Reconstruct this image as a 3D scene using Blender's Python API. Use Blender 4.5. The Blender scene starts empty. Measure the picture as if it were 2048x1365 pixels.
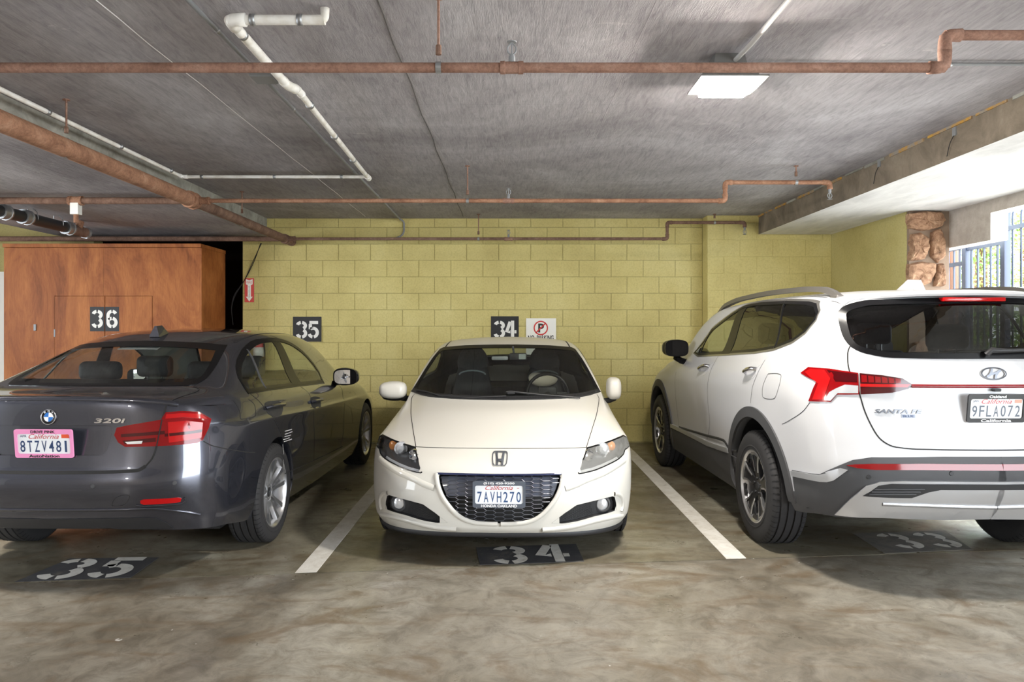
import bpy, bmesh, math, random
import numpy as np
from mathutils import Vector, Matrix
from mathutils.bvhtree import BVHTree

scene = bpy.context.scene
COL = scene.collection
random.seed(7)
rng = np.random.default_rng(7)
PI = math.pi

# ------------------------------------------------------------------ camera, world, large lights, exposure
CAM_H, FOC, VX, VY = 1.41, 1437.0, 1018.0, 664.0       # eye height (m), focal length and vanishing point in pixels of the 2048x1365 frame
cam_data = bpy.data.cameras.new('camera'); cam = bpy.data.objects.new('camera', cam_data); COL.objects.link(cam)
cam.location = (0, 0, CAM_H); cam.rotation_euler = (PI / 2, 0, 0)
cam_data.sensor_width = 36.0; cam_data.lens = 36.0 * FOC / 2048.0
cam_data.shift_x = (1024.0 - VX) / 2048.0; cam_data.shift_y = -(682.5 - VY) / 2048.0
cam_data.clip_start = 0.05; cam_data.clip_end = 200
scene.camera = cam

world = bpy.data.worlds.new('sky'); scene.world = world; world.use_nodes = True
bg = world.node_tree.nodes['Background']
bg.inputs['Color'].default_value = (0.86, 0.93, 1.0, 1); bg.inputs['Strength'].default_value = 13.0
scene.view_settings.view_transform = 'Standard'; scene.view_settings.look = 'None'
scene.view_settings.exposure = 0.42; scene.view_settings.gamma = 1.0; scene.view_settings.use_curve_mapping = False
LAMP_RADIANCE = 480.0

def portal(name, loc, rot, sx, sy):
    l = bpy.data.lights.new(name, 'AREA'); l.shape = 'RECTANGLE'; l.size = sx; l.size_y = sy
    l.cycles.is_portal = True
    o = bpy.data.objects.new(name, l); COL.objects.link(o); o.location = loc; o.rotation_euler = rot
    return o
portal('portal_side', (4.60, 1.35, 1.27), (0, PI / 2, 0), 2.54, 11.7)

portal('portal_left', (-8.95, 2.15, 1.6), (0, -PI / 2, 0), 2.0, 6.1)

# ------------------------------------------------------------------ small helpers
def P(px, py, y):                                        # a point at depth y that the photograph shows at (px, py)
    return Vector(((px - VX) * y / FOC, y, CAM_H - (py - VY) * y / FOC))
def PF(px, py):                                          # the same for a point lying on the floor
    y = CAM_H * FOC / (py - VY)
    return Vector(((px - VX) * y / FOC, y, 0.0))

def link(o, parent=None):
    COL.objects.link(o)
    if parent is not None: o.parent = parent
    return o
def mesh_obj(name, verts, faces, mat, parent=None, smooth=False, mats=None, fmat=None):
    me = bpy.data.meshes.new(name); me.from_pydata([tuple(v) for v in verts], [], [tuple(f) for f in faces]); me.update()
    for m in (mats or [mat]): me.materials.append(m)
    if fmat is not None: me.polygons.foreach_set('material_index', fmat)
    if smooth: me.polygons.foreach_set('use_smooth', [True] * len(me.polygons))
    return link(bpy.data.objects.new(name, me), parent)
def bm_obj(name, bm, mat, parent=None, smooth=False, sharp=None):
    me = bpy.data.meshes.new(name); bm.to_mesh(me); bm.free()
    me.materials.append(mat)
    if smooth: me.polygons.foreach_set('use_smooth', [True] * len(me.polygons))
    if sharp: me.set_sharp_from_angle(angle=math.radians(sharp))
    return link(bpy.data.objects.new(name, me), parent)
def empty(name, loc=(0, 0, 0), rz=0.0, parent=None):
    o = bpy.data.objects.new(name, None); o.location = loc; o.rotation_euler = (0, 0, rz); o.empty_display_size = 0.1
    return link(o, parent)
def tag(o, label=None, cat=None, group=None, kind=None):
    if label: o['label'] = label
    if cat: o['category'] = cat
    if group: o['group'] = group
    if kind: o['kind'] = kind
    return o
def copy_tree(o, parent=None):
    c = o.copy(); COL.objects.link(c)
    if parent is not None: c.parent = parent
    for ch in list(o.children): copy_tree(ch, c)
    return c
def add_box(bm, lo, hi, bevel=0.0, seg=1):
    lo = Vector(lo); hi = Vector(hi); c = (lo + hi) / 2; d = hi - lo
    r = bmesh.ops.create_cube(bm, size=1.0, matrix=Matrix.Translation(c) @ Matrix.Diagonal((d.x, d.y, d.z, 1)))
    if bevel > 0:
        es = list({e for v in r['verts'] for e in v.link_edges})
        bmesh.ops.bevel(bm, geom=es, offset=bevel, segments=seg, affect='EDGES', profile=0.5)
def box(name, lo, hi, mat, parent=None, bevel=0.0, seg=1, smooth=False):
    bm = bmesh.new(); add_box(bm, lo, hi, bevel, seg)
    return bm_obj(name, bm, mat, parent, smooth or seg > 1, 40 if (smooth or seg > 1) else None)
def frame_for(d):
    d = d.normalized(); up = Vector((0, 0, 1)) if abs(d.z) < 0.95 else Vector((1, 0, 0))
    a = d.cross(up).normalized(); b = a.cross(d).normalized()
    return a, b
def round_path(pts, rad, n=5):
    pts = [Vector(p) for p in pts]
    if rad <= 0 or len(pts) < 3: return pts
    out = [pts[0]]
    for i in range(1, len(pts) - 1):
        a, b, c = pts[i - 1], pts[i], pts[i + 1]
        r = min(rad, (a - b).length * 0.48, (c - b).length * 0.48)
        p0 = b + (a - b).normalized() * r; p1 = b + (c - b).normalized() * r
        for k in range(n + 1):
            t = k / n; out.append(p0 * (1 - t) ** 2 + b * 2 * t * (1 - t) + p1 * t * t)
    out.append(pts[-1]); return out
def tube_geo(pts, r, seg=12, caps=True, closed=False):
    pts = [Vector(p) for p in pts]; n = len(pts); V = []; F = []
    rs = r if isinstance(r, (list, tuple)) else [r] * n
    prev = None
    for i, p in enumerate(pts):
        if closed: d = pts[(i + 1) % n] - pts[i - 1]
        else: d = pts[min(i + 1, n - 1)] - pts[max(i - 1, 0)]
        d.normalize()
        if prev is None: a, b = frame_for(d)
        else:
            a = prev - d * prev.dot(d); a.normalize(); b = a.cross(d)
        prev = a
        for k in range(seg):
            t = 2 * PI * k / seg; V.append(p + (a * math.cos(t) + b * math.sin(t)) * rs[i])
    m = n if closed else n - 1
    for i in range(m):
        for k in range(seg):
            k2 = (k + 1) % seg; i2 = (i + 1) % n
            F.append((i * seg + k, i * seg + k2, i2 * seg + k2, i2 * seg + k))
    if caps and not closed:
        F.append(tuple(range(seg - 1, -1, -1))); F.append(tuple((n - 1) * seg + k for k in range(seg)))
    return V, F
def tube(name, pts, r, mat, parent=None, seg=12, rad=0.0, closed=False):
    V, F = tube_geo(round_path(pts, rad), r, seg, True, closed)
    o = mesh_obj(name, V, F, mat, parent, True)
    o.data.set_sharp_from_angle(angle=math.radians(50)); return o
def lathe_geo(profile, seg=48, axis='x'):               # profile: (radius, offset along the axis)
    V = []; F = []
    for (r, h) in profile:
        for k in range(seg):
            t = 2 * PI * k / seg; c, s = r * math.cos(t), r * math.sin(t)
            V.append((h, c, s) if axis == 'x' else ((c, h, s) if axis == 'y' else (c, s, h)))
    for i in range(len(profile) - 1):
        for k in range(seg):
            k2 = (k + 1) % seg; F.append((i * seg + k, i * seg + k2, (i + 1) * seg + k2, (i + 1) * seg + k))
    return V, F
def join_geo(parts):
    V = []; F = []
    for v, f in parts:
        o = len(V); V += list(v); F += [tuple(i + o for i in q) for q in f]
    return V, F
def xform(g, M):
    return [M @ Vector(v) for v in g[0]], g[1]
def box_geo(lo, hi):
    (a, b, c), (d, e, f) = lo, hi
    V = [(a, b, c), (d, b, c), (d, e, c), (a, e, c), (a, b, f), (d, b, f), (d, e, f), (a, e, f)]
    return V, [(3, 2, 1, 0), (4, 5, 6, 7), (0, 1, 5, 4), (1, 2, 6, 5), (2, 3, 7, 6), (3, 0, 4, 7)]
def prism_geo(poly, h0, h1, place):                      # polygon (u, v) extruded between h0 and h1; place(u, v, h) -> point
    n = len(poly); V = [place(u, v, h0) for u, v in poly] + [place(u, v, h1) for u, v in poly]
    F = [tuple(range(n - 1, -1, -1)), tuple(range(n, 2 * n))] + [(i, (i + 1) % n, n + (i + 1) % n, n + i) for i in range(n)]
    return V, F
def fix_normals(o):
    bm = bmesh.new(); bm.from_mesh(o.data); bmesh.ops.recalc_face_normals(bm, faces=bm.faces); bm.to_mesh(o.data); bm.free(); return o

# ------------------------------------------------------------------ materials
def srgb(r, g, b):
    f = lambda c: (c / 255 / 12.92) if c / 255 <= 0.04045 else ((c / 255 + 0.055) / 1.055) ** 2.4
    return (f(r), f(g), f(b), 1)
def pmat(name, col, rough=0.5, metal=0.0, coat=0.0, spec=0.5, coat_rough=0.03):
    m = bpy.data.materials.new(name); m.use_nodes = True; b = m.node_tree.nodes['Principled BSDF']
    b.inputs['Base Color'].default_value = col; b.inputs['Roughness'].default_value = rough; b.inputs['Metallic'].default_value = metal
    b.inputs['Coat Weight'].default_value = coat; b.inputs['Coat Roughness'].default_value = coat_rough; b.inputs['Specular IOR Level'].default_value = spec
    return m
def nodes(m): return m.node_tree.nodes, m.node_tree.links, m.node_tree.nodes['Principled BSDF']
def noise(m, scale, detail=6, rough=0.6, vec=None, dist=0.0, stretch=None, coord='Object'):
    N, L, b = nodes(m)
    t = N.new('ShaderNodeTexNoise'); t.inputs['Scale'].default_value = scale; t.inputs['Detail'].default_value = detail
    t.inputs['Roughness'].default_value = rough; t.inputs['Distortion'].default_value = dist
    if vec is None:
        tc = N.new('ShaderNodeTexCoord'); vec = tc.outputs[coord]
    if stretch:
        mp = N.new('ShaderNodeMapping'); mp.inputs['Scale'].default_value = stretch; L.new(vec, mp.inputs['Vector']); vec = mp.outputs['Vector']
    L.new(vec, t.inputs['Vector']); return t.outputs['Fac']
def ramp(m, fac, stops):
    N, L, b = nodes(m); r = N.new('ShaderNodeValToRGB'); els = r.color_ramp.elements
    while len(els) < len(stops): els.new(0.5)
    for e, (p, c) in zip(els, stops): e.position = p; e.color = c if len(c) == 4 else (*c, 1)
    L.new(fac, r.inputs['Fac']); return r.outputs['Color']
def mixc(m, fac, a, b_, mode='MIX'):
    N, L, b = nodes(m); x = N.new('ShaderNodeMix'); x.data_type = 'RGBA'; x.blend_type = mode
    if isinstance(fac, (int, float)): x.inputs[0].default_value = fac
    else: L.new(fac, x.inputs[0])
    for i, v in ((6, a), (7, b_)):
        if isinstance(v, tuple): x.inputs[i].default_value = v
        else: L.new(v, x.inputs[i])
    return x.outputs[2]
def bump(m, fac, strength=0.3, dist=0.01, prev=None):
    N, L, b = nodes(m); u = N.new('ShaderNodeBump'); u.inputs['Strength'].default_value = strength; u.inputs['Distance'].default_value = dist
    L.new(fac, u.inputs['Height'])
    if prev is not None: L.new(prev, u.inputs['Normal'])
    L.new(u.outputs['Normal'], b.inputs['Normal']); return u.outputs['Normal']
def setc(m, c): N, L, b = nodes(m); L.new(c, b.inputs['Base Color'])
def setr(m, c): N, L, b = nodes(m); L.new(c, b.inputs['Roughness'])
def world_pos(m):
    N, L, b = nodes(m); g = N.new('ShaderNodeNewGeometry'); return g.outputs['Position']

M = {}
# concrete floor, stained and sealed; the aisle slab is coloured paler to stand in for daylight
def floor_mat(name, k, ratio):
    m = pmat(name, srgb(150, 138, 118), 0.42, spec=0.4); wp = world_pos(m); C_ = lambda r, g, b: srgb(min(255, r * k), min(255, g * k), min(255, b * k * ratio))
    big = ramp(m, noise(m, 0.55, 8, 0.62, wp, 1.2), [(0.30, C_(84, 77, 65)), (0.45, C_(116, 109, 96)), (0.60, C_(146, 141, 129)), (0.78, C_(184, 181, 173))])
    fine = ramp(m, noise(m, 7, 12, 0.78, wp, 0.9), [(0.33, (0.48, 0.46, 0.43)), (0.53, (0.95, 0.95, 0.95)), (0.72, (1.22, 1.21, 1.18))])
    c = mixc(m, 0.9, big, fine, 'MULTIPLY')
    stain = ramp(m, noise(m, 1.7, 9, 0.7, wp, 2.2, stretch=(0.7, 1.6, 1)), [(0.50, (0, 0, 0)), (0.64, (1, 1, 1))])
    c = mixc(m, stain, c, mixc(m, 0.6, c, C_(94, 76, 54)))
    pale = ramp(m, noise(m, 3.1, 10, 0.75, wp, 1.5, stretch=(1, 0.5, 1)), [(0.64, (0, 0, 0)), (0.76, (1, 1, 1))])
    c = mixc(m, pale, c, mixc(m, 0.55, c, C_(215, 210, 200)))
    chip = ramp(m, noise(m, 16, 4, 0.5, wp, 0.5), [(0.735, (0, 0, 0)), (0.76, (1, 1, 1))]); c = mixc(m, chip, c, mixc(m, 0.5, c, C_(224, 222, 216)))
    setc(m, c); setr(m, ramp(m, noise(m, 4, 6, 0.6, wp), [(0.3, (0.24,) * 3), (0.7, (0.48,) * 3)])); bump(m, noise(m, 60, 4, 0.6, wp), 0.08, 0.004); return m
M['floor'] = floor_mat('floor_concrete', 0.98, 0.97); M['floor_aisle'] = floor_mat('aisle_concrete_lit', 1.02, 1.01)
# board-marked ceiling concrete
m = M['ceiling'] = pmat('ceiling_concrete', srgb(140, 134, 130), 0.85, spec=0.2)
wp = world_pos(m)
big = ramp(m, noise(m, 0.7, 8, 0.62, wp, 0.8), [(0.28, srgb(146, 142, 145)), (0.5, srgb(175, 171, 174)), (0.75, srgb(207, 205, 208))])
gr = ramp(m, noise(m, 5, 9, 0.7, wp, 0.9, stretch=(7, 1.0, 1)), [(0.3, (0.60, 0.59, 0.60)), (0.55, (0.98, 0.98, 0.98)), (0.8, (1.18, 1.18, 1.18))])
c = mixc(m, 0.8, big, gr, 'MULTIPLY')
ef = ramp(m, noise(m, 1.9, 10, 0.78, wp, 1.0, stretch=(1, 3, 1)), [(0.62, (0, 0, 0)), (0.70, (1, 1, 1))])
c = mixc(m, ef, c, mixc(m, 0.6, c, srgb(225, 222, 218))); setc(m, c)
n1 = bump(m, noise(m, 14, 6, 0.65, wp, 1.2, stretch=(6, 0.7, 1)), 0.55, 0.012); bump(m, noise(m, 2.5, 8, 0.7, wp), 0.3, 0.02, n1)
m = M['soffit'] = pmat('soffit_stucco', srgb(222, 220, 216), 0.85, spec=0.2)
wp = world_pos(m); setc(m, ramp(m, noise(m, 2.5, 8, 0.65, wp, 0.5, stretch=(2, 0.6, 1)), [(0.3, srgb(198, 196, 193)), (0.6, srgb(226, 224, 221))])); bump(m, noise(m, 45, 6, 0.7, wp), 0.25, 0.006)
m = M['beam'] = pmat('beam_concrete', srgb(128, 116, 100), 0.9, spec=0.2)
wp = world_pos(m); c = ramp(m, noise(m, 3, 9, 0.7, wp, 0.6), [(0.3, srgb(104, 94, 82)), (0.6, srgb(142, 130, 114)), (0.8, srgb(165, 155, 140))]); setc(m, c); bump(m, noise(m, 25, 8, 0.7, wp), 0.35, 0.01)
m = M['beam_pale'] = pmat('beam_concrete_pale', srgb(150, 148, 140), 0.9, spec=0.2)
wp = world_pos(m); c = ramp(m, noise(m, 4, 9, 0.72, wp, 0.6), [(0.3, srgb(120, 118, 110)), (0.6, srgb(165, 163, 154)), (0.8, srgb(190, 190, 186))]); setc(m, c); bump(m, noise(m, 25, 8, 0.7, wp), 0.35, 0.01)
def block_mat(name, k=1.0):
    m = pmat(name, srgb(186, 178, 108), 0.62, spec=0.35); wp = world_pos(m)
    c = ramp(m, noise(m, 1.1, 6, 0.6, wp), [(0.3, srgb(192 * k, 177 * k, 112 * k)), (0.5, srgb(207 * k, 193 * k, 126 * k)), (0.72, srgb(217 * k, 205 * k, 142 * k))])
    f = ramp(m, noise(m, 55, 4, 0.7, wp), [(0.3, (0.84, 0.83, 0.78)), (0.55, (1, 1, 1))])
    c = mixc(m, 1.0, c, f, 'MULTIPLY')
    s = ramp(m, noise(m, 2.3, 9, 0.75, wp, 1.0, stretch=(1, 1, 0.45)), [(0.60, (0, 0, 0)), (0.78, (1, 1, 1))])
    c = mixc(m, s, c, mixc(m, 0.35, c, srgb(120, 96, 66))); setc(m, c)
    bump(m, noise(m, 70, 5, 0.7, wp), 0.35, 0.006); return m
M['block'] = block_mat('painted_block'); M['mortar'] = block_mat('painted_mortar', 0.86)
m = M['stucco_yellow'] = block_mat('painted_stucco', 0.9)
m = M['stucco_grey'] = pmat('stucco_grey', srgb(176, 166, 154), 0.9, spec=0.2); wp = world_pos(m)
setc(m, ramp(m, noise(m, 5, 8, 0.7, wp), [(0.3, srgb(156, 146, 134)), (0.7, srgb(190, 181, 170))])); bump(m, noise(m, 40, 6, 0.7, wp), 0.4, 0.01)
M['white_paint'] = pmat('white_paint', srgb(232, 230, 222), 0.6)
m = M['wood'] = pmat('stained_plywood', srgb(140, 78, 36), 0.5, spec=0.2); wp = world_pos(m)
c = ramp(m, noise(m, 1.6, 9, 0.65, wp, 1.5, stretch=(1.2, 1, 0.6)), [(0.28, srgb(104, 54, 26)), (0.45, srgb(154, 90, 46)), (0.66, srgb(186, 118, 64))])
g = ramp(m, noise(m, 14, 8, 0.7, wp, 1.5, stretch=(4, 1, 0.35)), [(0.3, (0.70, 0.64, 0.58)), (0.6, (1, 1, 1))]); c = mixc(m, 0.9, c, g, 'MULTIPLY')
setc(m, c); bump(m, noise(m, 30, 5, 0.6, wp, stretch=(4, 1, 0.3)), 0.1, 0.003)
def rust_mat(name, a, b, c_):
    m = pmat(name, a, 0.85, spec=0.25); wp = world_pos(m)
    c = ramp(m, noise(m, 7, 9, 0.72, wp, 0.6), [(0.3, a), (0.52, b), (0.75, c_)])
    s = ramp(m, noise(m, 60, 6, 0.8, wp), [(0.35, (0.68, 0.66, 0.64)), (0.6, (1.05, 1.03, 1.0))]); setc(m, mixc(m, 1.0, c, s, 'MULTIPLY'))
    bump(m, noise(m, 90, 5, 0.7, wp), 0.4, 0.004); return m
M['rust'] = rust_mat('rusty_pipe', srgb(126, 94, 80), srgb(156, 121, 106), srgb(184, 153, 138))
M['rust_main'] = rust_mat('rusty_main_pipe', srgb(126, 91, 72), srgb(163, 122, 98), srgb(190, 153, 128))
M['rust_dark'] = rust_mat('dark_rusty_pipe', srgb(100, 76, 64), srgb(132, 104, 90), srgb(158, 130, 114))
m = M['pvc'] = pmat('white_plastic_pipe', srgb(238, 236, 230), 0.4); wp = world_pos(m); setc(m, ramp(m, noise(m, 9, 5, 0.6, wp), [(0.3, srgb(214, 208, 196)), (0.55, srgb(240, 238, 233))]))
M['galv'] = pmat('galvanised_steel', srgb(168, 170, 172), 0.45, 0.85)
M['conduit'] = pmat('grey_conduit', srgb(140, 142, 144), 0.5, 0.1)
M['conduit_white'] = pmat('painted_conduit', srgb(198, 196, 192), 0.55)
M['abs'] = pmat('black_plastic_pipe', srgb(38, 38, 40), 0.45)
M['black'] = pmat('black_rubber', srgb(20, 20, 21), 0.6)
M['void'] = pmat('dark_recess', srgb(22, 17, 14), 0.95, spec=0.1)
m = M['line_paint'] = pmat('white_line_paint', srgb(214, 210, 200), 0.6); wp = world_pos(m)
setc(m, ramp(m, noise(m, 8, 10, 0.8, wp, 0.5), [(0.28, srgb(150, 140, 124)), (0.42, srgb(205, 200, 190)), (0.6, srgb(222, 219, 212))]))
m = M['black_paint'] = pmat('black_floor_paint', srgb(62, 62, 64), 0.6); wp = world_pos(m)
setc(m, ramp(m, noise(m, 7, 10, 0.8, wp, 0.5), [(0.3, srgb(56, 56, 60)), (0.55, srgb(72, 71, 72)), (0.72, srgb(118, 110, 98))]))
m = M['wall_black'] = pmat('black_wall_paint', srgb(34, 34, 36), 0.6); M['wall_white'] = pmat('white_wall_paint', srgb(236, 234, 228), 0.6)
m = M['stone'] = pmat('field_stone', srgb(168, 128, 100), 0.85, spec=0.25); wp = world_pos(m)
c = ramp(m, noise(m, 7, 10, 0.75, wp, 2.0), [(0.28, srgb(92, 74, 64)), (0.45, srgb(158, 120, 94)), (0.6, srgb(196, 158, 126)), (0.78, srgb(226, 204, 180))]); setc(m, c); bump(m, noise(m, 14, 10, 0.75, wp, 1.0), 0.9, 0.03)
m = M['stone_mortar'] = pmat('stone_mortar', srgb(142, 122, 104), 0.9); bump(m, noise(m, 30, 6, 0.7, world_pos(m)), 0.5, 0.01)
M['iron'] = pmat('blue_black_iron', srgb(58, 68, 88), 0.45)
m = M['leaf'] = pmat('leaf_green', srgb(120, 168, 62), 0.5); wp = world_pos(m); setc(m, ramp(m, noise(m, 2.2, 4, 0.6, wp), [(0.35, srgb(78, 118, 44)), (0.5, srgb(132, 172, 66)), (0.65, srgb(188, 206, 104))]))
M['leaf_red'] = pmat('leaf_russet', srgb(178, 118, 104), 0.5)
m = M['bark'] = pmat('bark', srgb(112, 80, 62), 0.9); bump(m, noise(m, 20, 6, 0.7, world_pos(m), stretch=(3, 3, 0.5)), 0.8, 0.02)
M['ground_out'] = pmat('outside_paving', srgb(190, 186, 178), 0.9)
M['sign_white'] = pmat('sign_white', srgb(240, 238, 230), 0.35); M['sign_red'] = pmat('sign_red', srgb(206, 34, 30), 0.35); M['sign_black'] = pmat('sign_black', srgb(24, 24, 26), 0.4)
m = M['foam'] = pmat('yellow_foam', srgb(196, 152, 66), 0.9); wp = world_pos(m); setc(m, ramp(m, noise(m, 9, 6, 0.7, wp), [(0.40, srgb(150, 142, 132)), (0.56, srgb(186, 140, 62)), (0.7, srgb(206, 170, 90))]))
m = M['lamp_lens'] = bpy.data.materials.new('lit_lamp_lens'); m.use_nodes = True
N_, L_ = m.node_tree.nodes, m.node_tree.links; N_.remove(N_['Principled BSDF']); e = N_.new('ShaderNodeEmission'); e.inputs['Color'].default_value = (1.0, 0.945, 0.86, 1); e.inputs['Strength'].default_value = LAMP_RADIANCE
L_.new(e.outputs[0], N_['Material Output'].inputs[0])
M['lamp_body'] = pmat('lamp_housing', srgb(120, 120, 118), 0.5, 0.3)

# ------------------------------------------------------------------ lettering
_fonts = {}
def text_geo(s, size, shear=0.0, extrude=0.0, bold=0.0, spacing=1.0):
    cu = bpy.data.curves.new('t', 'FONT'); cu.body = s; cu.size = size; cu.shear = shear; cu.extrude = extrude; cu.offset = bold
    cu.align_x = 'CENTER'; cu.align_y = 'CENTER'; cu.space_character = spacing; cu.resolution_u = 3
    o = bpy.data.objects.new('t', cu); COL.objects.link(o); dg = bpy.context.evaluated_depsgraph_get(); dg.update()
    me = bpy.data.meshes.new_from_object(o.evaluated_get(dg)); V = [v.co.copy() for v in me.vertices]; F = [tuple(p.vertices) for p in me.polygons]
    bpy.data.objects.remove(o); bpy.data.curves.remove(cu); bpy.data.meshes.remove(me)
    return V, F
def fit_geo(g, w, h):                                    # scale lettering to a width and height about its centre
    V, F = g; xs = [v.x for v in V]; ys = [v.y for v in V]
    cx, cy = (max(xs) + min(xs)) / 2, (max(ys) + min(ys)) / 2; sx, sy = w / (max(xs) - min(xs)), h / (max(ys) - min(ys))
    return [Vector(((v.x - cx) * sx, (v.y - cy) * sy, v.z)) for v in V], F
def stroke_geo(paths, w, th=0.0):                        # flat strokes of width w along 2D paths
    V = []; F = []
    for path in paths:
        p = [Vector((a[0], a[1])) for a in path]; n = len(p); o = len(V)
        for i in range(n):
            d = (p[min(i + 1, n - 1)] - p[max(i - 1, 0)]).normalized(); nn = Vector((-d.y, d.x)); k = 1.0
            if 0 < i < n - 1:
                d1 = (p[i] - p[i - 1]).normalized(); k = 1 / max(0.5, abs(nn.dot(Vector((-d1.y, d1.x)))))
            V += [Vector((*(p[i] + nn * w / 2 * k), 0)), Vector((*(p[i] - nn * w / 2 * k), 0))]
        F += [(o + 2 * i + 1, o + 2 * i + 3, o + 2 * i + 2, o + 2 * i) for i in range(n - 1)]
    return V, F
def arc(cx, cy, rx, ry, a0, a1, n=12):
    return [(cx + rx * math.cos(math.radians(a0 + (a1 - a0) * i / n)), cy + ry * math.sin(math.radians(a0 + (a1 - a0) * i / n))) for i in range(n + 1)]
def stencil(d):                                          # a stencilled digit in a box 0.62 wide and 1 high, centred
    w = 0.175
    if d == '3':
        p = [arc(0, 0.235, 0.215, 0.175, 165, 100), arc(0, 0.235, 0.215, 0.175, 80, -62), arc(0, -0.205, 0.225, 0.205, 62, -80), arc(0, -0.205, 0.225, 0.205, -100, -165)]
    elif d == '5':
        p = [[(-0.20, 0.41), (0.27, 0.41)], [(-0.15, 0.34), (-0.15, 0.04)], arc(0.0, -0.16, 0.225, 0.245, 128, 98, 5), arc(0.0, -0.16, 0.225, 0.245, 92, -80), arc(0.0, -0.16, 0.225, 0.245, -100, -160)]
    elif d == '4':
        p = [[(0.10, 0.5), (0.10, -0.5)], [(-0.03, 0.44), (-0.22, -0.13), (-0.02, -0.13)], [(0.2, -0.13), (0.31, -0.13)]]
    else:
        p = [arc(0, 0.20, 0.215, 0.215, 25, 82, 7), arc(0, 0.20, 0.215, 0.215, 98, 180) + [(-0.215, -0.20)] + arc(0, -0.19, 0.215, 0.225, 180, 262), arc(0, -0.19, 0.215, 0.225, 278, 440), arc(0, -0.19, 0.215, 0.225, 96, 140, 5)]
    return stroke_geo(p, w)
# ------------------------------------------------------------------ the garage
YB, YS = 9.141, 8.92                                     # depth of the back wall and of the thicker wall at its right end
HC, HS = 2.855, 2.62                                     # ceiling and soffit heights
XR, XL = 3.10, -3.08                                     # inner faces of the right and left dropped bays
joint = lambda x: 4.31 + 0.0995 * x                      # floor joint across the mouths of the stalls

def quads(name, polys, mat, parent=None, z=None):
    V = []; F = []
    for p in polys:
        o = len(V); V += [Vector(q) for q in p]; F.append(tuple(range(o, o + len(p))))
    return mesh_obj(name, V, F, mat, parent)
def slab_geo(poly, z0, z1): return prism_geo(poly, z0, z1, lambda u, v, h: Vector((u, v, h)))

floor = mesh_obj('floor', *slab_geo([(-9, -7), (4.62, -7), (4.62, 9.6), (-9, 9.6)], -0.2, -0.012), M['void'])
tag(floor, 'stained brown grey sealed concrete garage floor', kind='structure')
g = 0.005
mesh_obj('slab', *slab_geo([(-9, -7), (4.62, -7), (4.62, joint(4.62) - g), (-9, joint(-9) - g)], -0.03, 0), M['floor_aisle'], floor)
mesh_obj('slab', *slab_geo([(-9, joint(-9) + g), (4.62, joint(4.62) + g), (4.62, 9.6), (-9, 9.6)], -0.03, 0), M['floor'], floor)
for x0, x1 in ((-1.25, -1.128), (1.348, 1.475), (-3.66, -3.53), (3.93, 4.05)):
    mesh_obj('stall_line', *slab_geo([(x0, joint(x0) + 0.012), (x1, joint(x1) + 0.012), (x1, YB - 0.3), (x0, YB - 0.3)], 0, 0.0022), M['line_paint'], floor)
def floor_number(text, corners, d0, d1, dw, hh, faded=False):
    b = mesh_obj('painted_panel', *slab_geo([(p.x, p.y) for p in corners], 0.0, 0.0016), M['black_paint'] if not faded else M['black_paint_faded'], floor)
    for ch, c in zip(text, (d0, d1)):
        V, F = stencil(ch); ax = Vector((1, 0.04, 0)); ay = Vector((-0.06, 1, 0))
        mesh_obj('stencilled_digit', [c + ax * v.x * dw / 0.62 + ay * v.y * hh + Vector((0, 0, 0.0030)) for v in V], F, M['line_paint'], b)
m = M['black_paint_faded'] = pmat('worn_floor_paint', srgb(96, 94, 92), 0.6); wp = world_pos(m)
setc(m, ramp(m, noise(m, 5, 10, 0.8, wp, 0.5), [(0.35, srgb(82, 80, 78)), (0.55, srgb(112, 106, 98)), (0.7, srgb(140, 130, 114))]))
floor_number('34', [PF(960, 1131), PF(1168, 1124), PF(1152, 1089), PF(952, 1096)], PF(1019, 1111), PF(1103, 1107), 0.215, 0.36)
floor_number('35', [PF(29, 1165), PF(262, 1156), PF(318, 1116), PF(140, 1118)], PF(136, 1139), PF(232, 1136), 0.235, 0.38)
floor_number('33', [PF(1770, 1108), PF(1945, 1100), PF(1890, 1062), PF(1705, 1068)], PF(1800, 1083), PF(1874, 1081), 0.20, 0.35, True)

# walls
wall = mesh_obj('wall_back', *box_geo((-3.39, YB + 0.006, 0), (4.3, YB + 0.30, HC)), M['mortar'])
tag(wall, 'yellow green painted concrete block back wall', kind='structure')
_blk = {}
def block_mesh(w, h, mat):
    key = (round(w, 3), round(h, 3))
    if key not in _blk:
        b = 0.004; a, c = w / 2, h / 2
        V = [(-a, 0.012, -c), (a, 0.012, -c), (a, 0.012, c), (-a, 0.012, c), (-a + b, 0, -c + b), (a - b, 0, -c + b), (a - b, 0, c - b), (-a + b, 0, c - b)]
        me = bpy.data.meshes.new('block'); me.from_pydata(V, [], [(4, 5, 6, 7), (0, 1, 5, 4), (1, 2, 6, 5), (2, 3, 7, 6), (3, 0, 4, 7)]); me.materials.append(mat); _blk[key] = me
    return _blk[key]
def lay_blocks(parent, x0, x1, y, ztop_of, zj, ch, xa, xb, bw=0.4077):
    r = 0
    k0 = -math.ceil((HC - zj) / ch)
    for k in range(k0, 13):
        zt, zb = zj - k * ch, zj - (k + 1) * ch
        zt2, zb2 = min(zt, HC - 0.002), max(zb, 0.0)
        off = xa if k % 2 == 0 else xb
        n0 = math.floor((x0 - off) / bw)
        x = off + n0 * bw
        while x < x1:
            a, b = max(x, x0), min(x + bw, x1); x += bw
            t = min(zt2, ztop_of((a + b) / 2))
            if b - a < 0.03 or t - zb2 < 0.03: continue
            o = bpy.data.objects.new('block', block_mesh(b - a - 0.003, t - zb2 - 0.003, M['block'])); link(o, parent)
            o.location = ((a + b) / 2, y + rng.uniform(-0.0015, 0.0015), (t + zb2) / 2)
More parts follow.
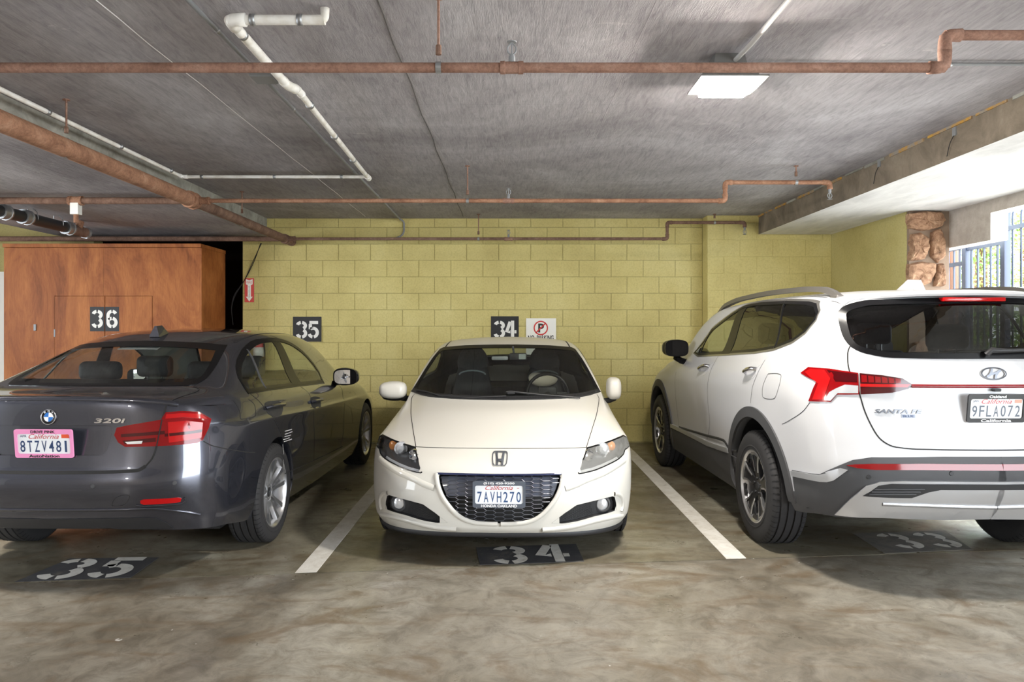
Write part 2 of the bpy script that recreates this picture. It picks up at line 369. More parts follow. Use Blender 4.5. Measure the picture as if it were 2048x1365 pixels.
lay_blocks(wall, -3.39, 2.46, YB, lambda x: HC, 2.3178, 0.2095, -2.778, -2.577)
step = mesh_obj('wall_right', *box_geo((2.464, YS + 0.006, 0), (4.3, YB + 0.01, HC)), M['block'])
tag(step, 'thicker yellow block wall section at the right end', kind='structure')
lay_blocks(step, 2.464, 4.005, YS, lambda x: HC if x < XR else HS, 2.5515, 0.2089, 2.865, 2.667)
side = mesh_obj('wall_side', *box_geo((4.005, 7.24, 0), (4.36, 8.93, HS)), M['stucco_yellow']); tag(side, 'plain yellow painted side wall behind the stone pillar', kind='structure')
# dark opening and the wall strip at the far left
w = mesh_obj('wall_left', *join_geo([box_geo((-9, YB, 2.0), (-5.28, YB + 0.2, HC)), box_geo((-9, YB, 0), (-5.95, YB + 0.2, 2.0))]), M['stucco_yellow']); tag(w, 'yellow wall strip above the wooden storage cabinet', kind='structure')
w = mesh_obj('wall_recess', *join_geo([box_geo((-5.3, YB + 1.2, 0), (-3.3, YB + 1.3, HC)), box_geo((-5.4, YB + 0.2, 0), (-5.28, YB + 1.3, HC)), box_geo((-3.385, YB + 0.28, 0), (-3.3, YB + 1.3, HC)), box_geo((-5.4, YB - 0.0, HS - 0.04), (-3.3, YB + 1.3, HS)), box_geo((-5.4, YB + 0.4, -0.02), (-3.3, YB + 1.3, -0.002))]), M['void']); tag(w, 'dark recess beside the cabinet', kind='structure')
w = mesh_obj('door_1', *box_geo((-7.2, YB - 0.05, 0), (-6.36, YB + 0.01, 2.17)), M['white_paint']); tag(w, 'white painted door left of the cabinet', kind='structure')
# ceiling with form seams
ceil = mesh_obj('ceiling', *box_geo((-9, -7, HC), (4.62, 9.6, HC + 0.2)), M['ceiling']); tag(ceil, 'grey board marked concrete ceiling', kind='structure')
def ridge(pts, w, h, mat):
    V = []; F = []
    for i, (x, y) in enumerate(pts):
        V += [(x - w[0], y - w[1], HC + 0.001), (x, y, HC - h), (x + w[0], y + w[1], HC + 0.001)]
    for i in range(len(pts) - 1):
        a, b = 3 * i, 3 * i + 3; F += [(a, b, b + 1, a + 1), (a + 1, b + 1, b + 2, a + 2)]
    mesh_obj('form_seam', V, F, mat, ceil)
M['seam_dark'] = pmat('seam_dark', srgb(74, 70, 68), 0.9)
for x, mt, ww in ((-1.80, M['soffit'], 0.0022), (-0.575, M['seam_dark'], 0.004), (0.64, M['ceiling'], 0.006), (1.87, M['ceiling'], 0.006)):
    ridge([(x + 0.004 * math.sin(1.7 * i) + rng.uniform(-0.003, 0.003), 0.6 + i * 0.3) for i in range(29)], (ww, 0), 0.0015 if mt is M['ceiling'] else 0.004, mt)
for y in (2.13, 4.57, 6.91):
    ridge([(XL + 0.01 + i * 0.34, y + rng.uniform(-0.006, 0.006)) for i in range(19)], (0, 0.006), 0.0012, M['ceiling'])
# dropped bays
def bay(name, x0, x1, facemat, botmat, label, face):
    V, F = box_geo((x0, -7, HS), (x1, YB + 0.2, HC + 0.001)); o = mesh_obj(name, V, F, None, mats=[facemat, botmat], fmat=[1, 0, 0, 0, 0, 0]); tag(o, label, kind='structure'); return o
soff = bay('ceiling_soffit', XR, 4.62, M['beam'], M['soffit'], 'white soffit of the dropped bay at the right', -1)
soffl = bay('ceiling_bay', -5.68, XL, M['beam_pale'], M['ceiling'], 'grey dropped ceiling bay at the left', 1)
y = 2.0
while y < 8.8:
    L = rng.uniform(0.15, 0.5); hh = rng.uniform(0.012, 0.028)
    V, F = box_geo((XR - rng.uniform(0.006, 0.016), y, HC - hh), (XR, y + L, HC)); mesh_obj('joint_filler', V, F, M['foam'] if rng.random() < 0.6 else M['beam_pale'], soff); y += L + rng.uniform(0.0, 0.1)
for px, py in ((1910, 263), (1759, 327)):
    yy = XR * FOC / (px - VX); p = P(px, py, yy); b = box('steel_clip', (XR - 0.008, yy - 0.02, p.z - 0.03), (XR, yy + 0.02, p.z + 0.03), M['conduit'], soff)
    tube('tie_wire', [(XR - 0.01, yy, p.z - 0.03), (XR - 0.03, yy + 0.01, p.z - 0.08), (XR - 0.015, yy + 0.05, p.z - 0.11), (XR - 0.02, yy + 0.06, p.z - 0.16)], 0.003, M['black'], b, 5, 0.02)
# side openings
def lintel(y0, y1, z0):
    V, F = box_geo((4.41, y0, z0), (4.57, y1, HS + 0.02)); o = mesh_obj('trim_1', V, F, None, mats=[M['stucco_grey'], M['white_paint']], fmat=[1, 1, 1, 1, 1, 0]); return tag(o, 'grey stucco lintel over the barred side opening', kind='structure')  # every face but the inner one is white, imitating daylight on it
lintel(6.58, 7.62, 2.25); lintel(-7, 6.58, 2.50)
w = mesh_obj('wall_outer', *box_geo((4.36, 7.62, 0), (4.62, 9.4, HS)), M['stucco_grey']); tag(w, 'outer stucco wall behind the pillar', kind='structure')
w = mesh_obj('wall_sill', *box_geo((4.41, 3.2, 0), (4.57, 7.22, 0.35)), M['stucco_grey']); tag(w, 'low stucco kerb wall under the side opening', kind='structure')
# stone pillar
pil = empty('stone_pillar', (4.2, 7.4, 0)); tag(pil, 'rough brown fieldstone pillar beside the barred opening', 'pillar')
def ploc(v): return Vector(v) - Vector((4.2, 7.4, 0))
V, F = box_geo((4.01, 7.2, 0), (4.41, 7.62, HS)); mesh_obj('core', [ploc(v) for v in V], F, M['stone_mortar'], pil)
def stone(outl, depth, side=0):
    n0 = len(outl); pts = []
    for i in range(n0):
        a, b = Vector(outl[i]), Vector(outl[(i + 1) % n0]); pts += [a, (a * 2 + b) / 3, (a + b * 2) / 3]
    c = sum(pts, Vector((0, 0))) / len(pts); V = []; F = []; n = len(pts)
    for (k, d) in ((1.0, -0.02), (0.97, depth * 0.55), (0.84, depth * 0.9), (0.55, depth * 1.05), (0.25, depth)):
        for p in pts:
            q = c + (p - c) * k * (1 + rng.uniform(-0.03, 0.03)); V.append(ploc((q.x, 7.2 - d - rng.uniform(-0.008, 0.012) * (k < 1), q.y)))
    V.append(ploc((c.x, 7.2 - depth, c.y)))
    for r in range(4):
        for i in range(n): F.append((r * n + i, r * n + (i + 1) % n, (r + 1) * n + (i + 1) % n, (r + 1) * n + i))
    for i in range(n): F.append((4 * n + i, 4 * n + (i + 1) % n, 5 * n))
    o = mesh_obj('stone', V, F, M['stone'], pil, True); fix_normals(o); o.data.set_sharp_from_angle(angle=math.radians(35))
def sp(lst): return [((1800 + x / 6.5 - VX) * 7.15 / FOC, CAM_H - (390 + y / 6.5 - VY) * 7.15 / FOC) for x, y in lst]
S_ = [[(120, 240), (330, 205), (560, 215), (605, 330), (560, 410), (420, 450), (300, 465), (150, 430), (125, 340)],
      [(160, 510), (280, 485), (380, 560), (392, 690), (365, 760), (330, 835), (200, 855), (140, 840), (160, 700), (150, 600)],
      [(430, 480), (540, 435), (605, 560), (605, 800), (510, 885), (425, 800), (415, 620)],
      [(125, 895), (300, 865), (480, 890), (485, 1000), (420, 1140), (250, 1210), (125, 1180)],
      [(505, 905), (570, 880), (600, 1050), (585, 1190), (465, 1190), (480, 1020)]]
for s in S_: stone(sp(s), rng.uniform(0.05, 0.08))
zz = 1.33
while zz > 0.1:
    hgt = rng.uniform(0.2, 0.3); cut = 4.01 + rng.uniform(0.14, 0.26)
    for a, b in ((4.02, cut - 0.012), (cut + 0.012, 4.42)):
        t, q = zz - 0.01, max(zz - hgt + 0.012, 0.01); m_ = (a + b) / 2
        stone([(a + .01, q + .02), (m_, q), (b - .01, q + .03), (b, (t + q) / 2), (b - .02, t - .01), (m_, t), (a + .02, t - .02), (a, (t + q) / 2)], rng.uniform(0.05, 0.08))
    zz -= hgt

# iron fence outside the opening
fen = empty('iron_fence', (4.78, 7.0, 0)); tag(fen, 'blue black iron picket fence with hooped gate outside the opening', 'fence')
fl = lambda v: Vector(v) - Vector((4.78, 7.0, 0))
def fbox(name, lo, hi): V, F = box_geo(lo, hi); return mesh_obj(name, [fl(v) for v in V], F, M['iron'], fen)
for yy, h in ((8.6, 2.33), (7.51, 2.33), (6.92, 2.62), (5.3, 2.62), (3.9, 2.62)): fbox('post', (4.75, yy - 0.032, 0), (4.81, yy + 0.032, h))
for (y0, y1, z) in ((6.95, 7.48, 2.275), (6.95, 8.6, 0.25), (7.54, 8.6, 2.13), (7.54, 8.6, 2.30), (5.3, 6.89, 2.40), (5.3, 6.89, 0.25), (3.9, 5.27, 2.40), (3.9, 5.27, 0.25)):
    fbox('rail', (4.765, y0, z - 0.02), (4.795, y1, z + 0.02))
yy = 8.5
while yy > 7.0:
    if abs(yy - 7.51) > 0.05: fbox('picket', (4.772, yy - 0.008, 0.15), (4.788, yy + 0.008, 2.28))
    yy -= 0.098
yy = 6.82
while yy > 4.0:
    if abs(yy - 5.3) > 0.08:
        V, F = tube_geo(round_path([(4.78, yy, 0.15), (4.78, yy, 2.56), (4.87, yy - 0.0, 2.64), (4.95, yy, 2.56)], 0.07, 4), 0.009, 6); mesh_obj('picket', [fl(v) for v in V], F, M['iron'], fen, True)
    yy -= 0.115
# outside ground and planting
o = mesh_obj('ground_outside', *box_geo((4.62, -14, -0.3), (24, 24, -0.004)), M['ground_out']); tag(o, 'pale paving outside the opening', kind='structure')
def leaves(n, c, rad, size):
    V = []; F = []
    for i in range(n):
        u = rng.normal(size=3); u /= np.linalg.norm(u); r = rng.uniform(0.25, 1) ** 0.5
        p = Vector((c[0] + u[0] * rad[0] * r, c[1] + u[1] * rad[1] * r, c[2] + u[2] * rad[2] * r))
        a = Vector(rng.normal(size=3)).normalized(); b = a.orthogonal().normalized(); s = size * rng.uniform(0.6, 1.3); k = len(V)
        V += [p - a * s, p + b * s * 0.4, p + a * s, p - b * s * 0.4]; F.append((k, k + 1, k + 2, k + 3))
    return V, F
def tree(loc, trunk, blobs, label, lm, leafsize=0.06):
    t = empty('tree', loc); tag(t, label, 'tree', 'trees outside the fence')
    V, F = tube_geo([Vector(p) for p in trunk], [0.11 - 0.012 * i for i in range(len(trunk))], 9); mesh_obj('trunk', V, F, M['bark'], t, True)
    for (c, r) in blobs[:2]:
        V, F = tube_geo([Vector(trunk[-2]), (Vector(trunk[-2]) + Vector(c)) / 2 + Vector((0, 0, .1)), Vector(c)], [0.05, 0.035, 0.012], 6); mesh_obj('branch', V, F, M['bark'], t, True)
    o = mesh_obj('foliage', *join_geo([leaves(n, c, r, leafsize) for (c, r), n in zip(blobs, [1500] * len(blobs))]), lm, t); o['kind'] = 'stuff'
TR = [(0, 0, 0), (0.02, 0, 0.9), (0.05, 0.02, 1.8), (0.1, .1, 2.6), (.1, .1, 3.3)]
tree((5.28, 8.55, 0), [(0, 0, 0), (0.02, 0, 1.2), (0.0, 0.05, 2.4), (0.05, 0.1, 3.6), (0.1, .1, 4.4)], [((0.2, 0.9, 3.5), (0.5, .7, 0.5)), ((0.5, 0.5, 4.0), (0.6, 0.7, 0.5))], 'brown trunked tree just past the stone pillar', M['leaf'])
tree((6.5, 9.95, 0), TR, [((0, -.1, 1.5), (.5, .5, .5)), ((0.1, 0.1, 2.2), (.55, .55, 0.4)), ((0.3, 0, 2.9), (.6, .5, .45)), ((-.1, .1, .6), (.5, .5, .5))], 'bright green leafy tree seen between the pickets', M['leaf'], 0.045)
tree((6.6, 11.9, 0), TR, [((0, 0, 2.9), (.75, .7, 0.6)), ((0.2, 0.1, 2.0), (.7, .7, 0.6)), ((0, 0, 3.6), (.6, .6, .4))], 'russet leaved tree farther back behind the green one', M['leaf_red'], 0.05)
tree((8.3, 11.6, 0), TR, [((0, 0.2, 3.6), (.8, .9, .6)), ((0, -0.2, 2.7), (.8, .9, 0.6)), ((0, 0, 1.6), (.8, .9, .7))], 'pale green tree behind the hooped gate', M['leaf'], 0.05)
# enclosure behind the viewer
w = mesh_obj('wall_front', *box_geo((-9, -4.7, 0), (4.62, -4.5, HC)), M['stucco_grey']); tag(w, 'grey wall across the aisle behind the viewer', kind='structure')
w = mesh_obj('wall_far_left', *join_geo([box_geo((-9.2, -4.7, 0), (-9.0, 9.6, 0.6)), box_geo((-9.2, -4.7, 2.6), (-9.0, 9.6, HC)), box_geo((-9.2, -4.7, 0.6), (-9.0, -0.9, 2.6)), box_geo((-9.2, 5.2, 0.6), (-9.0, 9.6, 2.6)), box_geo((-9.2, 2.0, 0.6), (-9.0, 2.6, 2.6))]), M['white_paint']); tag(w, 'white wall with wide window openings at the far left', kind='structure')
for y0, y1 in ((1.9, 3.9), (-4.5, -3.9)):  # added out of view to hold back daylight and split its reflection
    w = mesh_obj('wall_light_block', *box_geo((4.41, y0, 0.0), (4.57, y1, 2.52)), M['stucco_grey']); tag(w, 'unseen stucco pier added to block daylight from the side openings', kind='structure')

# ------------------------------------------------------------------ ceiling lamps
def lamp(loc, label):
    t = empty('ceiling_lamp', loc); tag(t, label, 'lamp', 'garage ceiling lamps')
    V = []; F = []
    for (z, a, b) in ((0.0, 0.075, 0.06), (-0.055, 0.085, 0.07), (-0.075, 0.120, 0.10), (-0.135, 0.135, 0.11), (-0.142, 0.172, 0.147), (-0.150, 0.172, 0.147), (-0.150, 0.13, 0.106)):
        V += [(-a, -b, z), (a, -b, z), (a, b, z), (-a, b, z)]
    for i in range(len(V) // 4 - 1):
        for k in range(4): F.append((4 * i + k, 4 * i + (k + 1) % 4, 4 * i + 4 + (k + 1) % 4, 4 * i + 4 + k))
    F.append((0, 1, 2, 3)); o = mesh_obj('housing', V, F, M['lamp_body'], t); fix_normals(o)
    V = []; F = []
    for (z, a, b) in ((-0.149, 0.125, 0.10), (-0.178, 0.122, 0.098), (-0.188, 0.10, 0.08)): V += [(-a, -b, z), (a, -b, z), (a, b, z), (-a, b, z)]
    for i in range(2):
        for k in range(4): F.append((4 * i + k, 4 * i + (k + 1) % 4, 4 * i + 4 + (k + 1) % 4, 4 * i + 4 + k))
    F.append((8, 9, 10, 11)); o = mesh_obj('lens', V, F, M['lamp_lens'], t); fix_normals(o)
    return t
lamp((1.145, 3.78, HC), 'lit ceiling lamp with glowing rectangular lens over the middle stall')
lamp((-4.4, 3.78, HS), 'unseen ceiling lamp added as fill light over the far left stall')  # added out of frame for fill light
lamp((-4.4, -2.6, HS), 'unseen ceiling lamp added as fill light in the left aisle')  # another added fill lamp, behind the viewer

# ------------------------------------------------------------------ pipes under the ceiling
ZP = 2.55
def hanger(t, x, y, z, r, ztop=HC):
    h = tube('hanger_rod', [(x, y, z + r + 0.05), (x, y, ztop)], 0.006, M['rust'], t, 7)
    V, F = lathe_geo([(0.0, 0.0), (0.02, 0.0), (0.022, -0.006), (0.0, -0.008)], 10, 'z'); mesh_obj('ceiling_plate', [Vector(v) + Vector((x, y, ztop)) for v in V], F, M['rust'], h)
    V, F = lathe_geo([(0.0, 0.03), (0.012, 0.03), (0.013, -0.01), (0.0, -0.012)], 8, 'z'); mesh_obj('nut', [Vector(v) + Vector((x, y, z + r + 0.045)) for v in V], F, M['rust_dark'], h)
    ring = [(x, y + (r + 0.004) * math.cos(a), z + (r + 0.004) * math.sin(a)) for a in [2 * PI * k / 16 for k in range(16)]]
    V, F = [], []
    for k, p in enumerate(ring):
        for dx in (-0.012, 0.012): V.append((p[0] + dx, p[1], p[2]))
    for k in range(16): F.append((2 * k, 2 * k + 1, (2 * k + 3) % 32, (2 * k + 2) % 32))
    mesh_obj('strap', V, F, M['galv'], h)
def coupling(t, p, d, r, L=0.05, mat=None, name='coupling'):
    d = Vector(d).normalized(); p = Vector(p)
    pts = [p - d * L, p - d * L * .6, p - d * L * .55, p + d * L * .55, p + d * L * .6, p + d * L]
    V, F = tube_geo(pts, [r * 1.28, r * 1.32, r * 1.18, r * 1.18, r * 1.32, r * 1.28], 12); o = mesh_obj(name, V, F, mat or M['rust'], t, True); o.data.set_sharp_from_angle(angle=0.6); return o
def sprinkler(t, x, y, z, r, up=1, mat=None):
    s = 1 if up else -1; mt = mat or M['conduit']
    h = tube('sprinkler_head', [(x, y, z + s * r * .8), (x, y, z + s * (r + 0.022)), (x, y, z + s * (r + 0.034))], [0.014, 0.014, 0.009], mt, t, 8)
    zb = z + s * (r + 0.03)
    for k in (-1, 1): tube('frame_arm', [(x, y, zb), (x + k * 0.018, y, zb + s * 0.012), (x + k * 0.019, y, zb + s * 0.035), (x, y, zb + s * 0.055)], 0.0035, mt, h, 6, 0.012)
    tube('bulb', [(x, y, zb), (x, y, zb + s * 0.053)], 0.0035, mt, h, 6)
    V, F = lathe_geo([(0.0, 0.0), (0.02, 0.0), (0.022, 0.003), (0.0, 0.004)], 12, 'z'); mesh_obj('deflector', [Vector((v[0] + x, v[1] + y, s * v[2] + zb + s * 0.055)) for v in V], F, mt, h)
def elbow(t, a, c, b, r, mat):
    a, c, b = Vector(a), Vector(c), Vector(b); L = r * 3.2
    p = round_path([c + (a - c).normalized() * L, c, c + (b - c).normalized() * L], r * 2.4, 6)
    rr = [r * 1.3] + [r * 1.22] * (len(p) - 2) + [r * 1.3]
    V, F = tube_geo(p, rr, 12); mesh_obj('elbow', V, F, mat, t, True)

def branch(label, y, r, xl, xj, zj, xe, mat, hangs, heads, extra=None, left_r=None, endhead=True):
    t = empty('sprinkler_pipe', (0, 0, 0)); tag(t, label, 'pipe', 'sprinkler branch pipes')
    tube('pipe', [(xl, y, ZP), (xj, y, ZP)], r, mat, t, 14)
    tube('pipe', [(xj, y, ZP), (xj, y, zj)], r, mat, t, 14)
    tube('pipe', [(xj, y, zj), (xe, y, zj)], r, mat, t, 14)
    elbow(t, (xl, y, ZP), (xj, y, ZP), (xj, y, zj), r, mat); elbow(t, (xj, y, ZP), (xj, y, zj), (xe, y, zj), r, mat)
    if left_r:
        tube('pipe', [(-8.9, y, ZP), (-2.75, y, ZP)], left_r, M['rust_dark'], t, 14)
    for x in hangs: hanger(t, x, y, ZP if x < xj else zj, r)
    for x in heads:
        coupling(t, (x, y, ZP), (1, 0, 0), r); sprinkler(t, x, y, ZP, r * 1.1)
    if endhead:
        elbow(t, (xj, y, zj), (xe, y, zj), (xe, y, zj - 0.1), r, mat); sprinkler(t, xe, y, zj - r * 2.2, r, 0)
    return t
branch('rusty sprinkler pipe nearest the viewer running across the ceiling', 3.10, 0.0215, -2.75 - 1.2, 1.88, 2.69, 3.0, M['rust'], [-0.304], [0.012], endhead=False)
branch('rusty sprinkler pipe crossing between the lamp and the back wall', 6.25, 0.0185, -2.75, 1.88, 2.71, 2.79, M['rust_main'], [-0.361, 2.497], [-0.004], left_r=0.030)
branch('dark rusty sprinkler pipe running along the back wall', 8.81, 0.0185, -2.75, 1.94, 2.75, 2.89, M['rust_dark'], [-0.374, 2.52], [-0.006], left_r=0.030)
mp = empty('main_pipe', (0, 0, 0)); tag(mp, 'thick rusty main pipe running back along the left beam', 'pipe')
XM = -2.75
tube('pipe', [(XM, 0.5, ZP), (XM, 6.2, ZP)], 0.060, M['rust_main'], mp, 20)
tube('pipe', [(XM, 6.2, ZP), (XM, 9.0, ZP)], 0.048, M['rust_dark'], mp, 20)
coupling(mp, (XM, 6.22, ZP), (0, 1, 0), 0.058, 0.06, M['rust_main']); coupling(mp, (XM, 8.83, ZP), (0, 1, 0), 0.046, 0.05, M['rust_dark']); coupling(mp, (XM, 9.06, ZP), (0, 1, 0), 0.042, 0.045, M['rust_dark'], 'end_cap')
for y, r in ((3.95 * 1.13, 0.060), (7.4, 0.048)): hanger(mp, XM, y, ZP, r)
coupling(mp, (XM + 0.10, 6.25, ZP), (1, 0, 0), 0.026, 0.045, M['rust_main'], 'tee'); coupling(mp, (XM + 0.09, 8.81, ZP), (1, 0, 0), 0.026, 0.04, M['rust_dark'], 'tee')
# white plastic pipes
def clip(t, p, d, r, mat=None):
    d = Vector(d).normalized(); V, F = tube_geo([Vector(p) - d * 0.012, Vector(p) + d * 0.012], r * 1.16, 12); return mesh_obj('pipe_clip', V, F, mat or M['galv'], t, True)
ZW = 2.80
t = empty('drain_pipe', (0, 0, 0)); tag(t, 'white plastic drain pipe with elbows under the grey ceiling', 'pipe')
a, b, c_, d_ = (-0.82, 3.20, ZW), (-1.246, 3.20, ZW), (-1.25, 4.05, ZW), (-1.27, 6.47, ZW)
tube('pipe', [a, b], 0.022, M['pvc'], t, 14); tube('pipe', [b, c_], 0.024, M['pvc'], t, 14); tube('pipe', [(-1.215, 4.13, ZW), d_], 0.019, M['pvc'], t, 14)
elbow(t, a, b, c_, 0.023, M['pvc']); elbow(t, (-1.1, 3.2, ZW), a, (-0.82, 3.2, HC), 0.0160, M['pvc'])
elbow(t, b, c_, (-1.215, 4.13, ZW), 0.022, M['pvc']); coupling(t, (-1.215, 4.16, ZW), (0, 1, 0), 0.019, 0.05, M['pvc'])
for p, d in (((-1.14, 3.2, ZW), (1, 0, 0)), ((-0.93, 3.2, ZW), (1, 0, 0)), ((-1.247, 3.36, ZW), (0, 1, 0)), ((-1.248, 3.75, ZW), (0, 1, 0)), ((-1.22, 4.4, ZW), (0, 1, 0)), ((-1.24, 5.1, ZW), (0, 1, 0)), ((-1.26, 5.8, ZW), (0, 1, 0))): clip(t, p, d, 0.022)
coupling(t, (-1.27, 6.47, ZW), (0, 1, 0), 0.02, 0.04, M['pvc'])
t = empty('water_pipe', (0, 0, 0)); tag(t, 'thin white pipe turning to run along the top of the left beam', 'pipe')
e_ = (-2.93, 6.44, ZW); tube('pipe', [(-1.27, 6.44, ZW), e_, (-2.91, 0.5, ZW + 0.01)], 0.0155, M['pvc'], t, 12, 0.04)
elbow(t, (-2, 6.44, ZW), e_, (-2.91, 1, ZW), 0.015, M['pvc'])
for x in (-1.5, -2.1, -2.75): clip(t, (x, 6.44, ZW), (1, 0, 0), 0.016)
for y in (3.4, 4.55, 5.4, 6.2): clip(t, (-2.918, y, ZW + .003), (0, 1, 0), 0.016)
# conduits
t = empty('wall_conduit', (0, 0, 0)); tag(t, 'grey metal conduit crossing the ceiling and bending down the block wall', 'conduit')
zc = HC - 0.018
tube('conduit', [(-1.38, 1.2, zc), (-1.38, YB - 0.06, zc), (-1.33, YB - 0.035, zc - 0.03), (-1.33, YB - 0.035, 2.64), (-1.45, YB - 0.1, 2.575), (-1.6, YB - 0.16, 2.575)], 0.0115, M['conduit'], t, 10, 0.07)
box('junction_box', (-1.42, 3.92, HC - 0.05), (-1.30, 4.05, HC - 0.0), M['conduit'], t, 0.004)
for y in (3.4, 4.6, 5.4, 6.3, 7.5): clip(t, (-1.38, y, zc), (0, 1, 0), 0.0115)
t = empty('lamp_conduit', (0, 0, 0)); tag(t, 'pale conduit running up to the lit ceiling lamp', 'conduit')
tube('conduit', [(1.20, 0.8, zc), (1.20, 3.55, zc), (1.17, 3.72, HC - 0.04)], 0.0125, M['conduit_white'], t, 10, 0.08); clip(t, (1.2, 2.75, zc), (0, 1, 0), 0.0125)
t = empty('feed_conduit', (0, 0, 0)); tag(t, 'thin conduit from the lit lamp towards the right beam', 'conduit')
tube('conduit', [(1.24, 3.83, zc), (2.95, 3.83, zc), (3.06, 3.75, zc - 0.01), (3.085, 3.6, zc - 0.05), (3.085, 3.2, zc - 0.06)], 0.009, M['conduit'], t, 8, 0.08); clip(t, (2.35, 3.83, zc), (1, 0, 0), 0.009); clip(t, (1.75, 3.83, zc), (1, 0, 0), 0.009)
# black drain under the left bay
t = empty('waste_pipe', (0, 0, 0)); tag(t, 'black and brown waste pipe slung on wires under the left bay', 'pipe')
xw, zw = -4.68, 2.51
tube('pipe', [(xw, 4.5, zw + 0.03), (xw, 7.75, zw)], 0.055, M['abs'], t, 18)
for y in (6.65, 6.95): coupling(t, (xw, y, zw + 0.01), (0, 1, 0), 0.057, 0.05, M['galv'])
coupling(t, (xw, 7.62, zw), (0, 1, 0), 0.056, 0.05, M['galv'])
tube('bend', [(xw, 7.68, zw), (xw, 7.92, zw - 0.005)], 0.056, M['rust_dark'], t, 18); coupling(t, (xw, 7.94, zw - 0.005), (0, 1, 0), 0.05, 0.02, M['galv'], 'end_cap')
tube('riser', [(xw + 0.02, 7.78, zw + 0.03), (xw + 0.03, 7.80, HS - 0.01)], 0.036, M['rust_main'], t, 14)
V, F = lathe_geo([(0.04, 0), (0.04, 0.055)], 14, 'z')
for y in (7.05, 7.45): tube('sling_wire', [(xw + 0.02, y - 0.02, HS - 0.006), (xw + 0.05, y, zw + 0.08), (xw + 0.057, y + 0.01, zw), (xw, y + 0.01, zw - 0.057), (xw - 0.057, y + 0.01, zw), (xw - 0.04, y, HS - 0.006)], 0.005, M['galv'], t, 6, 0.03)
t = empty('ceiling_sprinkler', (0, 0, 0)); tag(t, 'white boxed pipe fitting on the sprinkler pipe under the left bay', 'fitting')
xs = (152 - VX) * 6.25 / FOC
V, F = box_geo((xs - 0.035, 6.22, 2.43), (xs + 0.035, 6.28, 2.53)); mesh_obj('fitting', V, F, M['white_paint'], t); coupling(t, (xs, 6.25, ZP), (1, 0, 0), 0.032, 0.06, M['rust_main'])
tube('drop', [(xs, 6.25, 2.44), (xs, 6.25, 2.36)], 0.02, M['rust_main'], t, 10)
t = empty('cable', (0, 0, 0)); tag(t, 'loose black cables hanging from the pipe beside the dark recess', 'cable')
for dx in (0.0, 0.03): tube('wire', [P(523 - dx * 60, 487, 8.85), P(505 + dx * 100, 525, 9.1), P(489, 562, 9.12), P(470 - dx * 90, 590, 9.1), P(462, 615, 9.08), P(466, 650, 9.08)], 0.005, M['black'], t, 6, 0.15)

# ------------------------------------------------------------------ cabinet
YC = 8.4; cx0, cx1, cz = -5.905, -3.60, 2.44
cab = empty('storage_cabinet', ((cx0 + cx1) / 2, YC + 0.35, 0)); tag(cab, 'tall stained plywood storage cabinet with double doors marked 36', 'cabinet')
co = Vector(((cx0 + cx1) / 2, YC + 0.35, 0))
def cbox(name, lo, hi, parent=cab, mat=None, bevel=0.003): return box(name, Vector(lo) - co, Vector(hi) - co, mat or M['wood'], parent, bevel)
X = lambda px: (px - VX) * YC / FOC
Z = lambda py: CAM_H - (py - VY) * YC / FOC
cbox('body', (cx0 + 0.01, YC + 0.02, 0.05), (cx1, YC + 0.72, cz - 0.03))
zt_, zd_ = cz - 0.05, Z(592)
for poly, y0 in (([(cx0, .05), (X(109) - .002, .05), (X(109) - .002, zd_), (X(207) - .002, zd_), (X(207) - .002, zt_), (cx0, zt_)], YC), ([(X(207) + .001, zd_), (X(305) + .003, zd_), (X(305) + .003, .05), (cx1, .05), (cx1, zt_), (X(207) + .001, zt_)], YC - 0.002)):
    V, F = prism_geo(poly, y0, YC + 0.02, lambda u, v, h: Vector((u, h, v)) - co); fix_normals(mesh_obj('panel', V, F, M['wood'], cab))
cbox('cornice', (cx0 - 0.005, YC - 0.02, cz - 0.045), (cx1 + 0.005, YC + 0.72, cz))
cbox('corner_batten', (cx1 - 0.012, YC - 0.008, 0.05), (cx1 + 0.010, YC + 0.02, cz - 0.05)); cbox('base', (cx0 + .03, YC + .05, 0), (cx1 - .03, YC + 0.7, 0.05))
dl = cbox('door', (X(109) + 0.002, YC - 0.004, 0.06), (X(210) - 0.003, YC + 0.018, Z(593))); dr = cbox('door', (X(210) + 0.003, YC - 0.004, 0.06), (X(305) - 0.002, YC + 0.018, Z(593)))
for (a, b, dd, ch) in ((180.5, 209.2, dl, '3'), (210.8, 238.5, dr, '6')):
    V, F = box_geo(Vector((X(a), YC - 0.0052, Z(663))) - co, Vector((X(b), YC - 0.0038, Z(614))) - co); pn = mesh_obj('number_panel', V, F, M['wall_black'], dd)
    G = stencil(ch); cc = Vector(((X(a) + X(b)) / 2, YC - 0.0062, (Z(619) + Z(658)) / 2)) - co
    if True: mesh_obj('number', [cc + Vector((v.x * 0.215, 0, v.y * 0.215)) for v in G[0]], G[1], M['wall_white'], dd)
cbox('lock', (X(68), YC - 0.012, Z(662)), (X(73), YC, Z(649)), cab, M['conduit'])
for zz in (1.35, 0.4): cbox('hinge', (X(108), YC - 0.008, zz), (X(111), YC, zz + 0.09), cab, M['conduit'])

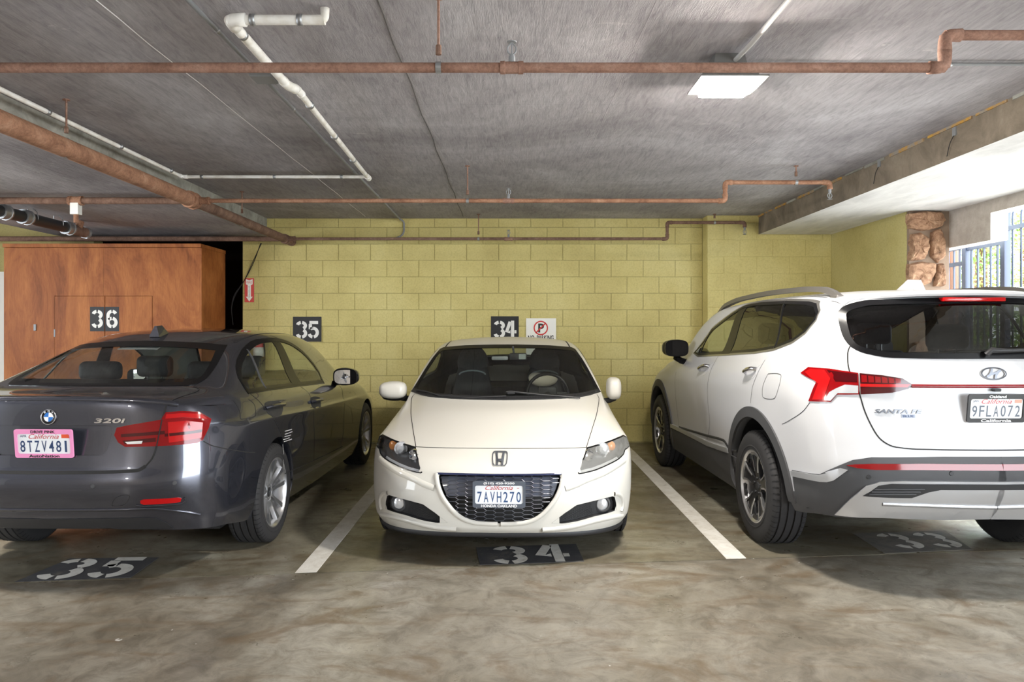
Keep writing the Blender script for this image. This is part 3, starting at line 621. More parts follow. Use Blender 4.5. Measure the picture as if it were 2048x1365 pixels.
# ------------------------------------------------------------------ signs and painted numbers on the back wall
XB = lambda px: (px - VX) * YB / FOC
ZB = lambda py: CAM_H - (py - VY) * YB / FOC
for (a, b, c, d, txt) in ((586, 643, 634, 684, '35'), (982, 1037.5, 633, 684, '34')):
    V, F = box_geo((XB(a), YB - 0.0045, ZB(d)), (XB(b), YB - 0.002, ZB(c))); pn = mesh_obj('painted_panel', V, F, M['wall_black'], wall)
    for k, ch in enumerate(txt):
        G = stencil(ch); cc = Vector((XB(a + (b - a) * (0.30 if k == 0 else 0.71)), YB - 0.0055, ZB((c + d) / 2 + 1)))
        mesh_obj('stencilled_digit', [cc + Vector((v.x * 0.235, 0, v.y * 0.225)) for v in G[0]], G[1], M['wall_white'], pn)
def vert_text(name, s, cx, cz_, y, w, h, mat, parent, **kw):
    G = fit_geo(text_geo(s, 0.1, **kw), w, h); return mesh_obj(name, [Vector((cx + v.x, y, cz_ + v.y)) for v in G[0]], G[1], mat, parent)
t = empty('fire_sign', (XB(499.5), YB - 0.006, ZB(605))); tag(t, 'red and white fire extinguisher arrow sign on the block wall', 'sign')
to = Vector(t.location)
V, F = box_geo((XB(490), YB - 0.012, ZB(605)), (XB(508.5), YB - 0.008, ZB(557))); mesh_obj('plate', [Vector(v) - to for v in V], F, M['sign_red'], t)
cx_ = XB(499.3); arrow = [(XB(492.5), ZB(559)), (XB(499.3), ZB(561)), (XB(506), ZB(559)), (XB(506), ZB(569)), (XB(502.6), ZB(571)), (XB(502.6), ZB(594)), (XB(506), ZB(594)), (XB(499.3), ZB(603.5)), (XB(492.5), ZB(594)), (XB(496), ZB(594)), (XB(496), ZB(571)), (XB(492.5), ZB(569))]
mesh_obj('arrow', [Vector((u, YB - 0.0126, v)) - to for u, v in arrow][::-1], [tuple(range(12))], M['sign_white'], t)
o = vert_text('lettering', 'FIRE', cx_ - to.x, ZB(565.5) - to.z, -0.0072, 0.066, 0.026, M['sign_red'], t)
for i, chh in enumerate('EXTINGUISHER'): vert_text('lettering', chh, cx_ - to.x, ZB(573.5 + i * 1.95) - to.z, -0.0072, 0.014 if chh != 'I' else 0.004, 0.0095, M['sign_black'], t)
# fire extinguisher below it, mostly behind the dark car
t = empty('fire_extinguisher', (XB(523), YB - 0.10, ZB(745))); tag(t, 'red fire extinguisher hung on the wall behind the dark sedan', 'extinguisher')
V, F = lathe_geo([(0.0, 0.0), (0.06, 0.0), (0.07, 0.012), (0.07, 0.36), (0.062, 0.40), (0.035, 0.435), (0.02, 0.445), (0.02, 0.47), (0.0, 0.47)], 20, 'z'); mesh_obj('cylinder_body', V, F, M['sign_red'], t, True)
V, F = lathe_geo([(0.0705, 0.20), (0.0708, 0.20), (0.0708, 0.32), (0.0705, 0.32)], 20, 'z'); mesh_obj('label_band', V, F, M['sign_white'], t, True)
V, F = box_geo((-0.012, -0.09, 0.485), (0.012, 0.02, 0.497)); h = mesh_obj('handle', V, F, M['sign_red'], t); V, F = box_geo((-0.014, -0.03, 0.46), (0.014, 0.02, 0.485)); mesh_obj('valve', V, F, M['galv'], t)
tube('hose', [(0.0, -0.03, 0.475), (0.07, -0.04, 0.45), (0.085, -0.02, 0.25), (0.08, -0.02, 0.12)], 0.009, M['black'], t, 8, 0.05); V, F = box_geo((-0.02, 0.06, 0.3), (0.02, 0.098, 0.5)); mesh_obj('bracket', V, F, M['galv'], t)
# no parking sign
t = empty('parking_sign', (XB(1082), YB - 0.006, ZB(737))); tag(t, 'white no parking sign with red crossed circle behind the white coupe', 'sign'); to = Vector(t.location)
V, F = box_geo((XB(1052), YB - 0.014, ZB(737)), (XB(1112), YB - 0.010, ZB(637))); mesh_obj('plate', [Vector(v) - to for v in V], F, M['sign_white'], t)
cx_, cz_ = XB(1081.5) - to.x, ZB(656.5) - to.z; fy = -0.0086
vert_text('symbol', 'P', cx_ + 0.004, cz_, fy, 0.075, 0.115, M['sign_black'], t, bold=0.004)
R = 0.084
for nm, path in (('ring', arc(0, 0, R, R, 0, 360, 32)), ('slash', [(-R * 0.7, -R * 0.7), (R * 0.7, R * 0.7)])):
    G = stroke_geo([path], 0.016); mesh_obj(nm, [Vector((cx_ + v.x, fy - 0.0008, cz_ + v.y)) for v in G[0]], G[1], M['sign_red'], t)
vert_text('lettering', 'NO  PARKING', cx_, ZB(676) - to.z, fy, 0.325, 0.062, M['sign_black'], t, bold=0.003)
# ------------------------------------------------------------------ car building kit
def makima(Pn, k):                                       # pass a smooth curve through the points, k samples per interval
    Pn = np.asarray(Pn, float); n = len(Pn)
    if n == 2: return np.array([Pn[0] * (1 - j / k) + Pn[1] * j / k for j in range(k + 1)])
    h = np.maximum(np.linalg.norm(np.diff(Pn, axis=0), axis=1), 1e-5); t = np.concatenate([[0], np.cumsum(h)])
    d = np.diff(Pn, axis=0) / h[:, None]
    D = np.vstack([3 * d[0] - 2 * d[1], 2 * d[0] - d[1], d, 2 * d[-1] - d[-2], 3 * d[-1] - 2 * d[-2]])
    w1 = np.abs(D[3:] - D[2:-1]) + np.abs(D[3:] + D[2:-1]) / 2 + 1e-9; w2 = np.abs(D[1:-2] - D[:-3]) + np.abs(D[1:-2] + D[:-3]) / 2 + 1e-9
    s = (w1 * D[1:-2] + w2 * D[2:-1]) / (w1 + w2)
    out = []
    for i in range(n - 1):
        for j in range(k):
            a = j / k; hh = h[i]
            out.append((2 * a ** 3 - 3 * a ** 2 + 1) * Pn[i] + (a ** 3 - 2 * a ** 2 + a) * hh * s[i] + (-2 * a ** 3 + 3 * a ** 2) * Pn[i + 1] + (a ** 3 - a ** 2) * hh * s[i + 1])
    out.append(Pn[-1]); return np.array(out)
def sm(pts, k=6, closed=False):                          # smooth 2D or 3D outline
    p = np.asarray([tuple(q) for q in pts], float)
    if not closed: return makima(p, k)
    q = np.vstack([p[-3:], p, p[:3]]); r = makima(q, k); return r[3 * k: (3 + len(p)) * k]
def inpoly(x, y, poly):
    x = np.asarray(x); y = np.asarray(y); c = np.zeros(x.shape, bool); n = len(poly)
    for i in range(n):
        x1, y1 = poly[i]; x2, y2 = poly[i - 1]
        if y1 == y2: continue
        c ^= ((y1 > y) != (y2 > y)) & (x < (x2 - x1) * (y - y1) / (y2 - y1) + x1)
    return c
def nearest_on_poly(p, poly):
    best = None; bd = 1e9; n = len(poly)
    for i in range(n):
        a = np.array(poly[i - 1]); b = np.array(poly[i]); d = b - a; L = d @ d
        t = 0 if L < 1e-12 else min(1, max(0, (p - a) @ d / L)); q = a + d * t; e = (p - q) @ (p - q)
        if e < bd: bd = e; best = q
    return best
def inset_poly(poly, d):                                 # move a closed outline inwards by d
    p = [np.array(q, float) for q in poly]; n = len(p); area = sum(p[i - 1][0] * p[i][1] - p[i][0] * p[i - 1][1] for i in range(n)); sg = 1 if area > 0 else -1; out = []
    for i in range(n):
        a, b, c = p[i - 1], p[i], p[(i + 1) % n]
        e1 = (b - a) / (np.linalg.norm(b - a) + 1e-9); e2 = (c - b) / (np.linalg.norm(c - b) + 1e-9)
        nn = np.array([-(e1[1] + e2[1]), e1[0] + e2[0]]); L = np.linalg.norm(nn) + 1e-9; nn /= L
        k = 1 / max(0.55, L / 2); out.append(tuple(b + nn * d * sg * k))
    return out
AX = {'side': (1, 2, 0), 'front': (0, 2, 1), 'top': (0, 1, 2)}

class Car:
    def __init__(s, name, loc, rz, vis):
        s.root = empty(name, loc, rz); s.M = Matrix.Translation(Vector(loc)) @ Matrix.Rotation(rz, 4, 'Z'); s.Mi = s.M.inverted(); s.vis = vis; s.wx = 0.35; s.wy = 0.8; s.ymid = 2.3
    def body(s, levels, rows, nn, ns, ku=15, kv=9, kj=10):
        # levels: list (bottom to top) of perimeter point lists: nn near points (centre first), ns side points, nn far points (centre last)
        # rows: for every side station the points j=1..nn-1 from the belt to the centre line
        Lv = np.array(levels, float); nl = len(Lv); nc = Lv.shape[1]
        top = Lv[-1]; S2 = np.zeros((ns + 2, nn, 3))
        S2[0] = top[:nn][::-1]; S2[-1] = top[nn + ns:]
        for i in range(ns):
            S2[i + 1, 0] = top[nn + i]; S2[i + 1, 1:] = np.array(rows[i], float)
        mir = np.array([-1, 1, 1.0])
        def along(curve, pre, post, k):
            c = np.vstack([pre, curve, post]); r = makima(c, k); a = len(pre) * k; return r[a: a + (len(curve) - 1) * k + 1]
        # sheet 1
        g1 = []
        for l in range(nl):
            c = Lv[l]; g1.append(along(c, c[[2, 1]] * mir, c[[-2, -3]] * mir, ku))
        g1 = np.array(g1)
        ghosts = [np.zeros((nc, 3)), np.zeros((nc, 3))]
        for q in range(nc):
            if q < nn: j = nn - 1 - q; a, b = S2[1, j], S2[2, j]
            elif q >= nn + ns: j = q - nn - ns; a, b = S2[-2, j], S2[-3, j]
            else: a, b = S2[q - nn + 1, 1], S2[q - nn + 1, 2]
            ghosts[0][q] = a; ghosts[1][q] = b
        gg = [along(c, c[[2, 1]] * mir, c[[-2, -3]] * mir, ku) for c in ghosts]
        out1 = []
        for q in range(g1.shape[1]):
            out1.append(along(g1[:, q], np.zeros((0, 3)), np.array([gg[0][q], gg[1][q]]), kv))
        A = np.array(out1)                                # [perimeter][height]
        # sheet 2: along the length for every j, then across
        cols = []
        below = Lv[-2]
        for j in range(nn):
            cols.append(along(S2[:, j], below[[nn - 1 - j]], below[[nn + ns + j]], ku))
        cols = np.array(cols)                             # [j][length]
        bl = along(below[nn - 1: nn + ns + 1], below[[nn - 2]], below[[nn + ns + 1]], ku)
        out2 = []
        for r in range(cols.shape[1]):
            c = cols[:, r]; out2.append(along(c, bl[[r]], c[[-2, -3]] * mir, kj))
        B = np.array(out2)                                # [length][across]
        V = []; F = []
        def add(G, flip):
            o = len(V); a, b = G.shape[:2]; V.extend(G.reshape(-1, 3).tolist())
            for i in range(a - 1):
                for j in range(b - 1):
                    q = (o + i * b + j, o + (i + 1) * b + j, o + (i + 1) * b + j + 1, o + i * b + j + 1); F.append(q if not flip else q[::-1])
        add(A, False); add(B, True)
        bm = bmesh.new(); vs = [bm.verts.new(v) for v in V]
        for f in F: bm.faces.new([vs[i] for i in f])
        bmesh.ops.remove_doubles(bm, verts=bm.verts, dist=0.0012)
        bmesh.ops.dissolve_degenerate(bm, edges=bm.edges, dist=0.0005)
        for v in bm.verts:
            if abs(v.co.x) < 0.002: v.co.x = 0.0
        s.bm = bm
        bm2 = bm.copy(); g = bm2.verts[:] + bm2.edges[:] + bm2.faces[:]
        bmesh.ops.mirror(bm2, geom=g, matrix=Matrix.Identity(4), merge_dist=0.001, axis='X')
        bmesh.ops.recalc_face_normals(bm2, faces=bm2.faces); s.bvh = BVHTree.FromBMesh(bm2); bm2.free()
    # -- reading positions
    def px(s, lst):                                       # photograph pixels -> points on this body
        out = []; o = s.Mi @ Vector((0, 0, CAM_H)); last = None; miss = []
        for (x, y) in lst:
            d = (s.Mi.to_3x3() @ (P(x, y, 1.0) - Vector((0, 0, CAM_H)))).normalized()
            h = s.bvh.ray_cast(o, d)
            if h[0] is None: miss.append(len(out)); out.append((o, d))
            else: out.append(h[0])
        good = [p for p in out if isinstance(p, Vector)]
        for i in miss:
            o_, d = out[i]; dist = np.mean([(p - o_).length for p in good]) if good else 5.0
            best = None
            for k in np.linspace(-0.6, 0.6, 25):
                q = o_ + d * (dist + k); n = s.bvh.find_nearest(q)
                if best is None or n[3] < best[1]: best = (n[0], n[3])
            out[i] = best[0]
        return out
    def uv(s, p, proj):                                   # 2D coordinates of a body point in a projection (mirrored to the +x half)
        if proj == 'wrap': return (math.atan2(abs(p[0]) - s.wx, -(p[1] - s.wy)) * 0.9, p[2])
        a, b, c = AX[proj]; return (p[a], p[b])
    def px2(s, lst, proj, fold=False):
        r = []
        for p in s.px(lst):
            q = s.uv(p, proj)
            if fold and proj in ('front', 'top'): q = (abs(q[0]), q[1])
            r.append(tuple(q))
        return r
    def hit(s, u, v, proj, sgn=1):                        # project (u, v) on the body along an axis
        if proj == 'wrap':
            t = u / 0.9; d = Vector((math.sin(t) * sgn, -math.cos(t), 0)); h = s.bvh.ray_cast(Vector((s.wx * sgn, s.wy, v)), d)
            if h[0] is None:
                n = s.bvh.find_nearest(Vector((s.wx * sgn, s.wy, v)) + d * 0.7); return n[0], n[1]
            return h[0], (h[1] if h[1].dot(d) > 0 else -h[1])
        a, b, c = AX[proj]; o = [0, 0, 0]; o[a] = u; o[b] = v; d = [0, 0, 0]
        if proj == 'side': o[0] = 3.0 * sgn; d[0] = -sgn
        elif proj == 'front': o[1] = -3.0; d[1] = 1
        elif proj == 'top': o[2] = 4.0; d[2] = -1
        if proj == 'back': pass
        h = s.bvh.ray_cast(Vector(o), Vector(d))
        if h[0] is None:
            g = [0, 0, 0]; g[a] = u; g[b] = v; g[c] = {'side': 0.8 * sgn, 'front': 0.15, 'top': 0.9}[proj]
            n = s.bvh.find_nearest(Vector(g)); return n[0], n[1]
        nrm = h[1]
        if nrm.dot(Vector(d)) > 0: nrm = -nrm
        return h[0], nrm
    # -- cutting the half shell
    def hole(s, poly, proj, lim=None):
        bm = s.bm; vs = list(bm.verts); bm.verts.index_update()
        uvs = np.array([s.uv(v.co, proj) for v in vs]); ins = inpoly(uvs[:, 0], uvs[:, 1], poly)
        if proj == 'wrap': ins &= np.array([v.co.y < s.wy + 0.6 for v in vs])
        if proj == 'front': ins &= np.array([v.co.y < s.ymid for v in vs])
        if lim is not None: ins &= np.array([lim(v.co) for v in vs])
        dele = []; snap = set()
        for f in bm.faces:
            k = [ins[v.index] for v in f.verts]
            if all(k): dele.append(f)
            elif any(k):
                for v, q in zip(f.verts, k):
                    if q: snap.add(v)
        for v in snap:
            q = nearest_on_poly(np.array(s.uv(v.co, proj)), poly)
            if proj == 'front' or proj == 'top':
                if abs(v.co.x) < 1e-4: q[0] = 0.0
            h, n = s.hit(q[0], q[1], proj, 1)
            if (h - v.co).length < 0.12: v.co = h
        bmesh.ops.delete(bm, geom=dele, context='FACES')
    def arch(s, yc, zc, R, xmin=0.45, ry=None):
        ry = ry or R; circ = [(yc + ry * math.cos(2 * PI * k / 72), zc + R * math.sin(2 * PI * k / 72)) for k in range(72)]
        s.hole(circ, 'side', lambda p: p.x > xmin)
        # inward flange and dark wheel well
        ring = []
        for k in range(73):
            t = 2 * PI * k / 72; y, z = yc + ry * math.cos(t), zc + R * math.sin(t)
            if z < 0.16: continue
            rc_ = s.bvh.ray_cast(Vector((3.0, y, z)), Vector((-1, 0, 0)))
            if rc_[0] is None or rc_[0].x < 0.4: continue
            ring.append((t, rc_[0].x, y, z))
        ring.sort(key=lambda q: (q[0] + PI / 2) % (2 * PI)); s.rings = getattr(s, 'rings', []) + [(ring, yc, zc, R)]
    def finish(s, mat, trim, trim_range, flange=None, lower=None):
        bm = s.bm
        bmesh.ops.mirror(bm, geom=bm.verts[:] + bm.edges[:] + bm.faces[:], matrix=Matrix.Identity(4), merge_dist=0.0008, axis='X')
        bmesh.ops.recalc_face_normals(bm, faces=bm.faces)
        c = bm.copy()
        if lower:
            for f in bm.faces: f.material_index = 1 if f.calc_center_median().z < lower[0] else 0
        o = bm_obj('body_shell', bm, mat, s.root, True, 48); s.shell = o
        if lower: o.data.materials.append(lower[1])
        c.normal_update()
        for v in c.verts: v.co = v.co - v.normal * 0.014
        bmesh.ops.delete(c, geom=[f for f in c.faces if not (trim_range[0] < f.calc_center_median().y < trim_range[1] and f.calc_center_median().z > trim_range[2])], context='FACES')
        bm_obj('cabin_trim', c, trim, s.root, True)
        for ring, yc, zc, R in s.rings:
            for sg in (1, -1):
                V = []; F = []; n = len(ring)
                for (t, x, y, z) in ring:
                    V += [(sg * x, y, z), (sg * (x - 0.012), yc + (y - yc) * 0.985, zc + (z - zc) * 0.985), (sg * (x - 0.05), yc + (y - yc) * 0.985, zc + (z - zc) * 0.985)]
                for i in range(n - 1):
                    for k in range(2): F.append((3 * i + k, 3 * i + k + 1, 3 * i + 4 + k, 3 * i + 3 + k))
                o = mesh_obj('arch_lip', V, F, flange or mat, s.root, True)
                V = []; F = []
                for (t, x, y, z) in ring:
                    V += [(sg * (x - 0.045), yc + (y - yc) * 0.99, zc + (z - zc) * 0.99), (sg * (x - 0.40), yc + (y - yc) * 1.0, zc + (z - zc) * 1.0)]
                V.append((sg * (ring[0][1] - 0.40), yc, zc))
                for i in range(n - 1):
                    F.append((2 * i, 2 * i + 1, 2 * i + 3, 2 * i + 2)); F.append((2 * i + 1, 2 * n, 2 * i + 3))
                mesh_obj('wheel_well', V, F, M['black'], s.root)
    # -- surface patches
    def patch_geo(s, poly, proj, off, sgn=1, step=0.03, skirt=0.006, hole=None, strip=False):
        bm = bmesh.new()
        if hole is None:
            vs = [bm.verts.new((u, v, 0)) for u, v in poly]
            f = bm.faces.new(vs); f.normal_update(); bmesh.ops.triangulate(bm, faces=[f])
        else:
            n = len(poly); vo = [bm.verts.new((u, v, 0)) for u, v in poly]; vi = [bm.verts.new((u, v, 0)) for u, v in hole]
            for i in range(n - 1 if strip else n): bm.faces.new((vo[i], vo[(i + 1) % n], vi[(i + 1) % n], vi[i]))
        us = [p[0] for p in poly]; wv = [p[1] for p in poly]
        for lo, hi, no in ((min(us), max(us), Vector((1, 0, 0))), (min(wv), max(wv), Vector((0, 1, 0)))):
            nst = max(1, int((hi - lo) / step))
            for k in range(1, nst):
                bmesh.ops.bisect_plane(bm, geom=bm.verts[:] + bm.edges[:] + bm.faces[:], plane_co=no * (lo + (hi - lo) * k / nst), plane_no=no, dist=1e-6)
        bm.verts.index_update(); bm.edges.index_update()
        V = []; F = [[v.index for v in f.verts] for f in bm.faces]; Nn = []
        for v in bm.verts:
            h, n = s.hit(v.co.x, v.co.y, proj, sgn); V.append(h); Nn.append(n)
        edges = [[(e.verts[0].index, e.verts[1].index)] for e in bm.edges if e.is_boundary]
        bed = []
        for e in bm.edges:
            if e.is_boundary:
                f = e.link_faces[0]; vv = [v.index for v in f.verts]; i, j = e.verts[0].index, e.verts[1].index
                k = vv.index(i); bed.append((i, j) if vv[(k + 1) % len(vv)] == j else (j, i))
        bm.free()
        n0 = len(V); Vt = [V[i] + Nn[i] * off for i in range(n0)]
        if skirt != 0:
            low = {}
            for i, j in bed:
                for q in (i, j):
                    if q not in low: low[q] = len(Vt); Vt.append(V[q] + Nn[q] * (off - skirt))
                F.append([j, i, low[i], low[j]])
        return Vt, F
    def patch(s, name, poly, proj, mat, off=0.003, parent=None, sides=(1,), step=0.03, skirt=0.006, hole=None, label=None, strip=False):
        r = []
        for sg in sides:
            pl, hl = poly, hole
            if sg < 0 and proj in ('front', 'top'): pl = [(-u, v) for u, v in poly]; hl = [(-u, v) for u, v in hole] if hole is not None else None
            V, F = s.patch_geo(pl, proj, off, sg, step, skirt, hl, strip)
            par = parent[sg] if isinstance(parent, dict) else (parent or s.root)
            o = mesh_obj(name, V, F, mat, par, True); fix_normals(o); o.data.set_sharp_from_angle(angle=math.radians(42))
            # outward facing check on the whole
            if label: o['label'] = label
            r.append(o)
        return r
    def ribbon(s, name, pts2, proj, w, mat, off=0.0012, sides=(1,), parent=None, k=5, thick=0.0):
        for sg in sides:
            p = sm(pts2, k) if len(pts2) > 2 else np.array([np.array(pts2[0]) * (1 - t) + np.array(pts2[1]) * t for t in np.linspace(0, 1, 20)])
            q = []
            for u, v in p:
                uu = -u if (sg < 0 and proj in ('front', 'top')) else u
                q.append(s.hit(uu, v, proj, sg))
            V = []; F = []
            for i in range(len(q)):
                d = (q[min(i + 1, len(q) - 1)][0] - q[max(i - 1, 0)][0]).normalized(); n = q[i][1]; b = d.cross(n).normalized()
                if thick > 0: V += [q[i][0] + b * w / 2 - n * 0.003, q[i][0] + b * w / 2 * 0.8 + n * thick, q[i][0] - b * w / 2 * 0.8 + n * thick, q[i][0] - b * w / 2 - n * 0.003]
                else: V += [q[i][0] + b * w / 2 + n * off, q[i][0] - b * w / 2 + n * off]
            m_ = 4 if thick > 0 else 2
            for i in range(len(q) - 1):
                for kk in range(m_ - 1): F.append((m_ * i + kk, m_ * i + kk + 1, m_ * i + m_ + kk + 1, m_ * i + m_ + kk))
            mesh_obj(name, V, F, mat, parent[sg] if isinstance(parent, dict) else (parent or s.root), thick > 0)
    def on(s, px_, py_):                                  # surface point and outward normal under a pixel
        o = s.Mi @ Vector((0, 0, CAM_H)); d = (s.Mi.to_3x3() @ (P(px_, py_, 1.0) - Vector((0, 0, CAM_H)))).normalized(); h = s.bvh.ray_cast(o, d)
        n = h[1] if h[1].dot(d) < 0 else -h[1]; return h[0], n
    def decal(s, name, G, centre, right, up, off, mat, parent=None, axis=1):   # flat shape laid on the surface along y
        V = []
        for v in G[0]:
            p = Vector(centre) + Vector(right) * v.x + Vector(up) * v.y
            h, n = s.hit(p.x, p.z, 'front') if axis == 1 else s.hit(p.y, p.z, 'side', 1 if p.x > 0 else -1)
            V.append(h + n * (off + v.z))
        o = mesh_obj(name, V, G[1], mat, parent or s.root); return o

# wheels: built about the origin with the outer face towards +x
def tyre_geo(R, W, rr, grooves=4):
    h = W / 2; pr = [(rr - 0.008, -h * 0.80), (rr + 0.012, -h * 0.96), ((R + rr) / 2, -h * 1.0), (R - 0.028, -h * 0.97), (R - 0.008, -h * 0.86)]
    xs = np.linspace(-h * 0.80, h * 0.80, 4 * grooves + 1); gi = 0
    tr = [(R - 0.002, -h * 0.80)]
    for g_ in range(grooves):
        c = -h * 0.80 + (g_ + 0.5) * 1.6 * h / grooves; tr += [(R, c - 0.006), (R - 0.009, c - 0.005), (R - 0.009, c + 0.005), (R, c + 0.006)]
    tr.append((R - 0.002, h * 0.80)); pr += tr + [(a, -b) for a, b in pr[::-1]]
    return lathe_geo(pr, 64, 'x')
def make_wheel(car, name, loc, side, R, W, rr, spokes, mats, dish=0.0, hub_geo=None):
    par = car.root; FL = Matrix.Identity(4) if side > 0 else Matrix.Diagonal((-1, 1, 1, 1)); T = Matrix.Translation(Vector(loc)) @ FL
    def put(nm, g, mt, p, smooth=True, ang=35):
        V, F = xform(g, T)
        if side < 0: F = [tuple(f[::-1]) for f in F]
        o = mesh_obj(nm, V, F, mt, p, smooth); o.data.set_sharp_from_angle(angle=math.radians(ang)); return o
    w = put('wheel', tyre_geo(R, W, rr), M['tyre'], par)
    # sidewall shoulder ribs between tread grooves
    V = []; F = []; n = 60; h = W / 2
    for k in range(n):
        for sg in (-1, 1):
            t0 = 2 * PI * (k + 0.15) / n; t1 = 2 * PI * (k + 0.34) / n; o_ = len(V)
            for t in (t0, t1):
                for (r_, x_) in ((R + 0.0006, h * 0.60), (R - 0.0005, h * 0.80), (R - 0.0065, h * 0.865), (R - 0.022, h * 0.955)): V.append(Vector((sg * x_, (r_ + 0.0015) * math.cos(t), (r_ + 0.0015) * math.sin(t))))
            for q in range(3): F.append((o_ + q, o_ + q + 1, o_ + 5 + q, o_ + 4 + q))
    o = put('tread_sipes', (V, F), M['tyre_groove'], w); o['kind'] = 'stuff'
    # sidewall rings
    put('sidewall_ring', lathe_geo([(rr + 0.030, h * 0.985), (rr + 0.036, h * 1.012), (rr + 0.042, h * 0.99)], 64, 'x'), M['tyre'], w)
    xo = h * 0.86
    put('rim', lathe_geo([(rr + 0.014, xo + 0.002), (rr + 0.013, xo + 0.010), (rr + 0.004, xo + 0.011), (rr - 0.004, xo + 0.002), (rr - 0.012, xo - 0.012), (rr - 0.020, xo - 0.05), (rr - 0.026, -h * 0.5), (rr - 0.03, -h * 0.8)], 64, 'x'), mats['rim'], w)
    put('brake_disc', lathe_geo([(0.05, xo - 0.095), (rr * 0.70, xo - 0.095), (rr * 0.70, xo - 0.075), (0.06, xo - 0.075), (0.05, xo - 0.05), (0.0, xo - 0.05)], 40, 'x'), M['disc'], w)
    put('back_plate', lathe_geo([(0.0, xo - 0.13), (rr - 0.03, xo - 0.13)], 40, 'x'), M['black'], w)
    for nm, g_, mt in spokes(rr, xo): put(nm, g_, mats[mt], w)
    return w
def spoke_prism(poly, x_in, x_out, rot, dish):            # polygon (radius, tangent) -> spoke with depth; dish(r) gives the face's recess
    V = []; n = len(poly); c, s_ = math.cos(rot), math.sin(rot)
    for lay in (0, 1):
        for (r, t) in poly:
            x = (x_out - dish(r)) if lay else (x_out - dish(r) - x_in); sc = 1.0 if lay == 0 else 0.90
            tm = t * sc; V.append(Vector((x, r * c - tm * s_, r * s_ + tm * c)))
    F = [tuple(range(n, 2 * n)), tuple(range(n - 1, -1, -1))] + [(i, (i + 1) % n, n + (i + 1) % n, n + i) for i in range(n)]
    return V, F

# car materials
def paint(name, col, metal=0.0, flake=None):
    m = pmat(name, col, 0.32 if metal else 0.35, metal, 1.0, 0.5, 0.02); return m
M['paint_white'] = pmat('pearl_white_paint', srgb(203, 200, 192), 0.4, 0, 0.5, 0.4, 0.02); M['paint_cool'] = pmat('white_paint_gloss', srgb(188, 188, 190), 0.4, 0, 0.35, 0.35, 0.02); M['paint_grey'] = pmat('mineral_grey_paint', srgb(70, 72, 82), 0.26, 0.75, 1.0, 0.5, 0.015)
M['tyre'] = pmat('tyre_rubber', srgb(40, 39, 40), 0.75); M['tyre_groove'] = pmat('tyre_groove', srgb(22, 22, 23), 0.85); M['disc'] = pmat('brake_disc', srgb(120, 116, 112), 0.4, 0.8)
M['alloy'] = pmat('silver_alloy', srgb(206, 206, 208), 0.28, 0.9); M['alloy_dark'] = pmat('black_alloy', srgb(40, 40, 42), 0.35, 0.3, 0.6)
M['badge'] = pmat('badge_metal', srgb(92, 95, 102), 0.3, 0.4); M['chrome'] = pmat('chrome', srgb(225, 225, 228), 0.08, 1.0); M['satin'] = pmat('satin_trim', srgb(176, 174, 168), 0.3, 0.9); M['gloss_black'] = pmat('gloss_black', srgb(14, 14, 16), 0.28, 0, 0.0, 0.22); M['seam'] = pmat('panel_gap', srgb(26, 25, 25), 0.8)
M['plastic'] = pmat('grained_plastic', srgb(64, 64, 66), 0.6); M['plastic_dark'] = pmat('dark_plastic', srgb(38, 38, 40), 0.55); M['cloth'] = pmat('dark_seat', srgb(40, 42, 46), 0.7); M['headliner'] = pmat('headliner', srgb(150, 156, 152), 0.9); M['cabin'] = pmat('cabin_dark', srgb(34, 34, 36), 0.8)
M['silver_paint'] = pmat('silver_skid', srgb(196, 197, 200), 0.35, 0.7); M['rail'] = pmat('roof_rail', srgb(120, 116, 112), 0.4, 0.6); M['plate_white'] = pmat('plate_white', srgb(236, 238, 240), 0.4); M['plate_blue'] = pmat('plate_blue', srgb(38, 62, 104), 0.45); M['plate_pink'] = pmat('pink_frame', srgb(240, 150, 196), 0.4); M['plate_black'] = pmat('plate_frame_black', srgb(26, 26, 28), 0.35); M['script_red'] = pmat('script_red', srgb(196, 44, 48), 0.5); M['orange'] = pmat('orange_sticker', srgb(226, 84, 40), 0.5); M['letter_white'] = pmat('letter_white', srgb(240, 240, 240), 0.5); M['roundel_blue'] = pmat('emblem_blue', srgb(30, 110, 190), 0.3); M['cushion'] = pmat('pale_cushion', srgb(200, 192, 176), 0.9)
M['amber'] = pmat('amber_lens', srgb(206, 130, 60), 0.2, 0, 0.6)
def lens(name, col, rough=0.12, metal=0.0): m = pmat(name, col, rough, metal, 0.25, 0.3); return m
M['red_lens'] = lens('red_lens', srgb(122, 5, 10)); M['red_dark'] = lens('dark_red_lens', srgb(62, 3, 7)); M['red_bright'] = lens('bright_red_lens', srgb(172, 16, 18)); M['clear_lens'] = lens('clear_reflector', srgb(214, 216, 220), 0.12, 0.5)
def glass(name, tint, rough=0.0, gloss=1.0):
    m = bpy.data.materials.new(name); m.use_nodes = True; N, L = m.node_tree.nodes, m.node_tree.links; N.remove(N['Principled BSDF'])
    t = N.new('ShaderNodeBsdfTransparent'); t.inputs['Color'].default_value = (*tint, 1); g = N.new('ShaderNodeBsdfGlossy'); g.inputs['Roughness'].default_value = 0.015 + rough; g.inputs['Color'].default_value = (gloss, gloss, gloss, 1)
    f = N.new('ShaderNodeFresnel'); x = N.new('ShaderNodeMixShader'); gm = N.new('ShaderNodeNewGeometry'); mr = N.new('ShaderNodeMapRange'); mr.inputs['To Min'].default_value = 1.5; mr.inputs['To Max'].default_value = 1 / 1.5; L.new(gm.outputs['Backfacing'], mr.inputs['Value']); L.new(mr.outputs[0], f.inputs['IOR'])
    L.new(f.outputs[0], x.inputs[0]); L.new(t.outputs[0], x.inputs[1]); L.new(g.outputs[0], x.inputs[2]); L.new(x.outputs[0], N['Material Output'].inputs[0]); return m
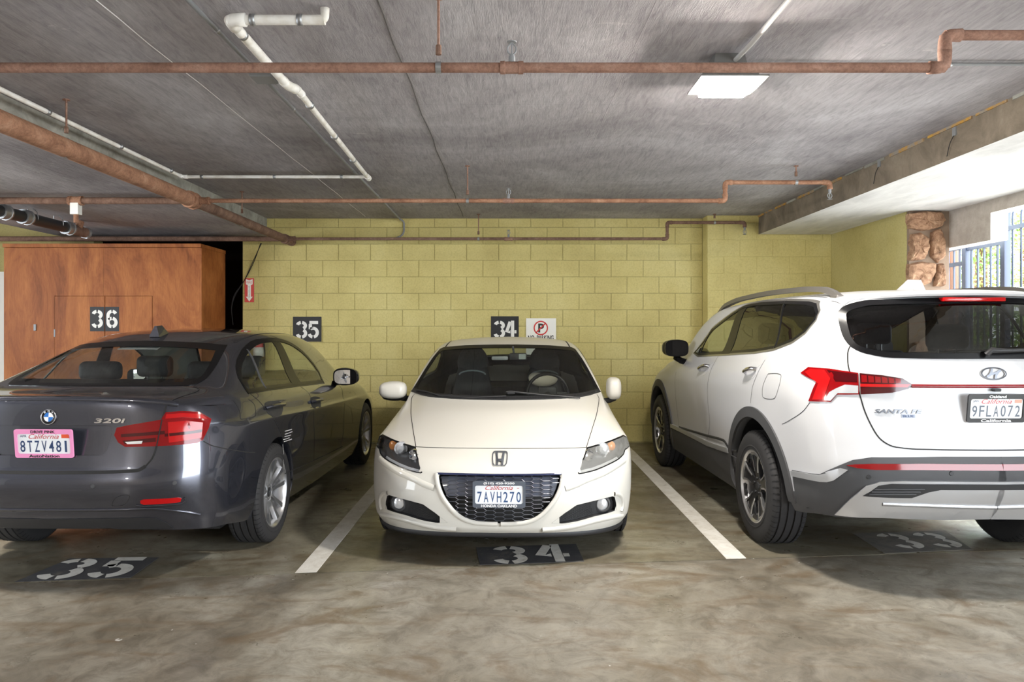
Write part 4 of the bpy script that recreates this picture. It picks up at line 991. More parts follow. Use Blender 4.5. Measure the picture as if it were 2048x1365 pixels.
M['glass'] = glass('window_glass', (0.72, 0.76, 0.73)); M['glass_dark'] = glass('privacy_glass', (0.13, 0.13, 0.13)); M['glass_clear'] = glass('lamp_glass', (0.92, 0.94, 0.96)); M['mirror'] = pmat('mirror_glass', srgb(220, 222, 224), 0.02, 1.0)

def seat(car, x, y, z, face, w=0.5, headrest=True, h=0.62, mat=None, bucket=False):
    mat = mat or M['cloth']; t = None
    def cush(nm, lo, hi, bev, par): return box(nm, lo, hi, mat, par, bev, 4)
    f = face                                               # +1: the seat faces +y
    b = cush('seat', (x - w / 2, y - 0.25, z - 0.1), (x + w / 2, y + 0.25, z + 0.06), 0.05, car.root)
    bm = bmesh.new(); add_box(bm, (x - w / 2, -0.06, 0), (x + w / 2, 0.06, h), 0.05, 4)
    for v in bm.verts:
        k = v.co.z / h
        if bucket: v.co.x = x + (v.co.x - x) * (1 - 0.50 * max(0, k - 0.45) / 0.55)
        v.co.y = y - f * (0.22 + 0.22 * k) + v.co.y; v.co.z += z
    bk = bm_obj('backrest', bm, mat, b, True)
    if headrest:
        yy = y - f * (0.22 + 0.24); zz = z + h
        cush('headrest', (x - 0.14, yy - 0.05, zz + 0.05), (x + 0.14, yy + 0.05, zz + 0.22), 0.045, b)
        for k in (-0.06, 0.06): tube('headrest_post', [(x + k, yy, zz - 0.03), (x + k, yy, zz + 0.08)], 0.006, M['chrome'], b, 8)
    return b
def steering_wheel(car, x, y, z, r, face):
    p = [(x + r * math.cos(a), y + face * (-0.25) * r * math.sin(a), z + 0.95 * r * math.sin(a)) for a in [2 * PI * k / 28 for k in range(28)]]
    V, F = tube_geo([Vector(q) for q in p], 0.015, 8, False, True); o = mesh_obj('steering_wheel', V, F, M['gloss_black'], car.root, True)
    box('hub', (x - 0.08, y - 0.03, z - 0.07), (x + 0.08, y + 0.03, z + 0.06), M['plastic_dark'], o, 0.02, 2)
    for q in ((-r, 0.0), (r, 0.0), (0, -r)): tube('spoke', [(x, y, z), (x + q[0], y - face * 0.25 * q[1], z + 0.95 * q[1])], 0.013, M['plastic_dark'], o, 6)
    tube('column', [(x, y, z), (x, y + face * 0.35, z - 0.12)], 0.03, M['plastic_dark'], o, 8)

def plate(car, c, w, h, tilt, frame_mat, top, bottom, number, num_mat, script_mat, extra=(), frame_txt=None, yaw=0.0):
    """licence plate facing -y with its surrounding frame; c is its centre"""
    R = Matrix.Translation(Vector(c)) @ Matrix.Rotation(yaw, 4, 'Z') @ Matrix.Rotation(tilt, 4, 'X')
    def put(nm, g, mt, par, off):
        V, F = g; o = mesh_obj(nm, [R @ Vector((v[0], -off - v[2], v[1])) for v in V], F, mt, par); return o
    rw, rh = w / 2, h / 2
    def rrect(a, b, r, n=4): return [(sx * (a - r) + r * math.cos(t), sy * (b - r) + r * math.sin(t)) for (sx, sy, t0) in ((1, 1, 0), (-1, 1, PI / 2), (-1, -1, PI), (1, -1, 3 * PI / 2)) for t in [t0 + PI / 2 * k / n for k in range(n + 1)]]
    def slab(poly, d0, d1): return prism_geo(poly, d0, d1, lambda u, v, q: Vector((u, v, q)))
    p = put('license_plate', slab(rrect(rw * 0.97, rh * 0.96, 0.008), 0.0, 0.004), M['plate_white'], car.root, 0.0); fix_normals(p)
    out, inn = rrect(rw, rh, 0.012), rrect(rw * 0.91, rh * 0.70, 0.012)
    n = len(out); V = [Vector((u, v, d)) for d in (0.0, 0.010) for (u, v) in out] + [Vector((u, v - rh * 0.02, d)) for d in (0.0, 0.010) for (u, v) in inn]; F = []
    for i in range(n):
        j = (i + 1) % n; F += [(i, j, n + j, n + i), (n + i, n + j, 3 * n + j, 3 * n + i), (2 * n + j, 2 * n + i, 3 * n + i, 3 * n + j)]
    fr = put('plate_frame', (V, F), frame_mat, p, 0.0); fix_normals(fr)
    ft = frame_txt or M['letter_white']
    if top: put('lettering', [(v.x, v.y + rh * 0.845, 0) for v in fit_geo(text_geo(top, .1, bold=0.002), w * top_w(top), h * 0.085)[0]] and (lambda G: ([(v.x, v.y + rh * 0.84, 0) for v in G[0]], G[1]))(fit_geo(text_geo(top, .1, bold=0.003), w * top_w(top), h * 0.10)), ft, p, 0.0108)
    if bottom: put('lettering', (lambda G: ([(v.x, v.y - rh * 0.86, 0) for v in G[0]], G[1]))(fit_geo(text_geo(bottom, .1, bold=0.003), w * min(0.80, top_w(bottom) * 1.25), h * 0.105)), ft, p, 0.0108)
    put('lettering', (lambda G: ([(v.x, v.y + rh * 0.50, 0) for v in G[0]], G[1]))(fit_geo(text_geo('California', .1, shear=0.42), w * 0.52, h * 0.17)), script_mat, p, 0.0048)
    Gs = []; x = -w * 0.37; adv = w * 0.74 / (len(number) - 1)
    for i, ch in enumerate(number):
        G = fit_geo(text_geo(ch, .1, bold=0.001), adv * (0.70 if ch not in '1I' else 0.30), h * 0.40); Gs.append(([Vector((v.x + x + i * adv, v.y - rh * 0.20, 0)) for v in G[0]], G[1]))
    put('registration_number', join_geo(Gs), num_mat, p, 0.0048)
    for (nm, u, v, a, b, mt, off) in extra:
        if isinstance(nm, str) and nm.startswith('txt:'): G = fit_geo(text_geo(nm[4:], .1), a * w, b * h); put('lettering', ([(q.x + u * rw, q.y + v * rh, 0) for q in G[0]], G[1]), mt, p, off)
        else: put(nm, slab([(u * rw - a * w / 2, v * rh - b * h / 2), (u * rw + a * w / 2, v * rh - b * h / 2), (u * rw + a * w / 2, v * rh + b * h / 2), (u * rw - a * w / 2, v * rh + b * h / 2)], 0, 0.001), mt, p, 0.0045)
    return p
def top_w(t): return min(0.62, 0.042 * len(t))
def lathe_at(name, prof, c, mat, parent, axis=Vector((0, -1, 0)), seg=28):   # turned shape whose axis points along "axis"
    V, F = lathe_geo(prof, seg, 'z'); q = Vector((0, 0, 1)).rotation_difference(Vector(axis).normalized()).to_matrix().to_4x4(); Mx = Matrix.Translation(Vector(c)) @ q
    o = mesh_obj(name, [Mx @ Vector(v) for v in V], F, mat, parent, True); o.data.set_sharp_from_angle(angle=math.radians(35)); return o
def mirror_body(car, c, sx, sy, sz, mat, taper=0.75, name='door_mirror', cut=None):
    bm = bmesh.new(); bmesh.ops.create_cube(bm, size=2.0); bmesh.ops.subdivide_edges(bm, edges=bm.edges[:], cuts=5, use_grid_fill=True)
    for v in bm.verts:
        p = v.co; L = (abs(p.x) ** 3.2 + abs(p.y) ** 3.2 + abs(p.z) ** 3.2) ** (1 / 3.2); p = p / L
        v.co = Vector((c[0] + p.x * sx, c[1] + p.y * sy, c[2] + p.z * sz * (1.0 - (1 - taper) * max(0, p.x * (1 if c[0] > 0 else -1)))))
    return bm_obj(name, bm, mat, car.root, True)

def haze_glass(name, k):
    m = glass(name, (0.92, 0.93, 0.92), 0.1); N, L = m.node_tree.nodes, m.node_tree.links
    src = N['Material Output'].inputs[0].links[0].from_socket; d = N.new('ShaderNodeBsdfDiffuse'); d.inputs['Color'].default_value = srgb(226, 226, 220); x = N.new('ShaderNodeMixShader'); x.inputs[0].default_value = k
    L.new(src, x.inputs[1]); L.new(d.outputs[0], x.inputs[2]); L.new(x.outputs[0], N['Material Output'].inputs[0]); return m
# ------------------------------------------------------------------ three car bodies (x across, y away from the viewer, z up)
def far(xs, ys, z): return [(x, y, z) for x, y in zip(xs, ys)]
# white coupe, nose towards the viewer
cz_ = Car('white_coupe', (-0.058, 4.27, 0), -0.022, 1)
FX = (0.76, 0.66, 0.5, 0.34, 0.17, 0.0)
cz_levels = [
 [(0, .045, .198), (.2, .05, .198), (.4, .085, .193), (.58, .165, .186), (.72, .30, .18), (.785, .46, .175)] + [(.79, .58, .17), (.79, .87, .17), (.80, 1.28, .17), (.80, 1.85, .17), (.80, 2.4, .17), (.81, 2.95, .18), (.82, 3.305, .2), (.80, 3.65, .22)] + far(FX, (3.88, 3.97, 4.02, 4.05, 4.06, 4.06), .24),
 [(0, .005, .245), (.2, .015, .245), (.4, .055, .245), (.6, .145, .245), (.75, .285, .245), (.828, .45, .245)] + [(.846, .58, .245), (.85, .87, .25), (.845, 1.28, .25), (.835, 1.85, .25), (.835, 2.4, .25), (.845, 2.95, .25), (.855, 3.305, .26), (.84, 3.65, .28)] + far((.80, .68, .5, .34, .17, 0), (3.9, 3.99, 4.04, 4.06, 4.07, 4.07), .30),
 [(0, .0, .40), (.2, .008, .40), (.4, .043, .40), (.6, .128, .41), (.765, .28, .42), (.846, .46, .42)] + [(.866, .6, .42), (.873, .87, .42), (.855, 1.28, .42), (.842, 1.85, .42), (.842, 2.4, .42), (.855, 2.95, .42), (.87, 3.305, .43), (.855, 3.65, .45)] + far((.80, .68, .5, .34, .17, 0), (3.91, 4.0, 4.05, 4.07, 4.08, 4.08), .46),
 [(0, .03, .555), (.2, .04, .555), (.4, .078, .555), (.6, .17, .56), (.765, .325, .57), (.846, .49, .58)] + [(.867, .62, .59), (.868, .87, .60), (.850, 1.28, .60), (.85, 1.85, .60), (.85, 2.4, .62), (.862, 2.95, .63), (.872, 3.305, .64), (.85, 3.65, .66)] + far((.79, .68, .5, .34, .17, 0), (3.9, 3.98, 4.03, 4.05, 4.06, 4.06), .68),
 [(0, .12, .632), (.2, .13, .632), (.4, .17, .635), (.58, .262, .643), (.735, .41, .658), (.818, .545, .673)] + [(.850, .67, .692), (.838, .87, .725), (.824, 1.30, .79), (.832, 1.85, .845), (.826, 2.4, .88), (.832, 2.95, .90), (.832, 3.305, .91), (.80, 3.65, .92)] + far((.73, .63, .5, .34, .17, 0), (3.88, 3.95, 3.99, 4.01, 4.02, 4.02), .93)]
cz_rows = [
 [(.80, .65, .722), (.715, .61, .743), (.54, .545, .757), (.28, .50, .764), (0, .485, .767)],
 [(.792, .88, .772), (.725, .86, .802), (.54, .80, .833), (.28, .765, .848), (0, .755, .853)],
 [(.776, 1.34, .862), (.748, 1.42, .93), (.555, 1.19, .927), (.28, 1.055, .916), (0, 1.01, .911)],
 [(.782, 1.88, .93), (.607, 2.02, 1.252), (.42, 1.975, 1.286), (.21, 1.945, 1.298), (0, 1.935, 1.302)],
 [(.772, 2.42, .96), (.585, 2.42, 1.305), (.40, 2.42, 1.343), (.2, 2.42, 1.358), (0, 2.42, 1.363)],
 [(.762, 2.95, .975), (.565, 2.95, 1.285), (.39, 2.95, 1.327), (.2, 2.95, 1.342), (0, 2.95, 1.347)],
 [(.755, 3.3, .98), (.54, 3.35, 1.21), (.38, 3.35, 1.255), (.19, 3.35, 1.272), (0, 3.35, 1.277)],
 [(.71, 3.66, .985), (.50, 3.75, 1.07), (.36, 3.78, 1.095), (.18, 3.8, 1.105), (0, 3.8, 1.11)]]
cz_.body(cz_levels, cz_rows, 6, 8)

# dark grey sedan, tail towards the viewer
bw = Car('grey_sedan', (-2.487, 3.83, 0), -0.019, 1)
FB = (.79, .69, .5, .33, .16, 0)
bw_levels = [
 [(0, .10, .335), (.2, .10, .335), (.42, .105, .33), (.62, .135, .32), (.76, .22, .305), (.83, .36, .29)] + [(.855, .6, .25), (.86, 1.04, .22), (.865, 1.6, .20), (.865, 2.2, .19), (.865, 2.8, .19), (.86, 3.35, .19), (.85, 3.85, .19), (.83, 4.2, .19)] + far(FB, (4.40, 4.5, 4.57, 4.6, 4.61, 4.61), .19),
 [(0, .035, .43), (.2, .035, .43), (.42, .042, .43), (.63, .085, .425), (.78, .185, .42), (.86, .345, .41)] + [(.887, .6, .40), (.90, 1.04, .38), (.888, 1.6, .33), (.885, 2.2, .32), (.885, 2.8, .32), (.888, 3.35, .33), (.90, 3.85, .36), (.88, 4.2, .36)] + far((.81, .69, .5, .33, .16, 0), (4.42, 4.54, 4.6, 4.62, 4.63, 4.63), .38),
 [(0, .0, .60), (.2, .0, .60), (.42, .008, .60), (.63, .05, .605), (.785, .155, .615), (.868, .33, .62)] + [(.897, .6, .62), (.9055, 1.04, .62), (.898, 1.6, .57), (.893, 2.2, .55), (.893, 2.8, .55), (.897, 3.35, .56), (.9055, 3.85, .58), (.88, 4.2, .58)] + far((.80, .69, .5, .33, .16, 0), (4.41, 4.53, 4.59, 4.61, 4.62, 4.62), .56),
 [(0, .022, .69), (.2, .022, .69), (.42, .03, .69), (.63, .066, .69), (.78, .165, .70), (.864, .335, .71)] + [(.895, .6, .72), (.904, 1.04, .74), (.898, 1.6, .69), (.894, 2.2, .67), (.894, 2.8, .66), (.896, 3.35, .67), (.9, 3.85, .68), (.87, 4.2, .67)] + far((.78, .68, .5, .33, .16, 0), (4.41, 4.52, 4.58, 4.61, 4.62, 4.62), .63),
 [(0, .043, .82), (.2, .043, .82), (.42, .051, .82), (.625, .085, .82), (.768, .178, .825), (.852, .343, .83)] + [(.894, .6, .838), (.9055, 1.04, .832), (.903, 1.6, .806), (.900, 2.2, .784), (.898, 2.8, .764), (.894, 3.35, .748), (.889, 3.85, .73), (.845, 4.2, .70)] + far((.75, .65, .48, .32, .16, 0), (4.405, 4.51, 4.57, 4.595, 4.605, 4.605), .655),
 [(0, .05, .88), (.2, .05, .88), (.42, .058, .88), (.62, .092, .88), (.765, .18, .885), (.846, .345, .885)] + [(.884, .6, .872), (.893, 1.04, .862), (.891, 1.6, .832), (.888, 2.2, .808), (.885, 2.8, .787), (.881, 3.35, .770), (.876, 3.85, .752), (.83, 4.2, .725)] + far((.74, .64, .48, .32, .16, 0), (4.40, 4.5, 4.56, 4.59, 4.6, 4.6), .675),
 [(0, .06, 1.035), (.2, .062, 1.034), (.42, .075, 1.03), (.60, .112, 1.018), (.72, .20, .998), (.79, .36, .982)] + [(.84, .6, .972), (.862, 1.04, .957), (.866, 1.6, .935), (.864, 2.2, .912), (.862, 2.8, .888), (.85, 3.35, .86), (.834, 3.85, .822), (.785, 4.2, .775)] + far((.70, .60, .45, .30, .15, 0), (4.38, 4.47, 4.53, 4.56, 4.57, 4.57), .71)]
bw_rows = [
 [(.785, .57, 1.035), (.67, .54, 1.078), (.50, .51, 1.088), (.25, .49, 1.093), (0, .48, 1.094)],
 [(.80, 1.02, 1.025), (.583, 1.16, 1.285), (.43, 1.10, 1.325), (.22, 1.065, 1.342), (0, 1.05, 1.347)],
 [(.80, 1.6, 1.005), (.595, 1.66, 1.375), (.43, 1.62, 1.408), (.22, 1.6, 1.426), (0, 1.6, 1.431)],
 [(.80, 2.2, .982), (.602, 2.2, 1.376), (.43, 2.2, 1.412), (.22, 2.2, 1.430), (0, 2.2, 1.436)],
 [(.797, 2.8, .958), (.602, 2.76, 1.31), (.43, 2.68, 1.362), (.22, 2.64, 1.384), (0, 2.62, 1.39)],
 [(.787, 3.36, .925), (.725, 3.45, .96), (.5, 3.6, .975), (.25, 3.67, .98), (0, 3.69, .98)],
 [(.772, 3.85, .875), (.68, 3.88, .905), (.5, 3.95, .92), (.25, 3.97, .93), (0, 3.98, .934)],
 [(.715, 4.2, .812), (.62, 4.22, .828), (.45, 4.25, .838), (.22, 4.27, .843), (0, 4.28, .845)]]
bw.body(bw_levels, bw_rows, 6, 8)

# white sport utility, tail towards the viewer
sf = Car('white_suv', (2.598, 3.785, 0), 0.019, -1)
FS = (.81, .71, .55, .37, .18, 0)
sf_levels = [
 [(0, .11, .40), (.22, .11, .40), (.45, .12, .40), (.66, .145, .395), (.78, .22, .385), (.835, .34, .37)] + [(.858, .5, .34), (.89, 1.07, .28), (.885, 1.7, .25), (.885, 2.4, .25), (.885, 3.0, .25), (.885, 3.42, .25), (.88, 3.835, .25), (.86, 4.3, .26)] + far(FS, (4.52, 4.64, 4.71, 4.74, 4.76, 4.76), .28),
 [(0, .05, .49), (.22, .05, .49), (.45, .058, .49), (.66, .085, .49), (.805, .17, .48), (.872, .325, .46)] + [(.897, .5, .44), (.945, 1.07, .40), (.92, 1.7, .36), (.915, 2.4, .36), (.915, 3.0, .36), (.92, 3.42, .37), (.945, 3.835, .40), (.91, 4.3, .42)] + far((.84, .72, .55, .37, .18, 0), (4.54, 4.66, 4.73, 4.76, 4.78, 4.78), .44),
 [(0, .0, .68), (.22, .0, .68), (.45, .008, .68), (.67, .036, .68), (.825, .135, .68), (.892, .31, .67)] + [(.913, .5, .66), (.95, 1.07, .62), (.927, 1.7, .55), (.917, 2.4, .53), (.917, 3.0, .53), (.925, 3.42, .56), (.95, 3.835, .62), (.915, 4.3, .62)] + far((.84, .72, .55, .37, .18, 0), (4.54, 4.66, 4.73, 4.76, 4.78, 4.78), .62),
 [(0, .025, .80), (.22, .025, .80), (.45, .032, .80), (.67, .058, .80), (.83, .15, .80), (.902, .32, .80)] + [(.922, .5, .80), (.948, 1.07, .80), (.938, 1.7, .76), (.932, 2.4, .74), (.932, 3.0, .73), (.938, 3.42, .74), (.947, 3.835, .77), (.91, 4.3, .76)] + far((.83, .71, .55, .37, .18, 0), (4.53, 4.65, 4.72, 4.75, 4.77, 4.77), .74),
 [(0, .055, 1.0), (.22, .055, 1.0), (.45, .062, 1.0), (.66, .086, 1.0), (.825, .165, 1.0), (.907, .33, 1.0)] + [(.932, .5, 1.0), (.94, 1.07, 1.0), (.938, 1.7, .975), (.935, 2.4, .955), (.935, 3.0, .94), (.935, 3.42, .92), (.935, 3.835, .90), (.885, 4.3, .86)] + far((.80, .70, .53, .36, .18, 0), (4.51, 4.62, 4.69, 4.73, 4.74, 4.74), .83),
 [(0, .062, 1.13), (.22, .063, 1.13), (.45, .07, 1.13), (.64, .092, 1.13), (.80, .17, 1.13), (.885, .335, 1.13)] + [(.915, .5, 1.13), (.926, 1.07, 1.11), (.925, 1.7, 1.08), (.92, 2.4, 1.055), (.918, 3.0, 1.03), (.912, 3.42, 1.01), (.90, 3.835, .985), (.85, 4.3, .93)] + far((.77, .68, .52, .36, .18, 0), (4.49, 4.6, 4.67, 4.7, 4.72, 4.72), .89),
 [(0, .085, 1.25), (.22, .086, 1.25), (.44, .095, 1.25), (.62, .118, 1.25), (.765, .195, 1.25), (.842, .345, 1.25)] + [(.872, .5, 1.25), (.884, 1.07, 1.23), (.88, 1.7, 1.195), (.873, 2.4, 1.16), (.868, 3.0, 1.12), (.862, 3.42, 1.085), (.848, 3.835, 1.04), (.795, 4.3, .98)] + far((.72, .63, .48, .33, .16, 0), (4.47, 4.57, 4.63, 4.66, 4.68, 4.68), .93)]
sf_rows = [
 [(.828, .47, 1.36), (.705, .39, 1.57), (.48, .325, 1.60), (.24, .30, 1.612), (0, .29, 1.615)],
 [(.84, 1.07, 1.31), (.705, 1.05, 1.617), (.5, 1.0, 1.662), (.25, .98, 1.678), (0, .97, 1.683)],
 [(.838, 1.7, 1.265), (.705, 1.7, 1.622), (.5, 1.7, 1.668), (.25, 1.7, 1.686), (0, 1.7, 1.692)],
 [(.835, 2.4, 1.225), (.702, 2.4, 1.60), (.5, 2.4, 1.648), (.25, 2.4, 1.666), (0, 2.4, 1.672)],
 [(.832, 3.0, 1.18), (.695, 2.92, 1.51), (.5, 2.83, 1.572), (.25, 2.79, 1.595), (0, 2.77, 1.60)],
 [(.82, 3.46, 1.125), (.77, 3.56, 1.16), (.52, 3.72, 1.165), (.26, 3.8, 1.165), (0, 3.83, 1.165)],
 [(.79, 3.93, 1.085), (.70, 3.99, 1.11), (.5, 4.05, 1.125), (.25, 4.08, 1.13), (0, 4.09, 1.13)],
 [(.74, 4.31, 1.018), (.66, 4.33, 1.035), (.48, 4.37, 1.045), (.24, 4.4, 1.05), (0, 4.41, 1.05)]]
sf.body(sf_levels, sf_rows, 6, 8)
# ------------------------------------------------------------------ white coupe: glass, lamps, grille, trim
C = cz_; C.wy = 0.95; C.wx = 0.30; C.ymid = 2.35
L1 = lambda pts: [(745 + x / 5.935, 850 + y / 5.935) for x, y in pts]
ws = C.px2([(1011, 690), (950, 691), (890, 695), (880, 699), (866, 716), (850, 740), (836, 763), (822.5, 784), (845, 791.5), (880, 796.5), (940, 799.8), (1011, 801)], 'front', True)
ws = [(0.0, ws[0][1])] + ws[1:-1] + [(0.0, ws[-1][1])]
wsf = [(u, v) for u, v in sm(ws[0:4], 3)] + [tuple(q) for q in sm(ws[4:8], 2)] + [tuple(q) for q in sm(ws[7:], 3)][1:]
wsfull = wsf + [(-u, v) for u, v in wsf[::-1] if u > 1e-6]
C.hole(inset_poly(wsfull, 0.014), 'front')
rg = [(0.0, 3.08), (.36, 3.08), (.42, 3.13), (.43, 3.6), (.38, 3.72), (0, 3.73)]; rgf = rg + [(-u, v) for u, v in rg[::-1] if u > 0]
C.hole(inset_poly(rgf, 0.012), 'top')
sw = [(1.66, .995), (2.2, 1.0), (2.78, 1.01), (2.86, 1.05), (2.74, 1.19), (2.55, 1.255), (2.3, 1.262), (2.12, 1.235), (1.92, 1.14)]
C.hole(inset_poly(sw, 0.012), 'side')
hl = C.px2(L1([(125, 112), (180, 142), (300, 195), (410, 232), (515, 264), (545, 400), (592, 568), (575, 580), (520, 572), (400, 540), (250, 470), (130, 395), (90, 345), (79, 290), (95, 190)]), 'wrap')
C.hole(hl, 'wrap')
gr_ = C.px2([(1002, 949), (940, 948), (876, 948), (878, 966), (886, 990), (899, 1010), (918, 1030), (938, 1041), (958, 1045.5), (1002, 1047)], 'front', True)
gr_ = [(0, gr_[0][1])] + gr_[1:-1] + [(0, gr_[-1][1])]; grs = gr_[:3] + [tuple(q) for q in sm(gr_[2:], 3)][1:]; grf = grs + [(-u, v) for u, v in grs[::-1] if u > 1e-6]
C.hole(grf, 'front', lambda p: p.y < 0.4)
fg = C.px2(L1([(178, 830), (300, 865), (450, 905), (600, 945), (740, 1045), (890, 1163), (760, 1165), (600, 1137), (400, 1075), (250, 1035), (158, 1000), (158, 920)]), 'wrap')
C.hole(fg, 'wrap')
C.arch(.87, .30, .335); C.arch(3.305, .30, .335); C.finish(M['paint_white'], M['cabin'], (1.2, 3.9, .5))
tag(C.root, 'white two door coupe parked nose out in stall 34', 'car', 'parked cars')
glass_ = C.patch('windshield', wsfull, 'front', M['glass'], 0.002, step=0.06, skirt=0.004)[0]
C.patch('glass_border', wsfull, 'front', M['gloss_black'], 0.0035, hole=inset_poly(wsfull, 0.026), step=0.06, skirt=0.002, parent=glass_)
C.patch('rear_window', rgf, 'top', M['glass'], 0.002, step=0.08, skirt=0.003); C.patch('rear_window_border', rgf, 'top', M['gloss_black'], 0.003, hole=inset_poly(rgf, 0.03), step=0.08, skirt=0.003)
C.patch('side_window', sw, 'side', M['glass'], 0.002, step=0.06, skirt=0.003, sides=(1, -1)); C.patch('window_trim', sw, 'side', M['gloss_black'], 0.0035, hole=inset_poly(sw, 0.02), step=0.06, skirt=0.003, sides=(1, -1))
# cowl grille and wipers
lo_ = [p for p in wsf if p[1] <= wsf[-1][1] + 0.04]
bot = [tuple(q) for q in sm(ws[7:], 6)]
cw = bot + [(u * 0.985, v + 0.020) for u, v in bot[::-1]]
cwf = bot + [(-u, v) for u, v in bot[::-1] if u > 1e-6]; cwf = cwf + [(u * 0.97, v + 0.018) for u, v in cwf[::-1]]
cowl = C.patch('cowl_panel', cwf, 'front', M['plastic_dark'], 0.008, step=0.08, skirt=0.01)[0]
V = []; F = []
for k in range(120):
    u = -0.70 + 1.4 * k / 119; vb = np.interp(abs(u), [b[0] for b in bot[::-1]], [b[1] for b in bot[::-1]])
    h0, n0 = C.hit(u, vb + 0.002, 'front'); h1, n1 = C.hit(u, vb + 0.013, 'front'); o = len(V)
    V += [h0 + n0 * 0.0095 + Vector((-.0022, 0, 0)), h0 + n0 * 0.0095 + Vector((.0022, 0, 0)), h1 + n1 * 0.0095 + Vector((.0022, 0, 0)), h1 + n1 * 0.0095 + Vector((-.0022, 0, 0))]; F.append((o, o + 1, o + 2, o + 3))
o = mesh_obj('cowl_slots', V, F, M['black'], cowl); o['kind'] = 'stuff'
for pts in ([(1160, 799), (1080, 793), (1020, 786.5), (1012, 788)], [(1012, 796), (940, 799), (880, 795), (850, 786), (835, 784)]):
    q = [p + Vector((0, -0.012, 0.012)) for p in C.px(pts)]; tube('wiper', [tuple(v) for v in q], 0.007, M['plastic_dark'], C.root, 6)
box('wiper_pivot', Vector(C.px([(1022, 789)])[0]) + Vector((-.03, -.03, 0)), Vector(C.px([(1022, 789)])[0]) + Vector((.03, .0, .022)), M['plastic_dark'], C.root, 0.006)
# panel gaps
hs = C.px2([(829, 789), (823.5, 797), (822, 822), (825, 852), (829.5, 880), (832, 894)], 'front', True); C.ribbon('panel_gap', hs, 'front', 0.0045, M['seam'], 0.0012, (1, -1))
he = C.px2([(832, 894.5), (870, 896), (930, 897), (1002, 897.5)], 'front', True); he[-1] = (0, he[-1][1]); C.ribbon('panel_gap', he, 'front', 0.006, M['seam'], 0.0012, (1, -1))
C.ribbon('roof_gap', [(.545, 2.02), (.53, 2.3), (.51, 2.8), (.49, 3.1)], 'top', 0.014, M['seam'], 0.001, (1, -1))
C.ribbon('panel_gap', [(1.45, .80), (1.40, .6), (1.40, .35), (1.5, .25)], 'side', 0.005, M['seam'], 0.0012, (1, -1)); C.ribbon('panel_gap', [(2.85, .98), (2.86, .7), (2.75, .4), (2.7, .27)], 'side', 0.005, M['seam'], 0.0012, (1, -1))
# headlamps
for sg in (1, -1):
    b = C.patch('headlight', hl, 'wrap', M['lamp_dark'] if 'lamp_dark' in M else M.setdefault('lamp_dark', pmat('lamp_bowl', srgb(120, 122, 126), 0.22, 0.8)), -0.045, None, (sg,), 0.05, -0.046)[0]
    C.patch('lamp_edge', hl, 'wrap', M['gloss_black'], 0.0015, b, (sg,), 0.06, 0.004, hole=inset_poly(hl, 0.006))
    cl = C.px(L1([(320, 300)]))[0]; cl = Vector((abs(cl.x) * sg, cl.y, cl.z)); ax = Vector((0.10 * sg, -1, 0.05))
    lathe_at('projector', [(0.0, 0.022), (0.022, 0.016), (0.034, 0.0), (0.036, -0.004), (0.044, 0.0), (0.046, -0.05)], cl + Vector((0, 0.052, 0)), M['clear_lens'], b, ax)
    ca = C.px(L1([(190, 262)]))[0]; ca = Vector((abs(ca.x) * sg, ca.y, ca.z)); lathe_at('indicator', [(0.0, 0.012), (0.02, 0.01), (0.032, 0.0), (0.034, -0.03)], ca + Vector((-0.02 * sg, 0.05, 0)), M['amber'], b, Vector((0.5 * sg, -1, 0)))
    ch = C.px(L1([(475, 370)]))[0]; ch = Vector((abs(ch.x) * sg, ch.y, ch.z)); lathe_at('high_beam', [(0.0, -0.02), (0.012, -0.018), (0.028, 0.0), (0.033, 0.006), (0.036, -0.02)], ch + Vector((0, 0.046, 0)), M['chrome'], b, ax)
    C.ribbon('running_light', C.px2(L1([(135, 360), (260, 432), (400, 495), (560, 545)]), 'wrap'), 'wrap', 0.016, M['clear_lens'], -0.02, (sg,), b)
    C.patch('lamp_cover', inset_poly(hl, 0.002), 'wrap', M['glass_clear'] if sg < 0 else M.setdefault('glass_haze', haze_glass('hazed_lamp_glass', 0.13)), 0.0005, b, (sg,), 0.05, 0)
# grille with hexagonal mesh
b = C.patch('grille', grf, 'front', M['black'], -0.055, step=0.08, skirt=-0.056)[0]
zt = max(v for u, v in grf); zb_ = min(v for u, v in grf)
slate = M['slate'] = pmat('slate_plastic', srgb(62, 68, 84), 0.3, 0, 0.5)
up = [(u, v) for u, v in grf if v > zb_ + 0.46 * (zt - zb_)]
C.patch('blanking_panel', inset_poly(up, 0.012), 'front', slate, -0.022, b, step=0.08, skirt=0.004)
V = []; F = []; pw, ph = 0.0565, 0.0243; ins = inset_poly(grf, 0.004)
def seg3(p, q, r=0.0022):
    a = C.hit(p[0], p[1], 'front'); c2 = C.hit(q[0], q[1], 'front'); g = tube_geo([a[0] + Vector((0, 0.010, 0)), c2[0] + Vector((0, 0.010, 0))], r, 4, False); o = len(V); V.extend(g[0]); F.extend([tuple(i + o for i in f) for f in g[1]])
for i in range(-8, 9):
    for j in range(-2, 12):
        cx, cy = i * pw, zb_ + j * ph + (ph / 2 if i % 2 else 0)
        pts = [(cx - pw * 0.34, cy + ph / 2), (cx + pw * 0.34, cy + ph / 2), (cx + pw * 0.66, cy), (cx + pw * 0.34, cy - ph / 2)]
        for p, q in ((pts[0], pts[1]), (pts[1], pts[2]), (pts[2], pts[3])):
            if inpoly([p[0], q[0]], [p[1], q[1]], ins).all(): seg3(p, q)
o = mesh_obj('hexagon_mesh', V, F, M.setdefault('mesh_metal', pmat('grille_mesh', srgb(96, 98, 106), 0.3, 0.6)), b)
gt = [(u, v) for u, v in grf if v > zt - 0.004]
